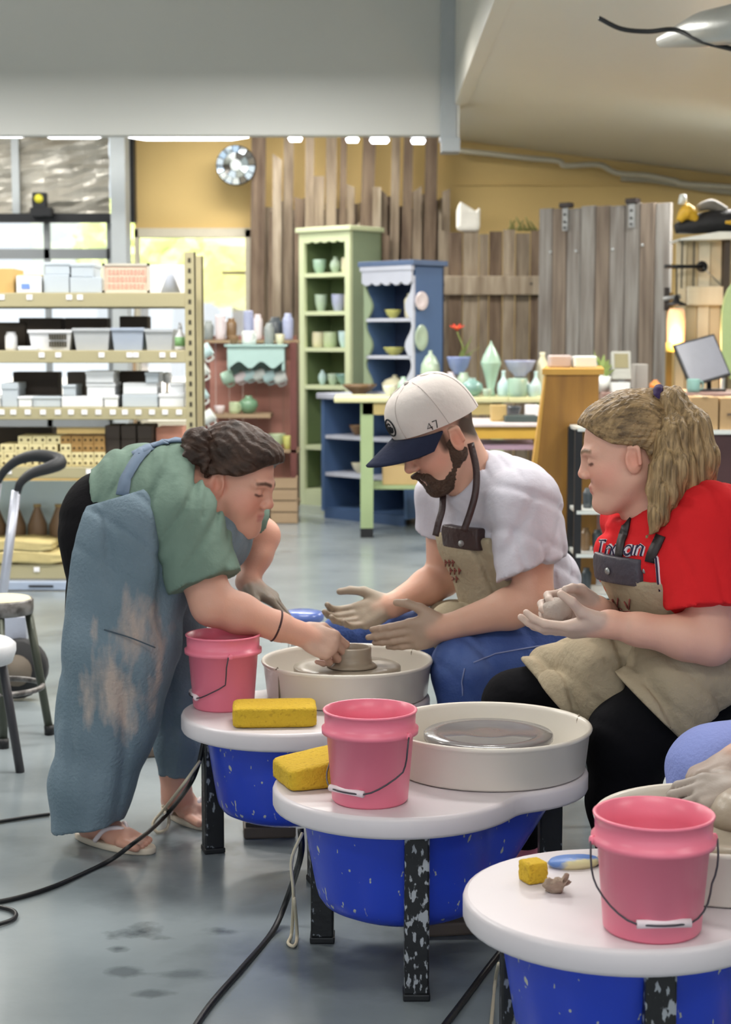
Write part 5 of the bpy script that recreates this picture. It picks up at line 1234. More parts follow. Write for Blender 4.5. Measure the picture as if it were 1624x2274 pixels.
# ================================================================== people: smooth distance fields turned into meshes
I3 = np.eye(3)
def npv(v): return np.array([v[0], v[1], v[2]], float)
def f32(a): return np.asarray(a, np.float32)
def nrm(v): return np.sqrt(np.einsum('ij,ij->i', v, v))
class Sdf:
    """list of tapered capsules and ellipsoids, blended smoothly; colours and painted spots go along"""
    def __init__(s): s.p = []; s.paints = []; s.post = None; s.base = lin('#d9a58c')
    def cap(s, a, b, ra, rb, k=.02, col=None, cut=None, sub=False):
        a, b = npv(a), npv(b); cut = None if cut is None else [(f32(o), f32(n)) for o, n in cut]; s.p.append(dict(t=0, a=f32(a), b=f32(b), ra=ra, rb=rb, k=k, col=col, cut=cut, sub=sub, bc=(a+b)/2, br=np.linalg.norm(b-a)/2+max(ra, rb))); return s
    def chain(s, pts, rs, k=.02, col=None, cut=None):
        for i in range(len(pts)-1): s.cap(pts[i], pts[i+1], rs[i], rs[i+1], k, col, cut)
        return s
    def ell(s, c, r, R=I3, k=.02, col=None, cut=None, sub=False):
        c = npv(c); r = np.array(r, float); s.p.append(dict(t=1, c=f32(c), r=f32(r), R=f32(R), k=k, col=col, cut=cut, sub=sub, bc=c, br=r.max())); return s
    def paint(s, a, b, r, col, soft=.004): s.paints.append((npv(a), npv(b), r, np.array(col), soft)); return s
    @staticmethod
    def dist(q, P):
        if q['t'] == 0:
            ba = q['b']-q['a']; pa = P-q['a']; L = max(ba @ ba, 1e-12)
            t = np.clip(pa @ ba / L, 0, 1); d = nrm(pa - t[:, None]*ba) - (np.float32(q['ra']) + np.float32(q['rb']-q['ra'])*t)
        else:
            l = (P-q['c']) @ q['R']; u = l/q['r']; k0 = nrm(u); k1 = nrm(u/q['r'])
            d = np.where(k1 > 1e-9, k0*(k0-1)/np.maximum(k1, 1e-9), -q['r'].min())
        if q['cut'] is not None:
            for (o, n) in q['cut']: d = np.maximum(d, (P-o) @ n)
        return d
    def __call__(s, P, margin=.09):
        hi_, lo_ = P.max(0), P.min(0); pc = (hi_+lo_)/2; pr = np.linalg.norm(hi_-lo_)/2; P = P.astype(np.float32)
        d = np.full(len(P), margin, np.float32)
        first = True
        for q in s.p:
            if np.linalg.norm(q['bc']-pc) - q['br'] - pr > margin: continue
            e = Sdf.dist(q, P); k = np.float32(q['k'])
            if q['sub']:
                h = np.clip(.5-.5*(d+e)/k, 0, 1); d = d*(1-h) + (-e)*h + k*h*(1-h)
            else:
                h = np.clip(.5+.5*(e-d)/k, 0, 1); d = e*(1-h) + d*h - k*h*(1-h)
        if s.post: d = s.post(P, d)
        return d
    def color(s, P):
        P = P.astype(np.float32); n = len(P); W = np.zeros(n)+1e-12; C = np.zeros((n, 3))
        for q in s.p:
            if q['sub']: continue
            e = Sdf.dist(q, P); w = np.exp(-np.clip(e, -.02, .2)/.0035); W += w
            C += w[:, None]*np.array(q['col'] if q['col'] is not None else s.base)
        C /= W[:, None]
        for a, b, r, col, soft in s.paints:
            ba = b-a; L = max(ba @ ba, 1e-12); t = np.clip((P-a) @ ba / L, 0, 1)
            d = np.linalg.norm(P-a-t[:, None]*ba, axis=1) - r
            f = np.clip(.5-d/soft, 0, 1)[:, None]; C = C*(1-f)+col*f
        return C
def nets(fn, lo, hi, h):
    lo = np.array(lo, float); hi = np.array(hi, float); B = 8
    nb = np.maximum(1, np.ceil((hi-lo)/(B*h)).astype(int))
    gi = np.stack(np.meshgrid(*[np.arange(n) for n in nb], indexing='ij'), -1).reshape(-1, 3)
    cen = lo + (gi*B + (B-1)/2)*h
    dc = np.concatenate([fn(cen[i:i+48]) for i in range(0, len(cen), 48)])
    act = np.abs(dc) < B*h*.87*1.25 + .004
    slot = np.full(nb, -1); slot[tuple(gi[act].T)] = np.arange(act.sum())
    coarse = np.sign(dc).reshape(nb)*1.0
    ab = gi[act]; key = (ab//2) @ np.array([1000003, 1009, 1]); od = np.argsort(key, kind='stable'); ab = ab[od]; key = key[od]
    slot[tuple(ab.T)] = np.arange(len(ab)); loc = np.stack(np.meshgrid(*[np.arange(B)]*3, indexing='ij'), -1).reshape(-1, 3)
    G = (ab[:, None, :]*B + loc[None]).reshape(-1, 3)
    V = np.empty(len(G)); bd = np.concatenate([[0], np.where(np.diff(key))[0]+1, [len(ab)]])*512
    for i, j in zip(bd[:-1], bd[1:]): V[i:j] = fn(lo + G[i:j]*h, .06)
    V = np.where(V == 0, 1e-9, V)
    def look(g, arr, fill):
        b = g >> 3; ok = ((g >= 0) & (b < nb)).all(1); b = np.clip(b, 0, nb-1); sl = slot[b[:, 0], b[:, 1], b[:, 2]]
        q = g & 7; idx = sl*512 + q[:, 0]*64 + q[:, 1]*8 + q[:, 2]
        out = np.where(sl >= 0, arr[np.maximum(idx, 0)], fill(b)); return np.where(ok, out, fill(None) if fill(None) is not None else out)
    cor = np.array([(i, j, k) for i in (0, 1) for j in (0, 1) for k in (0, 1)])
    fv = lambda b: 1.0 if b is None else coarse[b[:, 0], b[:, 1], b[:, 2]]
    cand = np.where(np.abs(V) < 4.0*h + .003)[0]; Gc = G[cand]
    CV = np.stack([V[cand] if c.sum() == 0 else look(Gc+c, V, fv) for c in cor], 1)
    neg = CV < 0; mixed = neg.any(1) & ~neg.all(1)
    Gm, Cm = Gc[mixed], CV[mixed]
    num = np.zeros((len(Gm), 3)); cnt = np.zeros(len(Gm))
    for i in range(8):
        for j in range(i+1, 8):
            if np.abs(cor[i]-cor[j]).sum() != 1: continue
            m = (Cm[:, i] < 0) != (Cm[:, j] < 0); t = Cm[m, i]/(Cm[m, i]-Cm[m, j])
            num[m] += cor[i] + t[:, None]*(cor[j]-cor[i]); cnt[m] += 1
    verts = lo + (Gm + num/np.maximum(cnt, 1)[:, None])*h
    vid = np.full(len(G), -1); vid[cand[mixed]] = np.arange(len(Gm))
    gv = lambda b: -1 if b is None else -np.ones(len(b), int)
    quads = []
    for ax in range(3):
        e = np.zeros(3, int); e[ax] = 1; ci = [4, 2, 1][ax]
        m = (Cm[:, 0] < 0) != (Cm[:, ci] < 0); g = Gm[m]; inside = Cm[m, 0] < 0
        u = np.zeros(3, int); u[(ax+1) % 3] = 1; w = np.zeros(3, int); w[(ax+2) % 3] = 1
        ids = np.stack([look(g, vid, gv), look(g-u, vid, gv), look(g-u-w, vid, gv), look(g-w, vid, gv)], 1)
        ok = (ids >= 0).all(1); ids, ins = ids[ok], inside[ok]
        ids[~ins] = ids[~ins][:, ::-1]; quads.append(ids)
    return verts, np.concatenate(quads)
def relax(v, q, it=1, lam=.5):
    a = q.ravel(); b = np.roll(q, -1, 1).ravel(); I = np.concatenate([a, b]); J = np.concatenate([b, a]); nv = len(v)
    n = np.maximum(np.bincount(I, minlength=nv), 1)[:, None]
    for _ in range(it):
        acc = np.stack([np.bincount(I, v[J, k], nv) for k in range(3)], 1); v = v*(1-lam) + lam*acc/n
    return v
def sdf_object(name, sdf, h, m, parent=None, fine=(), colored=False, pad=.02, smooth=1):
    """fine: list of (centre, radius, cell) regions meshed more finely; all in one mesh"""
    un = [q for q in sdf.p if not q['sub']]
    lo = np.min([q['bc']-q['br'] for q in un], 0)-pad; hi = np.max([q['bc']+q['br'] for q in un], 0)+pad
    v, q = nets(sdf, lo, hi, h)
    if smooth: v = relax(v, q, smooth, .4)
    VV, QQ = [], []
    cq = v[q].mean(1); keep = np.ones(len(q), bool)
    for (c, r, hh) in fine: keep &= np.linalg.norm(cq-npv(c), axis=1) > r
    VV.append(v); QQ.append(q[keep]); off = len(v)
    for (c, r, hh) in fine:
        c = npv(c); v2, q2 = nets(sdf, c-r-.01, c+r+.01, hh)
        if not len(q2): continue
        v2 = relax(v2, q2, 1, .3)
        k2 = np.linalg.norm(v2[q2].mean(1)-c, axis=1) < r + h*.9
        VV.append(v2); QQ.append(q2[k2]+off); off += len(v2)
    v = np.concatenate(VV); q = np.concatenate(QQ)
    used = np.unique(q); mp = np.full(len(v), -1); mp[used] = np.arange(len(used)); v = v[used]; q = mp[q]
    base = npv(parent_origin(parent)) if parent is not None else np.zeros(3)
    me = bpy.data.meshes.new(name)
    me.vertices.add(len(v)); me.vertices.foreach_set('co', (v-base).astype(np.float32).ravel())
    me.loops.add(len(q)*4); me.loops.foreach_set('vertex_index', q.astype(np.int32).ravel())
    me.polygons.add(len(q)); me.polygons.foreach_set('loop_start', np.arange(0, len(q)*4, 4, dtype=np.int32)); me.polygons.foreach_set('loop_total', np.full(len(q), 4, np.int32))
    me.update(calc_edges=True); me.validate(); me.polygons.foreach_set('use_smooth', np.ones(len(me.polygons), bool))
    if colored:
        C = np.concatenate([sdf.color(v), np.ones((len(v), 1))], 1)
        at = me.color_attributes.new('Col', 'FLOAT_COLOR', 'POINT'); at.data.foreach_set('color', C.astype(np.float32).ravel())
    me.materials.append(m)
    o = bpy.data.objects.new(name, me); COL.objects.link(o)
    if parent is not None: o.parent = parent
    return o
def parent_origin(p):
    v = Vector((0, 0, 0))
    while p is not None: v += p.location; p = p.parent
    return v

# ---- head in its own frame: x forward, y to its left, z up
def head_frame(center, yaw_dir, theta, scale, roll=0):
    """yaw_dir: horizontal direction the face looks (x, y); theta: pitch down in radians"""
    fx = np.array([yaw_dir[0], yaw_dir[1], 0.]); fx /= np.linalg.norm(fx)
    l = np.array([-fx[1], fx[0], 0.]); f = fx*math.cos(theta) - np.array([0, 0, 1.])*math.sin(theta); u = np.cross(f, l)
    if roll:
        l, u = l*math.cos(roll)+u*math.sin(roll), u*math.cos(roll)-l*math.sin(roll)
    R = np.stack([f, l, u], 1)
    return dict(R=R, c=npv(center), s=scale, P=lambda x, y, z: npv(center) + R @ (np.array([x, y, z])*scale), L=lambda P: (P-npv(center)) @ R / scale)
def add_head(S, H, skin, lips, brow, female=True, chub=0):
    s = H['s']; P = H['P']; R = H['R']
    def e(c, r, k=.02, col=None, sub=False, rot=None): S.ell(P(*c), np.array(r)*s, R if rot is None else R @ rot, k*s, col, sub=sub)
    def c(a, b, ra, rb, k=.015, col=None, sub=False): S.cap(P(*a), P(*b), ra*s, rb*s, k*s, col, sub=sub)
    w = .94 if female else 1.0
    e((-.012, 0, .036), (.097, .075*w, .086), .02)
    e((.030, 0, -.028), (.060, .060*w, .082), .035)
    e((.040, 0, -.080), (.042, .042*w, .036), .03)
    for y in (-1, 1):
        c((-.005, y*.05*w, -.055), (.058, y*.018, -.104), .018, .016, .03)
        e((.048, y*.036, -.036), (.030, .024, .028), .025)
        if chub: e((.030, y*.042, -.055), (.038*chub, .026*chub, .034*chub), .03)
        c((.074, y*.045, .017), (.088, y*.012, .016), .009, .010, .016)
        e((.098, y*.031, -.002), (.016, .017, .011), .012, sub=True)
        e((.0745, y*.031, -.003), (.0135, .0145, .0115), .005)
        # ears
        rt = np.array(Matrix.Rotation(y*math.radians(18), 3, 'Z') @ Matrix.Rotation(math.radians(-10), 3, 'Y'))
        e((-.010, y*.078*w, -.014), (.019, .008, .031), .008, rot=rt)
        c((-.024, y*.085*w, .006), (-.022, y*.085*w, -.024), .005, .005, .006); c((-.022, y*.084*w, .012), (-.004, y*.082*w, .014), .005, .004, .006)
        e((-.007, y*.089*w, -.012), (.010, .007, .016), .006, sub=True)
    nx = -.005 if female else 0
    c((.087, 0, .012), (.108+nx, 0, -.026), .007, .0098 if female else .0105, .014)
    e((.106+nx, 0, -.030), (.011, .010, .009), .01)
    for y in (-1, 1): e((.097, y*.0125, -.034), (.0095, .0075, .007), .007)
    e((.086, 0, -.060), (.011, .022, .006), .009); e((.0845, 0, -.070), (.011, .019, .0065), .009)
    c((.099, -.02, -.0655), (.099, .02, -.0655), .0022, .0022, .003, sub=True)
    e((.072, 0, -.103), (.024, .024, .021), .02)
    # colours
    S.paint(P(.094, -.017, -.0615), P(.094, .017, -.0615), .0048*s, lips, .006); S.paint(P(.092, -.013, -.0705), P(.092, .013, -.0705), .0052*s, lips, .006)
    dark = np.array(lin('#3a2620'))
    for y in (-1, 1):
        S.paint(P(.0885, y*.020, -.009), P(.087, y*.031, -.0105), .0036*s, dark, .003); S.paint(P(.087, y*.031, -.0105), P(.080, y*.045, -.008), .0036*s, dark, .003)
        S.paint(P(.098, y*.012, .020), P(.092, y*.03, .0245), .0048*s, brow, .005); S.paint(P(.092, y*.03, .0245), P(.078, y*.05, .020), .0042*s, brow, .005)
        S.paint(P(.05, y*.052, -.035), P(.075, y*.035, -.038), .018*s, np.array(skin)*np.array([1.04, .80, .80]), .04)
        S.paint(P(-.01, y*.085, -.015), P(-.01, y*.085, -.02), .02*s, np.array(skin)*np.array([1.02, .78, .74]), .03)
    S.paint(P(.115, 0, -.03), P(.11, 0, -.03), .008*s, np.array(skin)*np.array([1.03, .78, .76]), .02)
# ---- hands
def add_hand(S, wrist, direc, palm, side, curls, thumb=(.5, .5), scale=1.0, col=None, spread=.06, nail=None, colw=None):
    x = npv(direc); x /= np.linalg.norm(x); n = npv(palm); n -= x*(n @ x); n /= np.linalg.norm(n)
    t = np.cross(x, n)*(1 if side == 'R' else -1); W = npv(wrist); s = scale
    Q = lambda a, b, c: W + (x*a + t*b + n*c)*s
    R = np.stack([x, t, n], 1); cw = colw if colw is not None else col
    S.ell(Q(.052, -.002, .0), np.array((.046, .040, .0155))*s, R, .012, col)
    S.cap(Q(-.005, 0, 0), Q(.03, 0, 0), .024*s, .021*s, .02, cw)
    S.cap(Q(.03, .02, .004), Q(.082, .028, 0), .013*s, .0115*s, .012, col); S.cap(Q(.03, -.02, .004), Q(.074, -.03, 0), .014*s, .0105*s, .012, col)
    bases = ((.090, .029), (.094, .0095), (.089, -.0105), (.079, -.029)); lens = ((.040, .025, .020), (.044, .028, .021), (.041, .026, .020), (.032, .020, .017)); rr = (.0098, .0100, .0096, .0086)
    for i in range(4):
        c = curls[i] if not isinstance(curls, (int, float)) else curls
        p = Q(bases[i][0]-.012, bases[i][1], -.002); ang = 0; sp = (1.5-i)*spread
        base_dir = x*math.cos(sp)+t*math.sin(sp)
        cs = (c, c*1.15, c*.75) if not isinstance(c, tuple) else c
        first = True
        for j in range(3):
            ang += cs[j]; d = base_dir*math.cos(ang)+n*math.sin(ang); L = lens[i][j]*s + (.012*s if first else 0)
            q = p + d*L; S.cap(p, q, rr[i]*s*(1-.09*j), rr[i]*s*(1-.09*(j+1)), .0045, col); p = q; first = False
    # thumb
    a, b = thumb
    p0 = Q(.018, .026, .006); p1 = Q(.050, .046+.012*(1-b), .010+.012*b); S.cap(p0, p1, .0155*s, .0125*s, .012, col)
    d1 = x*math.cos(a)*.8 + t*(math.sin(a)) + n*b*.7; d1 /= np.linalg.norm(d1); p2 = p1+d1*.034*s; S.cap(p1, p2, .0115*s, .0105*s, .006, col)
    d2 = x*math.cos(a*.6) + t*math.sin(a*.6)*.7 + n*b; d2 /= np.linalg.norm(d2); p3 = p2+d2*.027*s; S.cap(p2, p3, .0102*s, .0085*s, .004, col)
    return W + x*.075*s
def folds(P, amp, dirs, freq, warp=.6, seed=0.):
    """creases running across the given directions: broad swells with sharp valleys"""
    d = np.zeros(len(P))
    for i, (v, f) in enumerate(zip(dirs, freq)):
        v = npv(v); ph = P @ v * f + seed*1.7 + i*2.1
        w = np.sin(P[:, 0]*7.3+seed+i)+np.sin(P[:, 1]*9.1+P[:, 2]*5.7+seed*2+i*1.3)+np.sin(P[:, 2]*8.3-P[:, 0]*4.+i)
        r = np.abs(np.sin(.5*(ph + warp*w))); m = np.clip(.55+.75*np.sin(P @ v[[1, 2, 0]]*f*.23+1.3*w*.5+i+seed), 0, 1)
        d += (np.exp(-(r/.33)**2)-.25)*m
    return d*amp/len(dirs)
m_skin = mat('skin', '#ffffff', rough=.5, var=.05, scale=40, bump=.05, bscale=220, attr='Col', sss=.08)
def cloth(name, hexc, rough=.9, var=.08, **k): return mat(name, hexc, rough=rough, var=var, spec=k.pop('spec', .2), scale=k.pop('scale', 14), bump=k.pop('bump', .18), bscale=k.pop('bscale', 35), **k)
def wrinkle(m, scale=9., strength=.55, st=(1, 1, 1), dist=.03):
    nt = m.node_tree; N = nt.nodes; L = nt.links; b = N['Principled BSDF']
    tc = N.new('ShaderNodeTexCoord'); mp = N.new('ShaderNodeMapping'); mp.inputs['Scale'].default_value = st; L.new(tc.outputs['Object'], mp.inputs['Vector'])
    nz = N.new('ShaderNodeTexNoise'); nz.noise_type = 'RIDGED_MULTIFRACTAL'; nz.inputs['Scale'].default_value = scale; nz.inputs['Detail'].default_value = 2; nz.inputs['Distortion'].default_value = .6
    L.new(mp.outputs['Vector'], nz.inputs['Vector'])
    bp = N.new('ShaderNodeBump'); bp.inputs['Strength'].default_value = strength; bp.inputs['Distance'].default_value = dist
    old = b.inputs['Normal'].links[0].from_socket if b.inputs['Normal'].links else None
    if old: L.new(old, bp.inputs['Normal'])
    L.new(nz.outputs['Fac'], bp.inputs['Height']); L.new(bp.outputs['Normal'], b.inputs['Normal']); return m
def hair_mat(name, h1, h2, st=(1, 1, 1)): return mat(name, h1, hex2=h2, rough=.55, spec=.3, scale=26, stretch=st, bump=.3, bscale=60, contrast=(.3, .7))
def at_hl(H, P):   # head-local
    return H['L'](P)
def hairline(z, pts):
    zs = [p[0] for p in pts]; xs_ = [p[1] for p in pts]; return np.interp(z, zs, xs_)

def on_surface(o, px, py, off=.002, Y0=3.0):
    """point where the sight line through a pixel meets an object"""
    dg = bpy.context.evaluated_depsgraph_get(); mi = o.matrix_world.inverted(); org = mi @ Vector((0, 0, EYE)); d = (mi.to_3x3() @ ray(px, py)).normalized()
    ok, loc, nr, _ = o.ray_cast(org, d)
    return (o.matrix_world @ (loc + nr*off), nr) if ok else (None, None)
def strokes(o, segs, w, m, name, parent):
    mb = MB(); org = parent_origin(parent)
    for seg in segs:
        P = [on_surface(o, x, y)[0] for x, y in seg]; P = [p_-org for p_ in P if p_ is not None]
        if len(P) > 1: mb.tube(P, w, 5)
    if mb.v: mb.build(name, m, parent)
def draped(o, pts, w, m, name, parent, off=.004):
    """band lying on a surface along image points"""
    P = []; Nn = []; org = parent_origin(parent)
    for i in range(len(pts)-1):
        for k in range(5):
            t = k/5; q, nr = on_surface(o, pts[i][0]+(pts[i+1][0]-pts[i][0])*t, pts[i][1]+(pts[i+1][1]-pts[i][1])*t, off)
            if q is not None: P.append(q-org); Nn.append(nr)
    if len(P) < 3: return
    vs = []; fs = []
    for i, p in enumerate(P):
        t = (P[min(i+1, len(P)-1)]-P[max(i-1, 0)]).normalized(); n = Nn[i]; n = (n-t*n.dot(t)).normalized(); b = t.cross(n)
        for (q, r) in ((-1, -.5), (1, -.5), (1, .5), (-1, .5)): vs.append(p + b*q*w/2 + n*r*.004)
    for i in range(len(P)-1):
        for k in range(4): fs.append((i*4+k, i*4+(k+1) % 4, (i+1)*4+(k+1) % 4, (i+1)*4+k))
    fs += [(0, 3, 2, 1), tuple(len(P)*4-4+k for k in range(4))]
    return MB().add(vs, fs, True).build(name, m, parent)

# ------------------------------------------------------------------ the bent woman in the denim apron
SKA = np.array(lin('#dba48f')); CLAYD = np.array(lin('#8d7f70')); CLAYL = np.array(lin('#b3a496'))
pa = thing('person', 'woman in green shirt and denim apron bending over the first wheel', 'person', (-.56, 4.07, 0))
A = Sdf(); A.base = SKA
HA = head_frame(U(524, 1064, 4.05), (math.cos(math.radians(20)), -math.sin(math.radians(20))), math.radians(19), .99)
add_head(A, HA, SKA, np.array(lin('#c27d74')), np.array(lin('#5a3c2c')), True, chub=1.0)
nbA = U(452, 1085, 4.09)
A.cap(HA['P'](-.02, 0, -.055), nbA, .056, .066, .03)
A.ell(HA['P'](.035, 0, -.098), (.05, .048, .03), HA['R'], .03)          # soft underside of the chin
hipA, waA, chA = U(262, 1180, 4.08), U(335, 1140, 4.08), U(402, 1114, 4.09)
shN, shF = U(408, 1160, 3.95), U(478, 1112, 4.25)
A.ell(hipA, (.13, .17, .14), k=.03); A.ell(waA, (.14, .155, .135), k=.04); A.ell(chA, (.11, .155, .125), k=.04)
A.cap(shN, shF, .06, .06, .04)
elN, wrN = U(472, 1342, 3.90), U(668, 1408, 3.95)
A.chain([shN, elN], [.062, .052], .02)
A.chain([elN, elN.lerp(wrN, .3), elN.lerp(wrN, .75), wrN], [.047, .047, .033, .027], .02)
elF, wrF = U(583, 1190, 4.36), U(550, 1294, 4.30)
A.chain([shF, elF], [.055, .045], .02); A.chain([elF, elF.lerp(wrF, .4), wrF], [.043, .040, .027], .02, col=SKA*.9)
hA1 = add_hand(A, wrN, (.93, .05, -.34), (.05, .75, -.6), 'R', [(.75, 1.2, .7), (.85, 1.25, .7), (.95, 1.25, .7), (1.0, 1.2, .7)], (.15, .9), 1.0, CLAYL*.5+SKA*.5, .03, colw=SKA)
hA2 = add_hand(A, wrF, (.82, -.15, -.5), (-.35, .1, -.9), 'L', [.25, .3, .4, .5], (.5, .4), 1.0, CLAYD*.75, .10, colw=CLAYD*.7+SKA*.25)
# legs and feet
knN, anN = U(222, 1560, 3.99), U(212, 1822, 3.99)
knF, anF = U(372, 1545, 4.19), U(393, 1765, 4.185)
A.chain([U(258, 1230, 4.0), knN, anN], [.10, .06, .036], .02); A.chain([U(300, 1230, 4.17), knF, anF], [.10, .06, .036], .02)
def foot(S, an, heel, toe, col=None, z=.024):
    heel, toe = npv(heel), npv(toe); d = toe-heel; d /= np.linalg.norm(d); sd = np.array([-d[1], d[0], 0]); up = np.array([0, 0, 1.])
    L = np.linalg.norm(toe-heel)
    S.cap(npv(an), heel+d*.04+up*.045, .036, .034, .02, col); S.cap(heel+d*.03+up*(z+.008), heel+d*.08+up*(z+.015), .029, .027, .02, col)
    S.cap(heel+d*.06+up*(z+.03), heel+d*(L*.66)+up*(z+.006), .027, .022, .02, col)
    S.cap(heel+d*(L*.55)-sd*.018+up*z, heel+d*(L*.74)-sd*.022+up*z, .018, .016, .02, col); S.cap(heel+d*(L*.55)+sd*.018+up*z, heel+d*(L*.72)+sd*.02+up*z, .018, .015, .02, col)
    for k in range(5):
        o = (k-2)*.0155; l = (.25, .26, .24, .21, .17)[k]*L
        S.cap(heel+d*(L*.72)+sd*o+up*(z+.0), heel+d*(L*.72+l)+sd*o*1.1+up*(z-.004), .0105 if k else .0125, .0085 if k else .0105, .004, col)
    return heel, toe, d, sd
h1, t1 = Z(182, 1862, 0), Z(308, 1890, 0); h1v = Vector(h1); dd = (Vector(t1)-h1v).normalized(); t1 = h1v+dd*.215
h2 = Vector(Z(372, 1800, 0)); t2 = Vector(Z(470, 1842, 0)); dd2 = (t2-h2).normalized(); t2 = h2+dd2*.215
f1 = foot(A, anN, h1v, t1); f2 = foot(A, anF, h2, t2)
sdf_object('body', A, .007, m_skin, pa, fine=[(HA['P'](.02, 0, -.01), .15, .0023), (hA1, .115, .003), (hA2, .115, .003), (npv(h1v)*.4+npv(t1)*.6+np.array([0, 0, .02]), .11, .0035), (npv(h2)*.4+npv(t2)*.6+np.array([0, 0, .02]), .11, .0035)], colored=True)
# flip-flops
m_flop = mat('flop_sole', '#d9cbb8', rough=.7); m_strap = mat('flop_strap', '#eddfe2', rough=.4)
def flipflop(fr, label):
    hl, te, d, sd = fr; L = np.linalg.norm(te-hl)
    pl = []
    for k in range(32):
        a = 2*PI*k/32; u = math.cos(a); w_ = .042 + .008*u
        q = hl + d*(L*.5 + (L*.5+.02)*u) + sd*w_*math.sin(a); pl.append((q[0], q[1]))
    sole = MB().prism(pl, .0, .016, bev=.004)
    o = sole.build('flip_flop', m_flop, pa, world=True)
    c0 = hl + d*L*.70; pts = lambda s_: [Vector(hl+d*L*.38+sd*.042*s_)+Vector((0, 0, .018)), Vector(hl+d*L*.5+sd*.034*s_)+Vector((0, 0, .048)), Vector(hl+d*L*.62+sd*.014*s_)+Vector((0, 0, .052)), Vector(c0)+Vector((0, 0, .040))]
    for s_ in (-1, 1): MB().tube(smooth_path([p_-Vector(pa.location) for p_ in pts(s_)], 5), .006, 8).build('strap', m_strap, o)
flipflop(f1, ''); flipflop(f2, '')
# hair
m_hairA = hair_mat('dark_brown_hair', '#4d382e', '#2a1e19')
HS = Sdf(); PA = HA['P']; sA = HA['s']
HS.ell(PA(-.014, 0, .042), np.array((.110, .088, .098))*sA, HA['R'], .02)
HS.ell(PA(.045, 0, .085), np.array((.055, .062, .036))*sA, HA['R'], .025)
HS.ell(PA(-.06, 0, -.02), np.array((.055, .06, .06))*sA, HA['R'], .02)
for y in (-1, 1): HS.cap(PA(.045, y*.066, .045), PA(-.03, y*.078, .01), .018*sA, .02*sA, .015)
def postA(P, d):
    L = at_hl(HA, P); xh = hairline(L[:, 2], [(-.13, -.06), (-.05, -.05), (.002, -.038), (.016, -.01), (.024, .034), (.045, .060), (.065, .078), (.085, .11), (.12, .2)])
    ang = np.arctan2(L[:, 1], L[:, 2]-.0); d = d + .0022*np.sin(ang*34 + 3*np.sin(L[:, 0]*40)) + .0012*np.sin(L[:, 0]*160+ang*20)
    return np.maximum(d, (L[:, 0]-xh)*.8)
HS.post = postA
ha = sdf_object('hair', HS, .0045, m_hairA, pa)
BN = Sdf(); bc = U(440, 982, 4.02)
BN.ell(bc, (.042, .04, .038), k=.01)
BN.chain([bc, U(425, 1010, 3.99), U(414, 1038, 3.97)], [.03, .02, .006], .01); BN.chain([bc, U(452, 1020, 3.99), U(452, 1055, 3.97)], [.028, .018, .004], .01)
BN.cap(bc, HA['P'](-.09, 0, .03), .024, .028, .015)
BN.post = lambda P, d: d + .004*np.sin(P[:, 0]*160+4*np.sin(P[:, 2]*70))*np.sin(P[:, 2]*130+P[:, 1]*60)
sdf_object('hair_bun', BN, .004, m_hairA, pa)
# green shirt
m_green = wrinkle(cloth('sage_green_cotton', '#72877b', var=.05), 7, .35, (1.6, 1, .6))
TS = Sdf()
TS.ell(U(300, 1130, 4.08), (.135, .178, .148), k=.04); TS.ell(waA, (.155, .178, .150), k=.05); TS.ell(chA, (.126, .18, .148), k=.05); TS.ell(U(445, 1190, 4.07), (.10, .15, .09), k=.05)
TS.cap(shN, shF, .078, .076, .05); TS.cap(U(425, 1085, 4.09), nbA, .09, .07, .04)
sdir = npv(elN)-npv(shN); sdir /= np.linalg.norm(sdir); hemN = npv(shN)+sdir*.155
TS.cap(shN, npv(shN)+sdir*.21, .088, .093, .035, cut=[(hemN, sdir)])
sdF = npv(elF)-npv(shF); sdF /= np.linalg.norm(sdF); TS.cap(shF, npv(shF)+sdF*.2, .08, .082, .03, cut=[(npv(shF)+sdF*.12, sdF)])
nkd = npv(HA['P'](0, 0, 0))-npv(nbA); nkd /= np.linalg.norm(nkd)
TS.cap(npv(nbA)+nkd*.03, npv(nbA)+nkd*.2, .066, .10, .012, sub=True); TS.ell(HA['P'](.01, 0, -.02), np.array((.118, .125, .125)), HA['R'], .012, sub=True)
hemv = np.array([-.95, 0, -.25]); hemv /= np.linalg.norm(hemv); hemo = npv(U(214, 1070, 4.08))
def postTS(P, d):
    d = d + folds(P, .017, [(.85, .2, -.5), (.9, .1, -.2)], [80, 60], 1.0, 1.) + folds(P, .006, [(.8, .4, -.3)], [150], 1.2, 3.)
    return np.maximum(d, (P-hemo) @ hemv)
TS.post = postTS
tsA = sdf_object('t_shirt', TS, .006, m_green, pa)
CB = Sdf(); CB.cap(npv(nbA)+nkd*.015, npv(nbA)+nkd*.035, .070, .066, .01); CB.cap(npv(nbA)-nkd*.1, npv(nbA)+nkd*.2, .059, .062, .006, sub=True)
sdf_object('collar', CB, .005, mat('dark_collar', '#1b1c21', rough=.9), tsA)
# black trousers at the back
PT = Sdf(); PT.ell(hipA, (.143, .178, .155), k=.04); PT.chain([U(258, 1220, 4.0), U(235, 1420, 4.0)], [.118, .10], .04); PT.chain([U(300, 1230, 4.17), U(340, 1420, 4.18)], [.11, .09], .04)
PT.ell(U(230, 1150, 4.10), (.088, .15, .105), k=.04)
PT.post = lambda P, d: d + folds(P, .003, [(.3, .2, .9)], [50], .8, 2.)
sdf_object('trousers', PT, .007, cloth('black_knit', '#121114', spec=.08), pa)
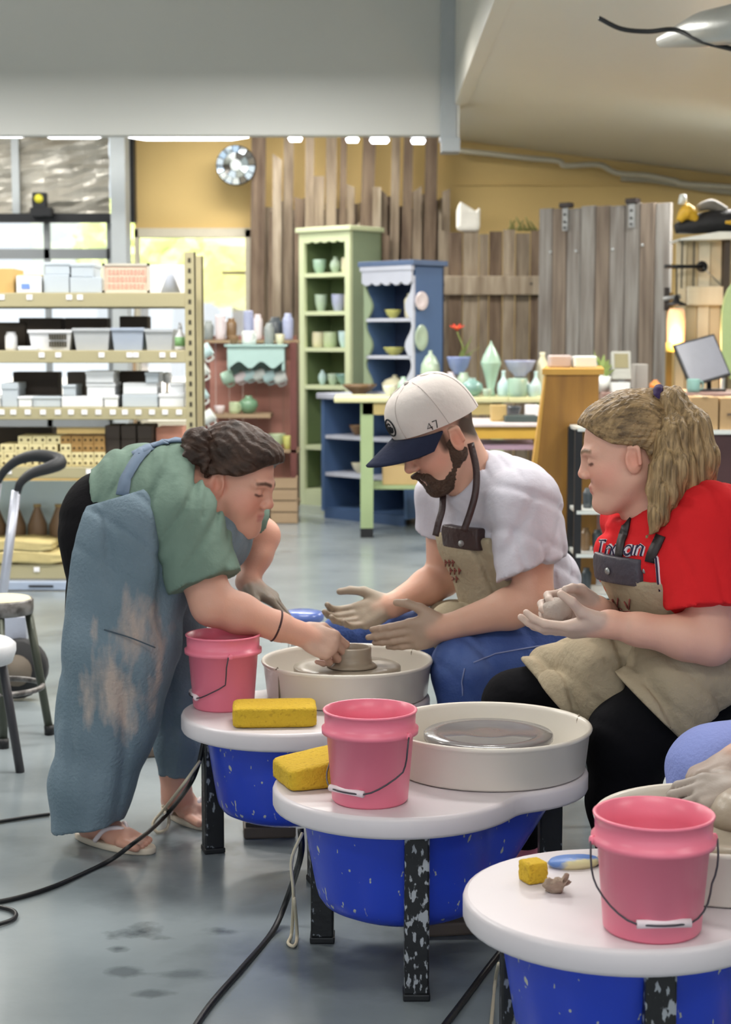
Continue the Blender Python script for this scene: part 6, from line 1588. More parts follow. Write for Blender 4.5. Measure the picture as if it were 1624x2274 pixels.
# denim apron with split legs
m_denim = mat('stained_denim', '#7d8e9b', rough=.9, spec=.2, hex2='#667884', scale=5, bump=.25, bscale=120, contrast=(.3, .7), detail=6)
overlay(m_denim, '#9aa5ac', 3.2, .55, .75, detail=5); wrinkle(m_denim, 5, .4, (1.6, 1.6, .35))
stain(m_denim, tuple(U(262, 1540, 3.86)), (.13, .3, .21), '#cdb8ab')
stain(m_denim, tuple(U(300, 1420, 3.86)), (.11, .3, .14), '#c2aea2')
AP = Sdf()
nfp = [U(285, 1215, 4.0), U(272, 1320, 3.99), U(266, 1430, 3.985), U(238, 1600, 3.98), U(202, 1740, 3.975), U(186, 1870, 3.97)]
hzN = npv(U(186, 1832, 3.97)); hzF = npv(U(392, 1722, 4.185))
dn = np.array([.22, 0, -1.]); dn /= np.linalg.norm(dn)
AP.chain(nfp, [.125, .140, .142, .120, .098, .080], .03, cut=[(hzN, dn)])
AP.chain([U(350, 1260, 4.12), U(375, 1400, 4.15), U(388, 1540, 4.18), U(392, 1650, 4.185), U(392, 1790, 4.185)], [.125, .085, .068, .052, .046], .035, cut=[(hzF, np.array([0, 0, -1.]))])
AP.ell(U(330, 1215, 4.06), (.165, .20, .15), k=.05); AP.ell(U(320, 1150, 4.06), (.15, .195, .13), k=.05); AP.ell(U(228, 1235, 4.0), (.085, .14, .13), k=.05)
# keep it below the line of the shirt
a_, b_ = npv(U(196, 1120, 4.0)), npv(U(340, 1075, 4.0)); dv_ = b_-a_; nn_ = np.array([-dv_[2], 0, dv_[0]]); nn_ /= np.linalg.norm(nn_)
nb2 = np.array([-1., 0, .25]); nb2 /= np.linalg.norm(nb2); ob2 = npv(U(158, 1330, 4.0))
_be = [U(q[0], q[1], 4.0) for q in ((102, 1850), (108, 1740), (126, 1600), (144, 1450), (160, 1330), (178, 1210), (205, 1105), (240, 1000))]
_bz = [q.z for q in _be]; _bx = [q.x for q in _be]
def postAP(P, d):
    amp = np.clip(.25+P[:, 2]*.9, .3, .7)
    d = d + amp*folds(P, .034, [(.95, .3, .05), (.7, .9, .0)], [46, 34], .9, 5.) + np.clip((P[:, 2]-.62)*6, 0, 1)*folds(P, .008, [(.6, .1, .8)], [70], 1.2, 2.)
    d = np.maximum(d, (P-a_) @ nn_)
    e = np.interp(P[:, 2], _bz, _bx) - P[:, 0]           # trousers show behind the apron's back edge
    return np.maximum(d, e)
AP.post = postAP
apA = sdf_object('apron', AP, .006, m_denim, pa, smooth=1)
BB = Sdf(); BB.ell(U(455, 1194, 4.08), (.112, .155, .098), k=.05); BB.ell(U(498, 1192, 4.12), (.05, .15, .065), k=.05)
bo = npv(U(462, 1150, 4.06))
BB.post = lambda P, d: np.maximum(np.maximum(d, (bo-P) @ np.array([.80, 0, -.6])), (P-npv(U(500, 1122, 4.06))) @ np.array([.25, -.1, .96])) + folds(P, .012, [(.5, .3, .8), (.8, .2, -.4)], [90, 60], 1., 1.)
sdf_object('bib', BB, .006, m_denim, apA)
def strap_band(pts, w, m, name, parent, nrm=(0, -.6, .8), th=.003):
    P = smooth_path(pts, 6); vs = []; fs = []; o = parent_origin(parent)
    for i, p in enumerate(P):
        t = (P[min(i+1, len(P)-1)]-P[max(i-1, 0)]).normalized(); n = Vector(nrm); n = (n - t*n.dot(t)).normalized(); b = t.cross(n)
        for (q, r) in ((-1, 0), (1, 0), (1, 1), (-1, 1)): vs.append(p - o + b*q*w/2 + n*r*th)
    for i in range(len(P)-1):
        for k in range(4): fs.append((i*4+k, i*4+(k+1) % 4, (i+1)*4+(k+1) % 4, (i+1)*4+k))
    fs += [(0, 3, 2, 1), tuple(len(P)*4-4+k for k in range(4))]
    mb = MB().add(vs, fs, True); return mb.build(name, m, parent)
m_denim2 = mat('denim_band', '#67788e', rough=.85, var=.1)
bpy.context.view_layer.update()
draped(tsA, [(296, 1012), (340, 992), (385, 980), (418, 982), (432, 1010)], .026, m_denim2, 'strap', apA)
draped(tsA, [(322, 1000), (300, 1030), (280, 1065), (270, 1110)], .03, m_denim2, 'strap', apA)
# pocket seam and bracelet
strap_band([U(232, 1398, 3.842), U(290, 1416, 3.836), U(345, 1438, 3.85)], .0026, mat('dark_seam', '#3d4c5a'), 'pocket_seam', apA, nrm=(0, -1, 0))
wc = elN.lerp(wrN, .72); ax = (wrN-elN).normalized(); u_ = ax.cross(Vector((0, 0, 1))).normalized(); w_ = ax.cross(u_)
single_b = MB().tube([wc - Vector(pa.location) + (u_*math.cos(2*PI*k/28)+w_*math.sin(2*PI*k/28))*.0375 for k in range(29)], .0026, 7, caps=False).build('bracelet', mat('maroon_cord', '#3a1c22', rough=.6), pa)

# ------------------------------------------------------------------ the seated man in the cap
SKB = np.array(lin('#d9aa94')); CLAYM = np.array(lin('#a89886'))
pb = thing('person', 'man in white cap, white shirt and tan apron seated at the first wheel', 'person', (.4, 4.22, 0))
M_ = Sdf(); M_.base = SKB
yB = math.radians(20)
HB = head_frame(U(973, 965, 4.15), (-math.cos(yB), -math.sin(yB)), math.radians(33), 1.02)
add_head(M_, HB, SKB, np.array(lin('#b0685c')), np.array(lin('#4a3426')), False)
PBh = HB['P']
phi = math.radians(35); ftB = np.array([-math.cos(phi), -math.sin(phi), 0]); ltB = np.array([math.sin(phi), -math.cos(phi), 0]); RB = np.stack([ftB, ltB, np.array([0, 0, 1.])], 1)
nbB = U(1045, 1062, 4.19)
M_.cap(PBh(-.025, 0, -.05), nbB, .060, .068, .03)
peB, waB, chB, ubB = U(1205, 1395, 4.24), U(1160, 1300, 4.24), U(1112, 1175, 4.22), U(1120, 1100, 4.24)
for c_, r_ in ((peB, (.125, .16, .11)), (waB, (.12, .15, .12)), (chB, (.115, .16, .13)), (ubB, (.10, .15, .085))): M_.ell(c_, r_, RB, .04)
shBn, shBf = U(1168, 1118, 4.06), U(990, 1098, 4.36)
elBn, wrBn = U(1188, 1335, 4.00), U(990, 1394, 4.03)
elBf, wrBf = U(985, 1285, 4.42), U(868, 1346, 4.30)
M_.cap(shBn, shBf, .06, .06, .04)
M_.chain([shBn, shBn.lerp(elBn, .5), elBn], [.060, .056, .046], .02); M_.chain([elBn, elBn.lerp(wrBn, .28), wrBn], [.047, .049, .030], .02)
M_.chain([shBf, elBf], [.055, .045], .02); M_.chain([elBf, elBf.lerp(wrBf, .3), wrBf], [.046, .047, .030], .02, col=SKB*np.array([1.06, 1.0, .98]))
hB1 = add_hand(M_, wrBn, (-.97, .05, -.2), (.1, .98, .15), 'L', [(.12, .15, .1), (.10, .12, .1), (.12, .15, .1), (.15, .2, .1)], (.42, .35), 1.04, CLAYM*.7+SKB*.25, -.03, colw=SKB)
hB2 = add_hand(M_, wrBf, (-.92, -.12, -.28), (-.15, -.75, .62), 'R', [(.30, .55, .45), (.30, .5, .45), (.32, .5, .45), (.34, .55, .45)], (.35, .1), 1.06, CLAYM, -.01, colw=CLAYM*.5+SKB*.5)
knBn, anBn = U(1036, 1484, 4.04), U(1046, 1850, 4.02); knBf, anBf = U(772, 1424, 4.40), U(790, 1700, 4.42)
M_.chain([U(1240, 1440, 4.14), knBn, anBn], [.085, .06, .04], .03); M_.chain([U(1190, 1420, 4.34), knBf, anBf], [.085, .055, .04], .03)
for an in (anBn, anBf): M_.cap((an.x, an.y, .05), (an.x-.13, an.y-.04, .035), .035, .03, .02); M_.cap(an, (an.x, an.y, .05), .038, .036, .02)
# cropped hair on the back of the head
dk = np.array(lin('#4e3c30'))
for y in (-1, 1): M_.paint(PBh(-.05, y*.066, .0), PBh(-.075, y*.04, -.03), .026, dk, .02); M_.paint(PBh(-.09, y*.02, .0), PBh(-.10, 0, -.02), .04, dk, .02); M_.paint(PBh(.018, y*.072, .012), PBh(.02, y*.072, -.02), .012, dk, .012)
sdf_object('body', M_, .007, m_skin, pb, fine=[(PBh(.02, 0, -.02), .15, .0023), (hB1, .125, .003), (hB2, .125, .003)], colored=True)
# beard
BD = Sdf(); sB = HB['s']
def be(c, r, k=.02): BD.ell(PBh(*c), np.array(r)*sB, HB['R'], k)
def bc_(a, b, ra, rb, k=.015): BD.cap(PBh(*a), PBh(*b), ra*sB, rb*sB, k)
be((.040, 0, -.080), (.047, .047, .041)); be((.072, 0, -.106), (.028, .029, .026))
for y in (-1, 1):
    bc_((-.002, y*.053, -.05), (.056, y*.022, -.106), .0245, .0225, .02); bc_((.004, y*.062, -.012), (.0, y*.058, -.05), .015, .02, .015); bc_((.106, 0, -.0495), (.088, y*.028, -.066), .0075, .0085, .01)
    bc_((.088, y*.028, -.066), (.078, y*.026, -.095), .010, .014, .01)
def postBD(P, d):
    L = at_hl(HB, P); d = d + .0018*np.sin(L[:, 0]*330+4*np.sin(L[:, 1]*150))*np.sin(L[:, 2]*280+L[:, 1]*190)
    d = np.maximum(d, (L[:, 2] - (-.006 - .42*np.clip(L[:, 0], 0, .095)))*.8)
    lip = np.sqrt(((L[:, 0]-.10)/.03)**2 + (L[:, 1]/.021)**2 + ((L[:, 2]+.066)/.0085)**2)-1
    return np.maximum(d, -lip*.009)
BD.post = postBD
sdf_object('beard', BD, .0032, mat('brown_beard', '#5b4334', hex2='#38281f', rough=.7, scale=60, bump=.6, bscale=160), pb)
# cap: light crown, navy peak
m_cap = cloth('stone_cap_cotton', '#d6cdc8', var=.04, bump=.12); m_peak = cloth('navy_peak', '#262b40', var=.08)
OB = Vector(pb.location)
def crown(a, t, off=0):
    rx, ry = .112, .091; n_ = 2.5; q = (1-t**n_)**(1/n_) if t < 1 else 0
    zb_ = .030 + .022*math.cos(a)
    x = -.012 + (rx+off)*q*math.cos(a) + (.006 if math.cos(a) > 0 else 0)*t; y = (ry+off)*q*math.sin(a); z = zb_ + (.150-zb_+off)*t
    return Vector(PBh(x, y, z)) - OB
na, nt_ = 48, 16
vs = [crown(2*PI*i/na, j/(nt_-1)*.999) for j in range(nt_) for i in range(na)]
fs = [(j*na+i, j*na+(i+1) % na, (j+1)*na+(i+1) % na, (j+1)*na+i) for j in range(nt_-1) for i in range(na)] + [tuple((nt_-1)*na+i for i in range(na))]
cp = MB().add(vs, fs, True).build('cap', m_cap, pb)
MB().lathe([(0, 0), (.007, 0), (.006, .004), (0, .006)], 12).xf(Matrix.Translation(crown(0, .9995)) @ Matrix.Rotation(math.radians(-33), 4, 'Y')).build('cap_button', m_cap, cp)
for k in range(6):
    a = 2*PI*k/6+.5
    MB().tube([crown(a, j/12*.99, .0004) for j in range(13)], .0009, 5).build('cap_seam', mat('cap_seam', '#bcb2ad', rough=.9), cp)
nu, nv = 25, 9; vs = []; fs = []
for side in (0, 1):
    for j in range(nv):
        for i in range(nu):
            u = -1+2*i/(nu-1); v = j/(nv-1); a = u*math.radians(78)
            bx, by, bz = -.012+.113*math.cos(a)+.002, .092*math.sin(a), .052-.022*(1-math.cos(a))+.002
            ext = .092*max(0, math.cos(a*1.02))**.45
            x = bx + ext*v; y = by*(1-.06*v); z = bz - .014*v - 3.4*(y*y)*(.35+.65*v) + .25*.0 - (.004 if side else 0)
            vs.append(Vector(PBh(x, y, z))-OB)
n1 = nu*nv
for j in range(nv-1):
    for i in range(nu-1):
        q = (j*nu+i, j*nu+i+1, (j+1)*nu+i+1, (j+1)*nu+i); fs.append(q); fs.append(tuple(reversed([x+n1 for x in q])))
for i in range(nu-1): fs.append(((nv-1)*nu+i, (nv-1)*nu+i+1, (nv-1)*nu+i+1+n1, (nv-1)*nu+i+n1)); fs.append((i+1, i, i+n1, i+1+n1))
MB().add(vs, fs, True).build('peak', m_peak, cp)
m_ink = mat('black_thread', '#17181c', rough=.8)
def decal(pts, a0, t0, sc, r, name, m, closed=False):
    P = [crown(a0 + x*sc/.10, t0 + y*sc/.105, .0012) for x, y in pts]
    if closed: P.append(P[0])
    MB().tube(P, r, 6).build(name, m, cp)
# round emblem on the front, numerals on the side
decal([(.022*math.cos(k*.2618), .022*math.sin(k*.2618)) for k in range(24)], math.radians(6), .34, 1, .0022, 'emblem_ring', m_ink, True)
decal([(.0135*math.cos(k*.2618+2.2), .0135*math.sin(k*.2618+2.2)) for k in range(17)], math.radians(6), .34, 1, .0013, 'emblem_arc', m_ink)
for k, pts in enumerate(([(-.008, .008), (.0, .013), (.008, .008)], [(-.007, -.012), (-.007, .0), (-.002, .004), (-.002, -.012)], [(.003, -.012), (.003, .003), (.008, .0), (.008, -.012)], [(-.009, .003), (.009, .003)])):
    decal(pts, math.radians(6), .34, 1, .0018, 'emblem_mark', m_ink)
decal([(-.004, -.008), (-.004, .009), (-.013, -.002), (-.001, -.002)], math.radians(70), .10, 1, .0013, 'numeral', m_ink)
decal([(.003, .009), (.013, .009), (.006, -.008)], math.radians(70), .10, 1, .0013, 'numeral', m_ink)
bpy.context.view_layer.update()
# white t-shirt
WS = Sdf()
for c_, r_ in ((peB, (.145, .172, .10)), (waB, (.137, .165, .135)), (chB, (.130, .175, .145)), (ubB, (.115, .165, .10))): WS.ell(c_, r_, RB, .05)
WS.cap(shBn, shBf, .078, .076, .05); WS.cap(U(1075, 1075, 4.21), nbB, .085, .076, .04)
def sleeve(S, a, b, L, Lcut, r0, r1, k=.03, tilt=None):
    d = npv(b)-npv(a); d /= np.linalg.norm(d); n = d if tilt is None else (d+npv(tilt))/np.linalg.norm(d+npv(tilt))
    S.cap(a, npv(a)+d*L, r0, r1, k, cut=[(npv(a)+d*Lcut, n)]); return d
sleeve(WS, shBn, elBn, .24, .165, .084, .092, tilt=(.28, 0, 0)); sleeve(WS, shBf, elBf, .18, .10, .075, .08)
nkB = npv(PBh(0, 0, 0))-npv(nbB); nkB /= np.linalg.norm(nkB)
WS.cap(npv(nbB)+nkB*.012, npv(nbB)+nkB*.2, .066, .10, .012, sub=True); WS.ell(PBh(.015, 0, -.03), np.array((.12, .10, .125)), HB['R'], .012, sub=True)
WS.post = lambda P, d: d + folds(P, .014, [(.8, .3, -.5), (.5, .2, .85)], [70, 52], 1.0, 4.) + folds(P, .005, [(.9, .2, .2)], [130], 1.3, 6.)
wsB = sdf_object('t_shirt', WS, .006, wrinkle(cloth('white_cotton', '#cac7d2', var=.03), 6, .3), pb)
# jeans
JN = Sdf()
JN.ell(peB, (.155, .18, .105), RB, .04); JN.chain([U(1240, 1440, 4.14), U(1140, 1466, 4.09), knBn], [.108, .098, .082], .03); JN.chain([knBn, U(1042, 1640, 4.03), (anBn.x, anBn.y, .10)], [.080, .066, .062], .03)
JN.chain([U(1190, 1420, 4.34), knBf], [.105, .070], .03); JN.chain([knBf, (anBf.x, anBf.y, .10)], [.068, .06], .03)
JN.post = lambda P, d: d + folds(P, .014, [(.9, .3, .25), (.7, .2, .7)], [52, 70], 1.0, 8.)
m_jean = mat('blue_denim', '#4762a6', rough=.85, hex2='#334a88', scale=6, bump=.2, bscale=150, contrast=(.3, .7)); overlay(m_jean, '#6780bd', 4, .56, .74, detail=4)
jn = sdf_object('jeans', JN, .006, m_jean, pb)
bpy.context.view_layer.update()
draped(jn, [(1282, 1424), (1190, 1436), (1100, 1452), (1040, 1476)], .0028, mat('jean_stitch', '#8b97c4'), 'seam', jn, off=.001)
draped(jn, [(1032, 1484), (1026, 1515), (1028, 1552)], .0028, mat('jean_stitch', '#8b97c4'), 'seam', jn, off=.001)
for an in (anBn, anBf):
    SH = Sdf(); SH.cap((an.x+.03, an.y, .04), (an.x-.16, an.y-.05, .036), .044, .036, .02); SH.cap((an.x+.01, an.y, .06), (an.x, an.y, .10), .046, .046, .02)
    SH.post = lambda P, d: np.maximum(d, .002-P[:, 2])
    sdf_object('shoe', SH, .007, mat('brown_shoe', '#5d4c40', rough=.6), pb)
# tan apron: bib and lap
m_tanc = mat('tan_canvas', '#b3a68e', rough=.9, spec=.2, hex2='#9d8f77', scale=9, bump=.25, bscale=60)
wrinkle(m_tanc, 6, .35)
AB = Sdf()
for c_, r_ in ((waB, (.158, .180, .15)), (chB, (.152, .188, .160)), (peB, (.158, .184, .115))): AB.ell(c_, r_, RB, .05)
cB = npv(chB)
topB = npv(U(1010, 1200, 4.06))
def postAB(P, d):
    L = (P-cB) @ RB
    d = np.maximum(d, -L[:, 0]-.02 + np.clip(-(L[:, 2]+.08), 0, .2)*-.9)
    d = np.maximum(d, P[:, 2]-topB[2])
    hw = .105 + np.clip(topB[2]-P[:, 2]-.03, 0, .2)*.75
    d = np.maximum(d, np.abs(L[:, 1]-.0)-hw)
    return d + folds(P, .016, [(.8, .3, .4)], [60], 1.1, 2.)
AB.post = postAB
abB = sdf_object('apron', AB, .006, m_tanc, pb)
LAP = Sdf()
LAP.chain([U(1190, 1425, 4.34), U(1000, 1405, 4.36)], [.112, .088], .05); LAP.chain([U(1190, 1400, 4.2), U(1010, 1395, 4.2)], [.10, .07], .06)
LAP.post = lambda P, d: d + folds(P, .010, [(.8, .5, .3), (.3, .9, .2)], [60, 40], 1.1, 3.)
sdf_object('apron_lap', LAP, .006, m_tanc, abB)
m_lea = mat('dark_leather', '#3b2a2a', rough=.45, var=.15, bump=.2)
PTc = Sdf()
for c_, r_ in ((waB, (.163, .185, .155)), (chB, (.157, .193, .165))): PTc.ell(c_, r_, RB, .05)
def postP(P, d):
    L = (P-cB) @ RB; z1 = zat(1176, 4.06); z0 = zat(1226, 4.06)
    return np.maximum.reduce([d, P[:, 2]-z1, z0-P[:, 2], np.abs(L[:, 1]-.015)-.066, -L[:, 0]])
PTc.post = postP
sdf_object('leather_patch', PTc, .004, m_lea, abB)
rv = U(1024, 1207, 4.035); MB().lathe([(0, 0), (.008, 0), (.007, .003), (0, .004)], 14).xf(Matrix.Translation(rv-OB) @ Matrix.Rotation(PI/2, 4, 'X') @ Matrix.Rotation(.4, 4, 'Y')).build('snap', m_steel, abB)
strap_band([U(1046, 985, 4.10), U(1058, 1040, 4.06), U(1057, 1090, 4.04), U(1046, 1135, 4.035), U(1030, 1180, 4.035)], .017, m_lea, 'strap', abB, nrm=(-.2, -1, .1))
strap_band([U(985, 1092, 4.16), U(983, 1130, 4.13), U(975, 1160, 4.12), U(968, 1190, 4.12)], .017, m_lea, 'strap', abB, nrm=(-.4, -1, .1))
# red print under the patch: short strokes of worn lettering
m_red = mat('worn_red_print', '#8d4a42', rough=.9)
bpy.context.view_layer.update()
sg_ = []
for r, (y, xs_) in enumerate(((1250, (990, 998, 1006)), (1268, (992, 1001, 1010, 1020)), (1286, (996, 1005, 1014)))):
    for x in xs_: sg_ += [[(x, y-7), (x+1, y+7)], [(x, y-6), (x+5, y-2), (x+1, y+2)]]
strokes(abB, sg_, .0016, m_red, 'print', abB)
# stool under him
sb = thing('potter_stool', 'low round stool under the man in the cap', 'stool', (peB.x+.04, peB.y+.02, 0))
zst = peB.z-.13
MB().lathe([(0, zst-.03), (.14, zst-.03), (.15, zst-.015), (.145, zst), (0, zst)], 28).build('seat', m_black, sb)
for a in (.8, 2.4, 3.9, 5.5): MB().tube([(.1*math.cos(a), .1*math.sin(a), zst-.02), (.16*math.cos(a), .16*math.sin(a), 0)], .012, 10).build('leg', m_steel, sb)

# ------------------------------------------------------------------ the seated woman in red
SKC = np.array(lin('#e0ad98')); CLAYC = np.array(lin('#cdbcb0'))
pc = thing('person', 'woman in red shirt with blond ponytail holding a clay ball', 'person', (.68, 3.5, 0))
C_ = Sdf(); C_.base = SKC
yC = math.radians(-7)
HC = head_frame(U(1392, 1004, 3.50), (-math.cos(yC), -math.sin(yC)), math.radians(12), .95)
add_head(C_, HC, SKC, np.array(lin('#c98478')), np.array(lin('#75573c')), True, chub=.35)
PCh = HC['P']; OC = Vector(pc.location)
phC = math.radians(28); ftC = np.array([-math.cos(phC), -math.sin(phC), 0]); ltC = np.array([math.sin(phC), -math.cos(phC), 0]); RC = np.stack([ftC, ltC, np.array([0, 0, 1.])], 1)
nbC = U(1455, 1140, 3.52)
C_.cap(PCh(-.025, 0, -.05), nbC, .050, .060, .03)
chC, waC, peC, ubC = U(1492, 1225, 3.52), U(1530, 1345, 3.54), U(1570, 1455, 3.56), U(1515, 1165, 3.53)
for c_, r_ in ((peC, (.125, .165, .105)), (waC, (.115, .145, .12)), (chC, (.11, .15, .125)), (ubC, (.09, .135, .075))): C_.ell(c_, r_, RC, .04)
shCn, shCf = U(1588, 1168, 3.40), U(1420, 1160, 3.68)
elCn, wrCn = U(1580, 1425, 3.34), U(1350, 1386, 3.34); elCf, wrCf = U(1405, 1395, 3.66), U(1322, 1352, 3.46)
C_.cap(shCn, shCf, .055, .055, .04)
C_.chain([shCn, shCn.lerp(elCn, .5), elCn], [.062, .060, .046], .02); C_.chain([elCn, elCn.lerp(wrCn, .25), elCn.lerp(wrCn, .7), wrCn], [.046, .045, .032, .026], .02)
C_.chain([shCf, elCf], [.052, .042], .02); C_.chain([elCf, elCf.lerp(wrCf, .3), wrCf], [.042, .040, .026], .02)
hC1 = add_hand(C_, wrCn, (-.97, .10, -.16), (.0, .45, .9), 'L', [(.25, .35, .25), (.2, .35, .25), (.2, .3, .25), (.25, .4, .3)], (.9, .75), .98, CLAYC*.75+SKC*.25, .03, colw=SKC)
hC2 = add_hand(C_, wrCf, (-.95, -.22, .12), (.12, -.9, -.25), 'R', [(.55, .85, .6), (.5, .85, .6), (.5, .8, .6), (.5, .8, .6)], (.25, .75), .98, CLAYC*.8+SKC*.2, .04, colw=SKC)
knCn, anCn = U(1398, 1645, 3.44), U(1385, 1985, 3.46); knCf, anCf = U(1145, 1562, 3.74), U(1160, 1850, 3.76)
C_.chain([U(1575, 1490, 3.46), knCn, anCn], [.08, .06, .04], .03); C_.chain([U(1520, 1470, 3.68), knCf, anCf], [.08, .055, .04], .03)
for an in (anCn, anCf): C_.cap(an, (an.x, an.y, .05), .036, .035, .02); C_.cap((an.x, an.y, .05), (an.x-.13, an.y-.04, .035), .034, .028, .02)
sdf_object('body', C_, .007, m_skin, pc, fine=[(PCh(.02, 0, -.01), .145, .0023), (hC1, .115, .003), (hC2, .115, .003)], colored=True)
# blond hair and ponytail
m_blond = mat('blond_hair', '#ad8f66', hex2='#5e4a33', rough=.45, spec=.35, scale=60, stretch=(.3, 2.5, 1.6), bump=.35, bscale=60, contrast=(.32, .68))
m_blond2 = mat('blond_ponytail', '#b6986e', hex2='#6b563b', rough=.45, spec=.35, scale=60, stretch=(2.2, 2.2, .2), bump=.4, bscale=60, contrast=(.32, .68))
HR = Sdf(); sC = HC['s']
HR.ell(PCh(-.014, 0, .040), np.array((.108, .084, .096))*sC, HC['R'], .02); HR.ell(PCh(-.055, 0, -.01), np.array((.058, .062, .06))*sC, HC['R'], .025)
HR.ell(PCh(.040, 0, .078), np.array((.052, .058, .034))*sC, HC['R'], .02)
tie = U(1447, 888, 3.50)
HR.cap(PCh(-.05, 0, .08), tie, .055, .020, .03)
tl = HC['L'](npv(tie)[None])[0]
def postHR(P, d):
    L = at_hl(HC, P); v = L - tl; r = np.linalg.norm(v, axis=1)
    ang = np.arctan2(v[:, 1], v[:, 0]*.6+v[:, 2]*.8); d = d + .0018*np.sin(ang*46+2*np.sin(r*30)) + .0010*np.sin(ang*97)
    xh = hairline(L[:, 2], [(-.13, -.065), (-.05, -.052), (.002, -.038), (.016, -.012), (.028, .028), (.05, .058), (.072, .078), (.09, .11), (.12, .2)])
    return np.maximum(d, (L[:, 0]-xh)*.8)
HR.post = postHR
hr = sdf_object('hair', HR, .004, m_blond, pc)
PO = Sdf()
PO.chain([tie, U(1490, 895, 3.49), U(1530, 955, 3.47), U(1555, 1020, 3.455), U(1572, 1075, 3.45)], [.018, .032, .044, .038, .016], .02)
PO.chain([U(1475, 905, 3.485), U(1495, 970, 3.45), U(1500, 1040, 3.42), U(1480, 1100, 3.40), U(1462, 1150, 3.39), U(1440, 1192, 3.385)], [.024, .040, .036, .026, .017, .004], .02)
PO.chain([U(1490, 960, 3.45), U(1475, 1030, 3.42), U(1452, 1090, 3.41), U(1448, 1130, 3.40)], [.03, .026, .016, .004], .015)
PO.chain([U(1540, 1000, 3.45), U(1530, 1070, 3.43), U(1498, 1110, 3.41)], [.03, .028, .006], .02)
PO.post = lambda P, d: d + .0022*np.sin(P[:, 0]*230+P[:, 1]*120+P[:, 2]*40+1.2*np.sin(P[:, 2]*22)) + .0014*np.sin(P[:, 0]*430-P[:, 1]*200+P[:, 2]*70+np.sin(P[:, 2]*30))
sdf_object('ponytail', PO, .0042, m_blond2, pc)
SQ = Sdf(); dq = npv(U(1490, 895, 3.49))-npv(tie); dq /= np.linalg.norm(dq)
for k in range(10):
    a = 2*PI*k/10; u0 = np.cross(dq, [0, 1, 0]); u0 /= np.linalg.norm(u0); v0 = np.cross(dq, u0); SQ.ell(npv(tie)+dq*.012+(u0*math.cos(a)+v0*math.sin(a))*.024, (.012, .012, .012), k=.006)
sdf_object('hair_tie', SQ, .004, mat('purple_scrunchie', '#35214f', rough=.8), pc)
# red t-shirt
RS = Sdf()
for c_, r_ in ((peC, (.140, .178, .10)), (waC, (.130, .162, .135)), (chC, (.128, .166, .14)), (ubC, (.105, .150, .09))): RS.ell(c_, r_, RC, .05)
RS.ell(npv(chC)+ftC*.065+ltC*.055+np.array([0, 0, -.02]), (.075, .075, .07), RC, .05); RS.ell(npv(chC)+ftC*.065-ltC*.055+np.array([0, 0, -.02]), (.075, .075, .07), RC, .05)
RS.cap(shCn, shCf, .074, .072, .05); RS.cap(U(1478, 1150, 3.53), nbC, .078, .066, .04)
sleeve(RS, shCn, elCn, .22, .170, .086, .094, tilt=(.1, 0, 0)); sleeve(RS, shCf, elCf, .2, .14, .078, .082)
nkC = npv(PCh(0, 0, 0))-npv(nbC); nkC /= np.linalg.norm(nkC)
RS.cap(npv(nbC)+nkC*.012, npv(nbC)+nkC*.2, .060, .09, .012, sub=True); RS.ell(PCh(.015, 0, -.03), np.array((.105, .092, .115)), HC['R'], .012, sub=True)
RS.post = lambda P, d: d + folds(P, .014, [(.8, .3, -.5), (.4, .2, .9)], [72, 60], 1.0, 7.) + folds(P, .005, [(.9, .2, .2)], [135], 1.3, 1.)
rsC = sdf_object('t_shirt', RS, .0055, wrinkle(cloth('red_cotton', '#d8262b', var=.05), 7, .35), pc)
# leggings
LG = Sdf(); LG.ell(peC, (.15, .185, .105), RC, .04)
LG.chain([U(1575, 1490, 3.46), knCn], [.105, .088], .03); LG.chain([knCn, U(1382, 1780, 3.45), (anCn.x, anCn.y, .09)], [.088, .072, .05], .03)
LG.chain([U(1520, 1470, 3.68), knCf], [.10, .072], .03); LG.chain([knCf, (anCf.x, anCf.y, .09)], [.07, .05], .03)
LG.post = lambda P, d: d + folds(P, .003, [(.5, .3, .8)], [60], 1., 2.)
sdf_object('leggings', LG, .0065, cloth('black_leggings', '#0f0f13', var=.05, spec=.12), pc)
for an in (anCn, anCf):
    SH = Sdf(); SH.cap((an.x+.03, an.y, .04), (an.x-.15, an.y-.05, .034), .042, .034, .02); SH.cap((an.x, an.y, .05), (an.x, an.y, .10), .046, .046, .02)
    SH.post = lambda P, d: np.maximum(d, .002-P[:, 2])
    sdf_object('shoe', SH, .007, mat('pink_shoe', '#d87f96', rough=.6), pc)
# apron: bib, lap
CA = Sdf()
for c_, r_ in ((waC, (.145, .168, .15)), (chC, (.155, .165, .155)), (peC, (.150, .18, .11))): CA.ell(c_, r_, RC, .05)
CA.ell(npv(chC)+ftC*.075+np.array([0, 0, -.04]), (.075, .11, .08), RC, .05)
cC = npv(chC); ztC = zat(1300, 3.36)
def postCA(P, d):
    L = (P-cC) @ RC
    d = np.maximum(d, .01-L[:, 0])
    d = np.maximum(d, P[:, 2]-ztC)
    d = np.maximum(d, np.abs(L[:, 1]-.0)-(.115+np.clip(ztC-P[:, 2], 0, .2)*.7))
    return d + folds(P, .018, [(.7, .3, .6)], [60], 1.1, 2.)
CA.post = postCA
caC = sdf_object('apron', CA, .0055, m_tanc, pc)
def half(p1, p2, y):   # plane through two points, parallel to the depth axis; keeps what lies above it
    a = npv(U(p1[0], p1[1], y)); b = npv(U(p2[0], p2[1], y)); d = b-a; n = np.array([-d[2], 0, d[0]]); n /= np.linalg.norm(n); return a, n
def lapfold(P): return folds(P, .030, [(.85, .4, .3), (.4, .8, -.3)], [60, 46], 1.1, 9.) + folds(P, .005, [(.6, .3, .7)], [90], 1.2, 3.)
LF = Sdf()
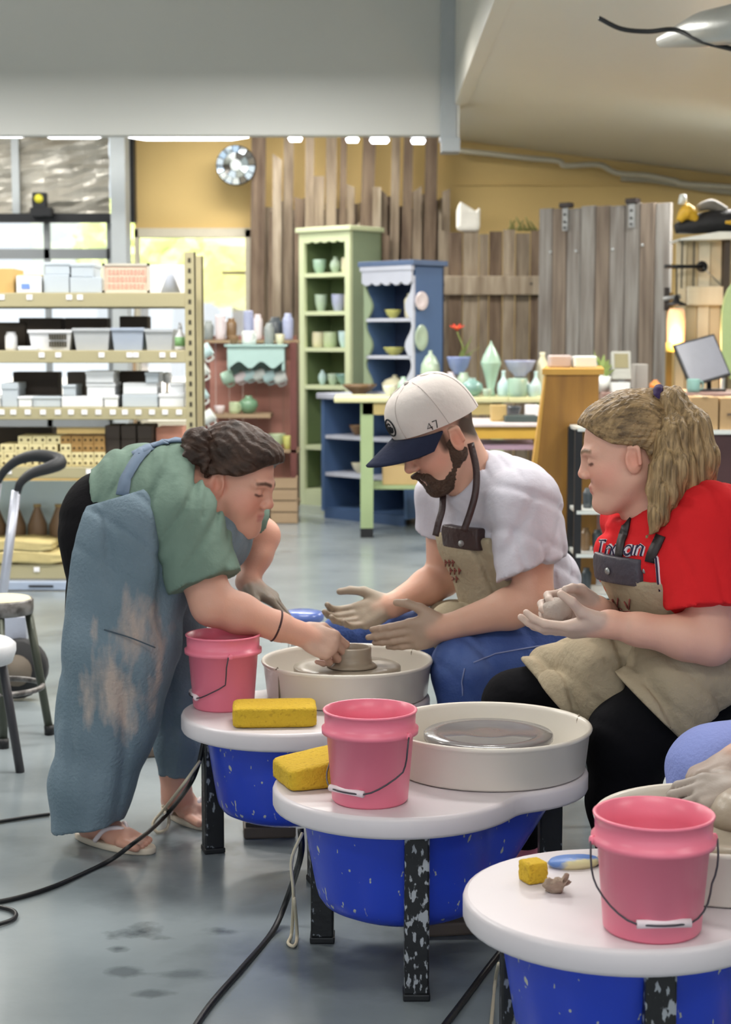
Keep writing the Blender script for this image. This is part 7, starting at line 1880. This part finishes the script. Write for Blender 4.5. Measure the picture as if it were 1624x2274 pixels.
LF.chain([U(1520, 1470, 3.66), U(1360, 1500, 3.69), U(1225, 1528, 3.72)], [.118, .098, .092], .06)
LF.chain([U(1480, 1460, 3.56), U(1360, 1510, 3.57), U(1290, 1560, 3.58)], [.118, .098, .078], .07)
hA_ = half((1168, 1488), (1296, 1618), 3.6); hB_ = half((1290, 1614), (1436, 1556), 3.5); hC_ = half((1424, 1556), (1512, 1642), 3.36); hD_ = half((1505, 1642), (1640, 1556), 3.36)
LF.post = lambda P, d: np.maximum(d + lapfold(P), np.maximum(-((P-hA_[0]) @ hA_[1]), -((P-hB_[0]) @ hB_[1])))
sdf_object('apron_lap', LF, .0055, m_tanc, caC)
LN = Sdf()
LN.chain([U(1600, 1460, 3.48), U(1510, 1530, 3.46), U(1420, 1620, 3.45), U(1400, 1700, 3.45)], [.120, .114, .100, .1], .06)
LN.post = lambda P, d: np.maximum(d + lapfold(P), np.maximum(-((P-hC_[0]) @ hC_[1]), -((P-hD_[0]) @ hD_[1])))
sdf_object('apron_lap', LN, .0055, m_tanc, caC)
PT2 = Sdf()
for c_, r_ in ((waC, (.149, .172, .155)), (chC, (.159, .169, .160))): PT2.ell(c_, r_, RC, .05)
PT2.ell(npv(chC)+ftC*.080+np.array([0, 0, -.03]), (.075, .11, .08), RC, .05)
def postP2(P, d):
    L = (P-cC) @ RC; z1 = zat(1246, 3.36); z0 = zat(1308, 3.36)
    return np.maximum.reduce([d, P[:, 2]-z1, z0-P[:, 2], np.abs(L[:, 1]-.005)-.075, -L[:, 0]])
PT2.post = postP2
ptC = sdf_object('leather_patch', PT2, .004, mat('grey_leather', '#45404a', rough=.45, var=.15, bump=.2), caC)
bpy.context.view_layer.update()
for px, py in ((1352, 1268), (1432, 1266)):
    q, nr = on_surface(ptC, px, py)
    if q is not None: MB().lathe([(0, 0), (.008, 0), (.007, .003), (0, .004)], 14).xf(Matrix.Translation(q-OC) @ Matrix(Vector(nr).to_track_quat('Z', 'Y').to_matrix()).to_4x4()).build('snap', m_steel, caC)
m_str = mat('charcoal_strap', '#2b2224', rough=.5, var=.1)
draped(rsC, [(1406, 1116), (1396, 1160), (1382, 1205), (1376, 1246)], .022, m_str, 'strap', caC)
draped(rsC, [(1470, 1190), (1455, 1220), (1440, 1256)], .022, m_str, 'strap', caC)
# script lettering across the shirt: dark strokes edged in white
def glyphs(o, segs, parent):
    for nm, w, off, m in (('lettering_edge', .0050, .0005, mat('white_print', '#e6dfe6', rough=.8)), ('lettering', .0030, .0030, mat('navy_print', '#2a2140', rough=.8))):
        mb = MB(); org = parent_origin(parent)
        for seg in segs:
            Pp = [on_surface(o, x, y, off)[0] for x, y in seg]; Pp = [q-org for q in Pp if q is not None]
            if len(Pp) > 1: mb.tube(Pp, w, 6)
        if mb.v: mb.build(nm, m, parent)
def oval(cx, cy, rx, ry, sl=.25): return [(cx+rx*math.cos(a)-sl*ry*math.sin(a)*1.0, cy+ry*math.sin(a)) for a in [2*PI*k/14 for k in range(15)]]
SG = [[(1340, 1202), (1334, 1232)], [(1335, 1202), (1347, 1202)], [(1329, 1232), (1341, 1232)],
      [(1352, 1212), (1347, 1234)], [(1350, 1218), (1357, 1212), (1362, 1217), (1358, 1234)], [(1368, 1234), (1364, 1222), (1370, 1212), (1376, 1214)],
      oval(1398, 1223, 8, 10), [(1410, 1212), (1405, 1234)], [(1418, 1212), (1412, 1234)], [(1415, 1220), (1424, 1211), (1430, 1216), (1425, 1235)],
      [(1450, 1226), (1459, 1240), (1462, 1262), (1464, 1290), (1468, 1312)]]
glyphs(rsC, SG, rsC)
strokes(caC, [[(1362, 1330), (1368, 1348)], [(1374, 1328), (1372, 1350), (1382, 1352)], [(1388, 1335), (1396, 1350)], [(1400, 1330), (1398, 1352)], [(1366, 1352), (1402, 1358)]], .002, m_red, 'print', caC)
# stool under her
sb2 = thing('potter_stool', 'low round stool under the woman in red', 'stool', (peC.x+.06, peC.y+.02, 0))
zst = peC.z-.13
MB().lathe([(0, zst-.03), (.14, zst-.03), (.15, zst-.015), (.145, zst), (0, zst)], 28).build('seat', m_black, sb2)
for a in (.8, 2.4, 3.9, 5.5): MB().tube([(.1*math.cos(a), .1*math.sin(a), zst-.02), (.16*math.cos(a), .16*math.sin(a), 0)], .012, 10).build('leg', m_steel, sb2)
# clay ball in her hands
bm = bmesh.new(); bmesh.ops.create_icosphere(bm, subdivisions=4, radius=.031)
for v in bm.verts: v.co *= 1+.05*math.sin(v.co.x*150)*math.sin(v.co.y*130+v.co.z*90)
bl_ = U(1237, 1360, 3.375)
single('clay_ball', MB().add([tuple(v.co) for v in bm.verts], [[v.index for v in f.verts] for f in bm.faces], True), mat('dry_grey_clay', '#ab9d94', rough=.7, var=.1, bump=.3), 'ball of grey clay held by the woman in red', 'clay', loc=bl_); bm.free()

# ------------------------------------------------------------------ the potter at the nearest wheel, mostly outside the frame
SKD = np.array(lin('#d3a48e')); CLD = np.array(lin('#a89a90'))
pd_ = thing('person', 'potter in pale blue jeans at the frame edge, hands over the nearest wheel', 'person', (1.0, 3.0, 0))
D_ = Sdf(); D_.base = SKD
cD = Vector((1.10, 3.0, .86)); peD = Vector((1.20, 3.05, .50))
HD = head_frame((1.0, 2.95, 1.14), (-.9, -.2), math.radians(25), 1.0); add_head(D_, HD, SKD, np.array(lin('#b8706a')), np.array(lin('#5a4030')), True)
D_.cap(HD['P'](-.02, 0, -.05), (1.07, 3.0, .99), .055, .065, .03)
for c_, r_ in ((peD, (.15, .17, .11)), ((1.16, 3.03, .66), (.14, .155, .14)), (cD, (.13, .17, .14))): D_.ell(c_, r_, I3, .04)
wr1, wr2 = U(1640, 1688, 2.86), U(1672, 1760, 2.74)
D_.chain([(1.08, 3.16, .92), (1.02, 3.12, .68), wr1], [.055, .045, .028], .02); D_.chain([(1.10, 2.84, .92), (1.02, 2.78, .66), wr2], [.055, .045, .028], .02)
hD1 = add_hand(D_, wr1, (-.93, -.12, -.30), (-.28, -.2, -.94), 'R', [(.55, .75, .4), (.65, .8, .4), (.7, .85, .4), (.75, .85, .4)], (.5, .6), 1.0, CLD*np.array([1.03, .95, .93]), .07)
hD2 = add_hand(D_, wr2, (-.95, .2, -.05), (-.1, .55, -.8), 'L', [(.45, .6, .4), (.4, .6, .4), (.45, .6, .4), (.5, .6, .4)], (.3, .6), 1.0, CLD, .04)
knD, knD2 = U(1592, 1722, 3.05), Vector((.90, 2.62, .46))
D_.chain([(1.18, 3.12, .50), knD, (knD.x+.02, 3.06, .08)], [.08, .07, .04], .03); D_.chain([(1.2, 2.92, .50), knD2, (.90, 2.64, .08)], [.08, .06, .04], .03)
for q in (Vector((knD.x+.02, 3.06, 0)), Vector((.90, 2.64, 0))): D_.cap((q.x, q.y, .08), (q.x-.13, q.y, .035), .038, .03, .02)
sdf_object('body', D_, .008, m_skin, pd_, fine=[(hD1, .11, .0032), (hD2, .11, .0032)], colored=True)
JD = Sdf(); JD.ell(peD, (.16, .185, .115), I3, .04); JD.chain([(1.18, 3.12, .51), knD], [.115, .092], .03); JD.chain([knD, (knD.x+.02, 3.06, .08)], [.09, .06], .03); JD.chain([(1.2, 2.92, .50), knD2, (.90, 2.64, .08)], [.11, .08, .06], .03)
JD.post = lambda P, d: d + folds(P, .006, [(.8, .3, .3)], [55], 1., 3.)
sdf_object('jeans', JD, .007, mat('pale_blue_denim', '#8d9bdc', rough=.8, var=.07, scale=8, bump=.2, bscale=140), pd_)
TD = Sdf()
for c_, r_ in ((peD, (.165, .19, .10)), ((1.16, 3.03, .66), (.155, .17, .15)), (cD, (.145, .185, .15))): TD.ell(c_, r_, I3, .05)
TD.cap((1.08, 3.16, .92), (1.02, 3.12, .72), .075, .075, .03); TD.cap((1.10, 2.84, .92), (1.02, 2.78, .70), .075, .075, .03)
TD.cap((1.05, 2.99, 1.01), (1.0, 2.95, 1.15), .066, .1, .01, sub=True)
sdf_object('t_shirt', TD, .008, cloth('grey_tee', '#8d8f98'), pd_)
HDR = Sdf(); HDR.ell(HD['P'](-.014, 0, .042), (.11, .088, .098), HD['R'], .02); HDR.ell(HD['P'](-.06, 0, -.02), (.055, .065, .07), HD['R'], .02)
HDR.post = lambda P, d: np.maximum(d, (at_hl(HD, P)[:, 0]-hairline(at_hl(HD, P)[:, 2], [(-.13, -.05), (.0, -.03), (.03, .05), (.09, .11), (.12, .2)]))*.8)
sdf_object('hair', HDR, .007, m_hairA, pd_)
sb3 = thing('potter_stool', 'low round stool under the potter at the frame edge', 'stool', (1.22, 3.06, 0))
MB().lathe([(0, .34), (.14, .34), (.15, .355), (.145, .37), (0, .37)], 28).build('seat', m_black, sb3)
for a in (.8, 2.4, 3.9, 5.5): MB().tube([(.1*math.cos(a), .1*math.sin(a), .35), (.16*math.cos(a), .16*math.sin(a), 0)], .012, 10).build('leg', m_steel, sb3)
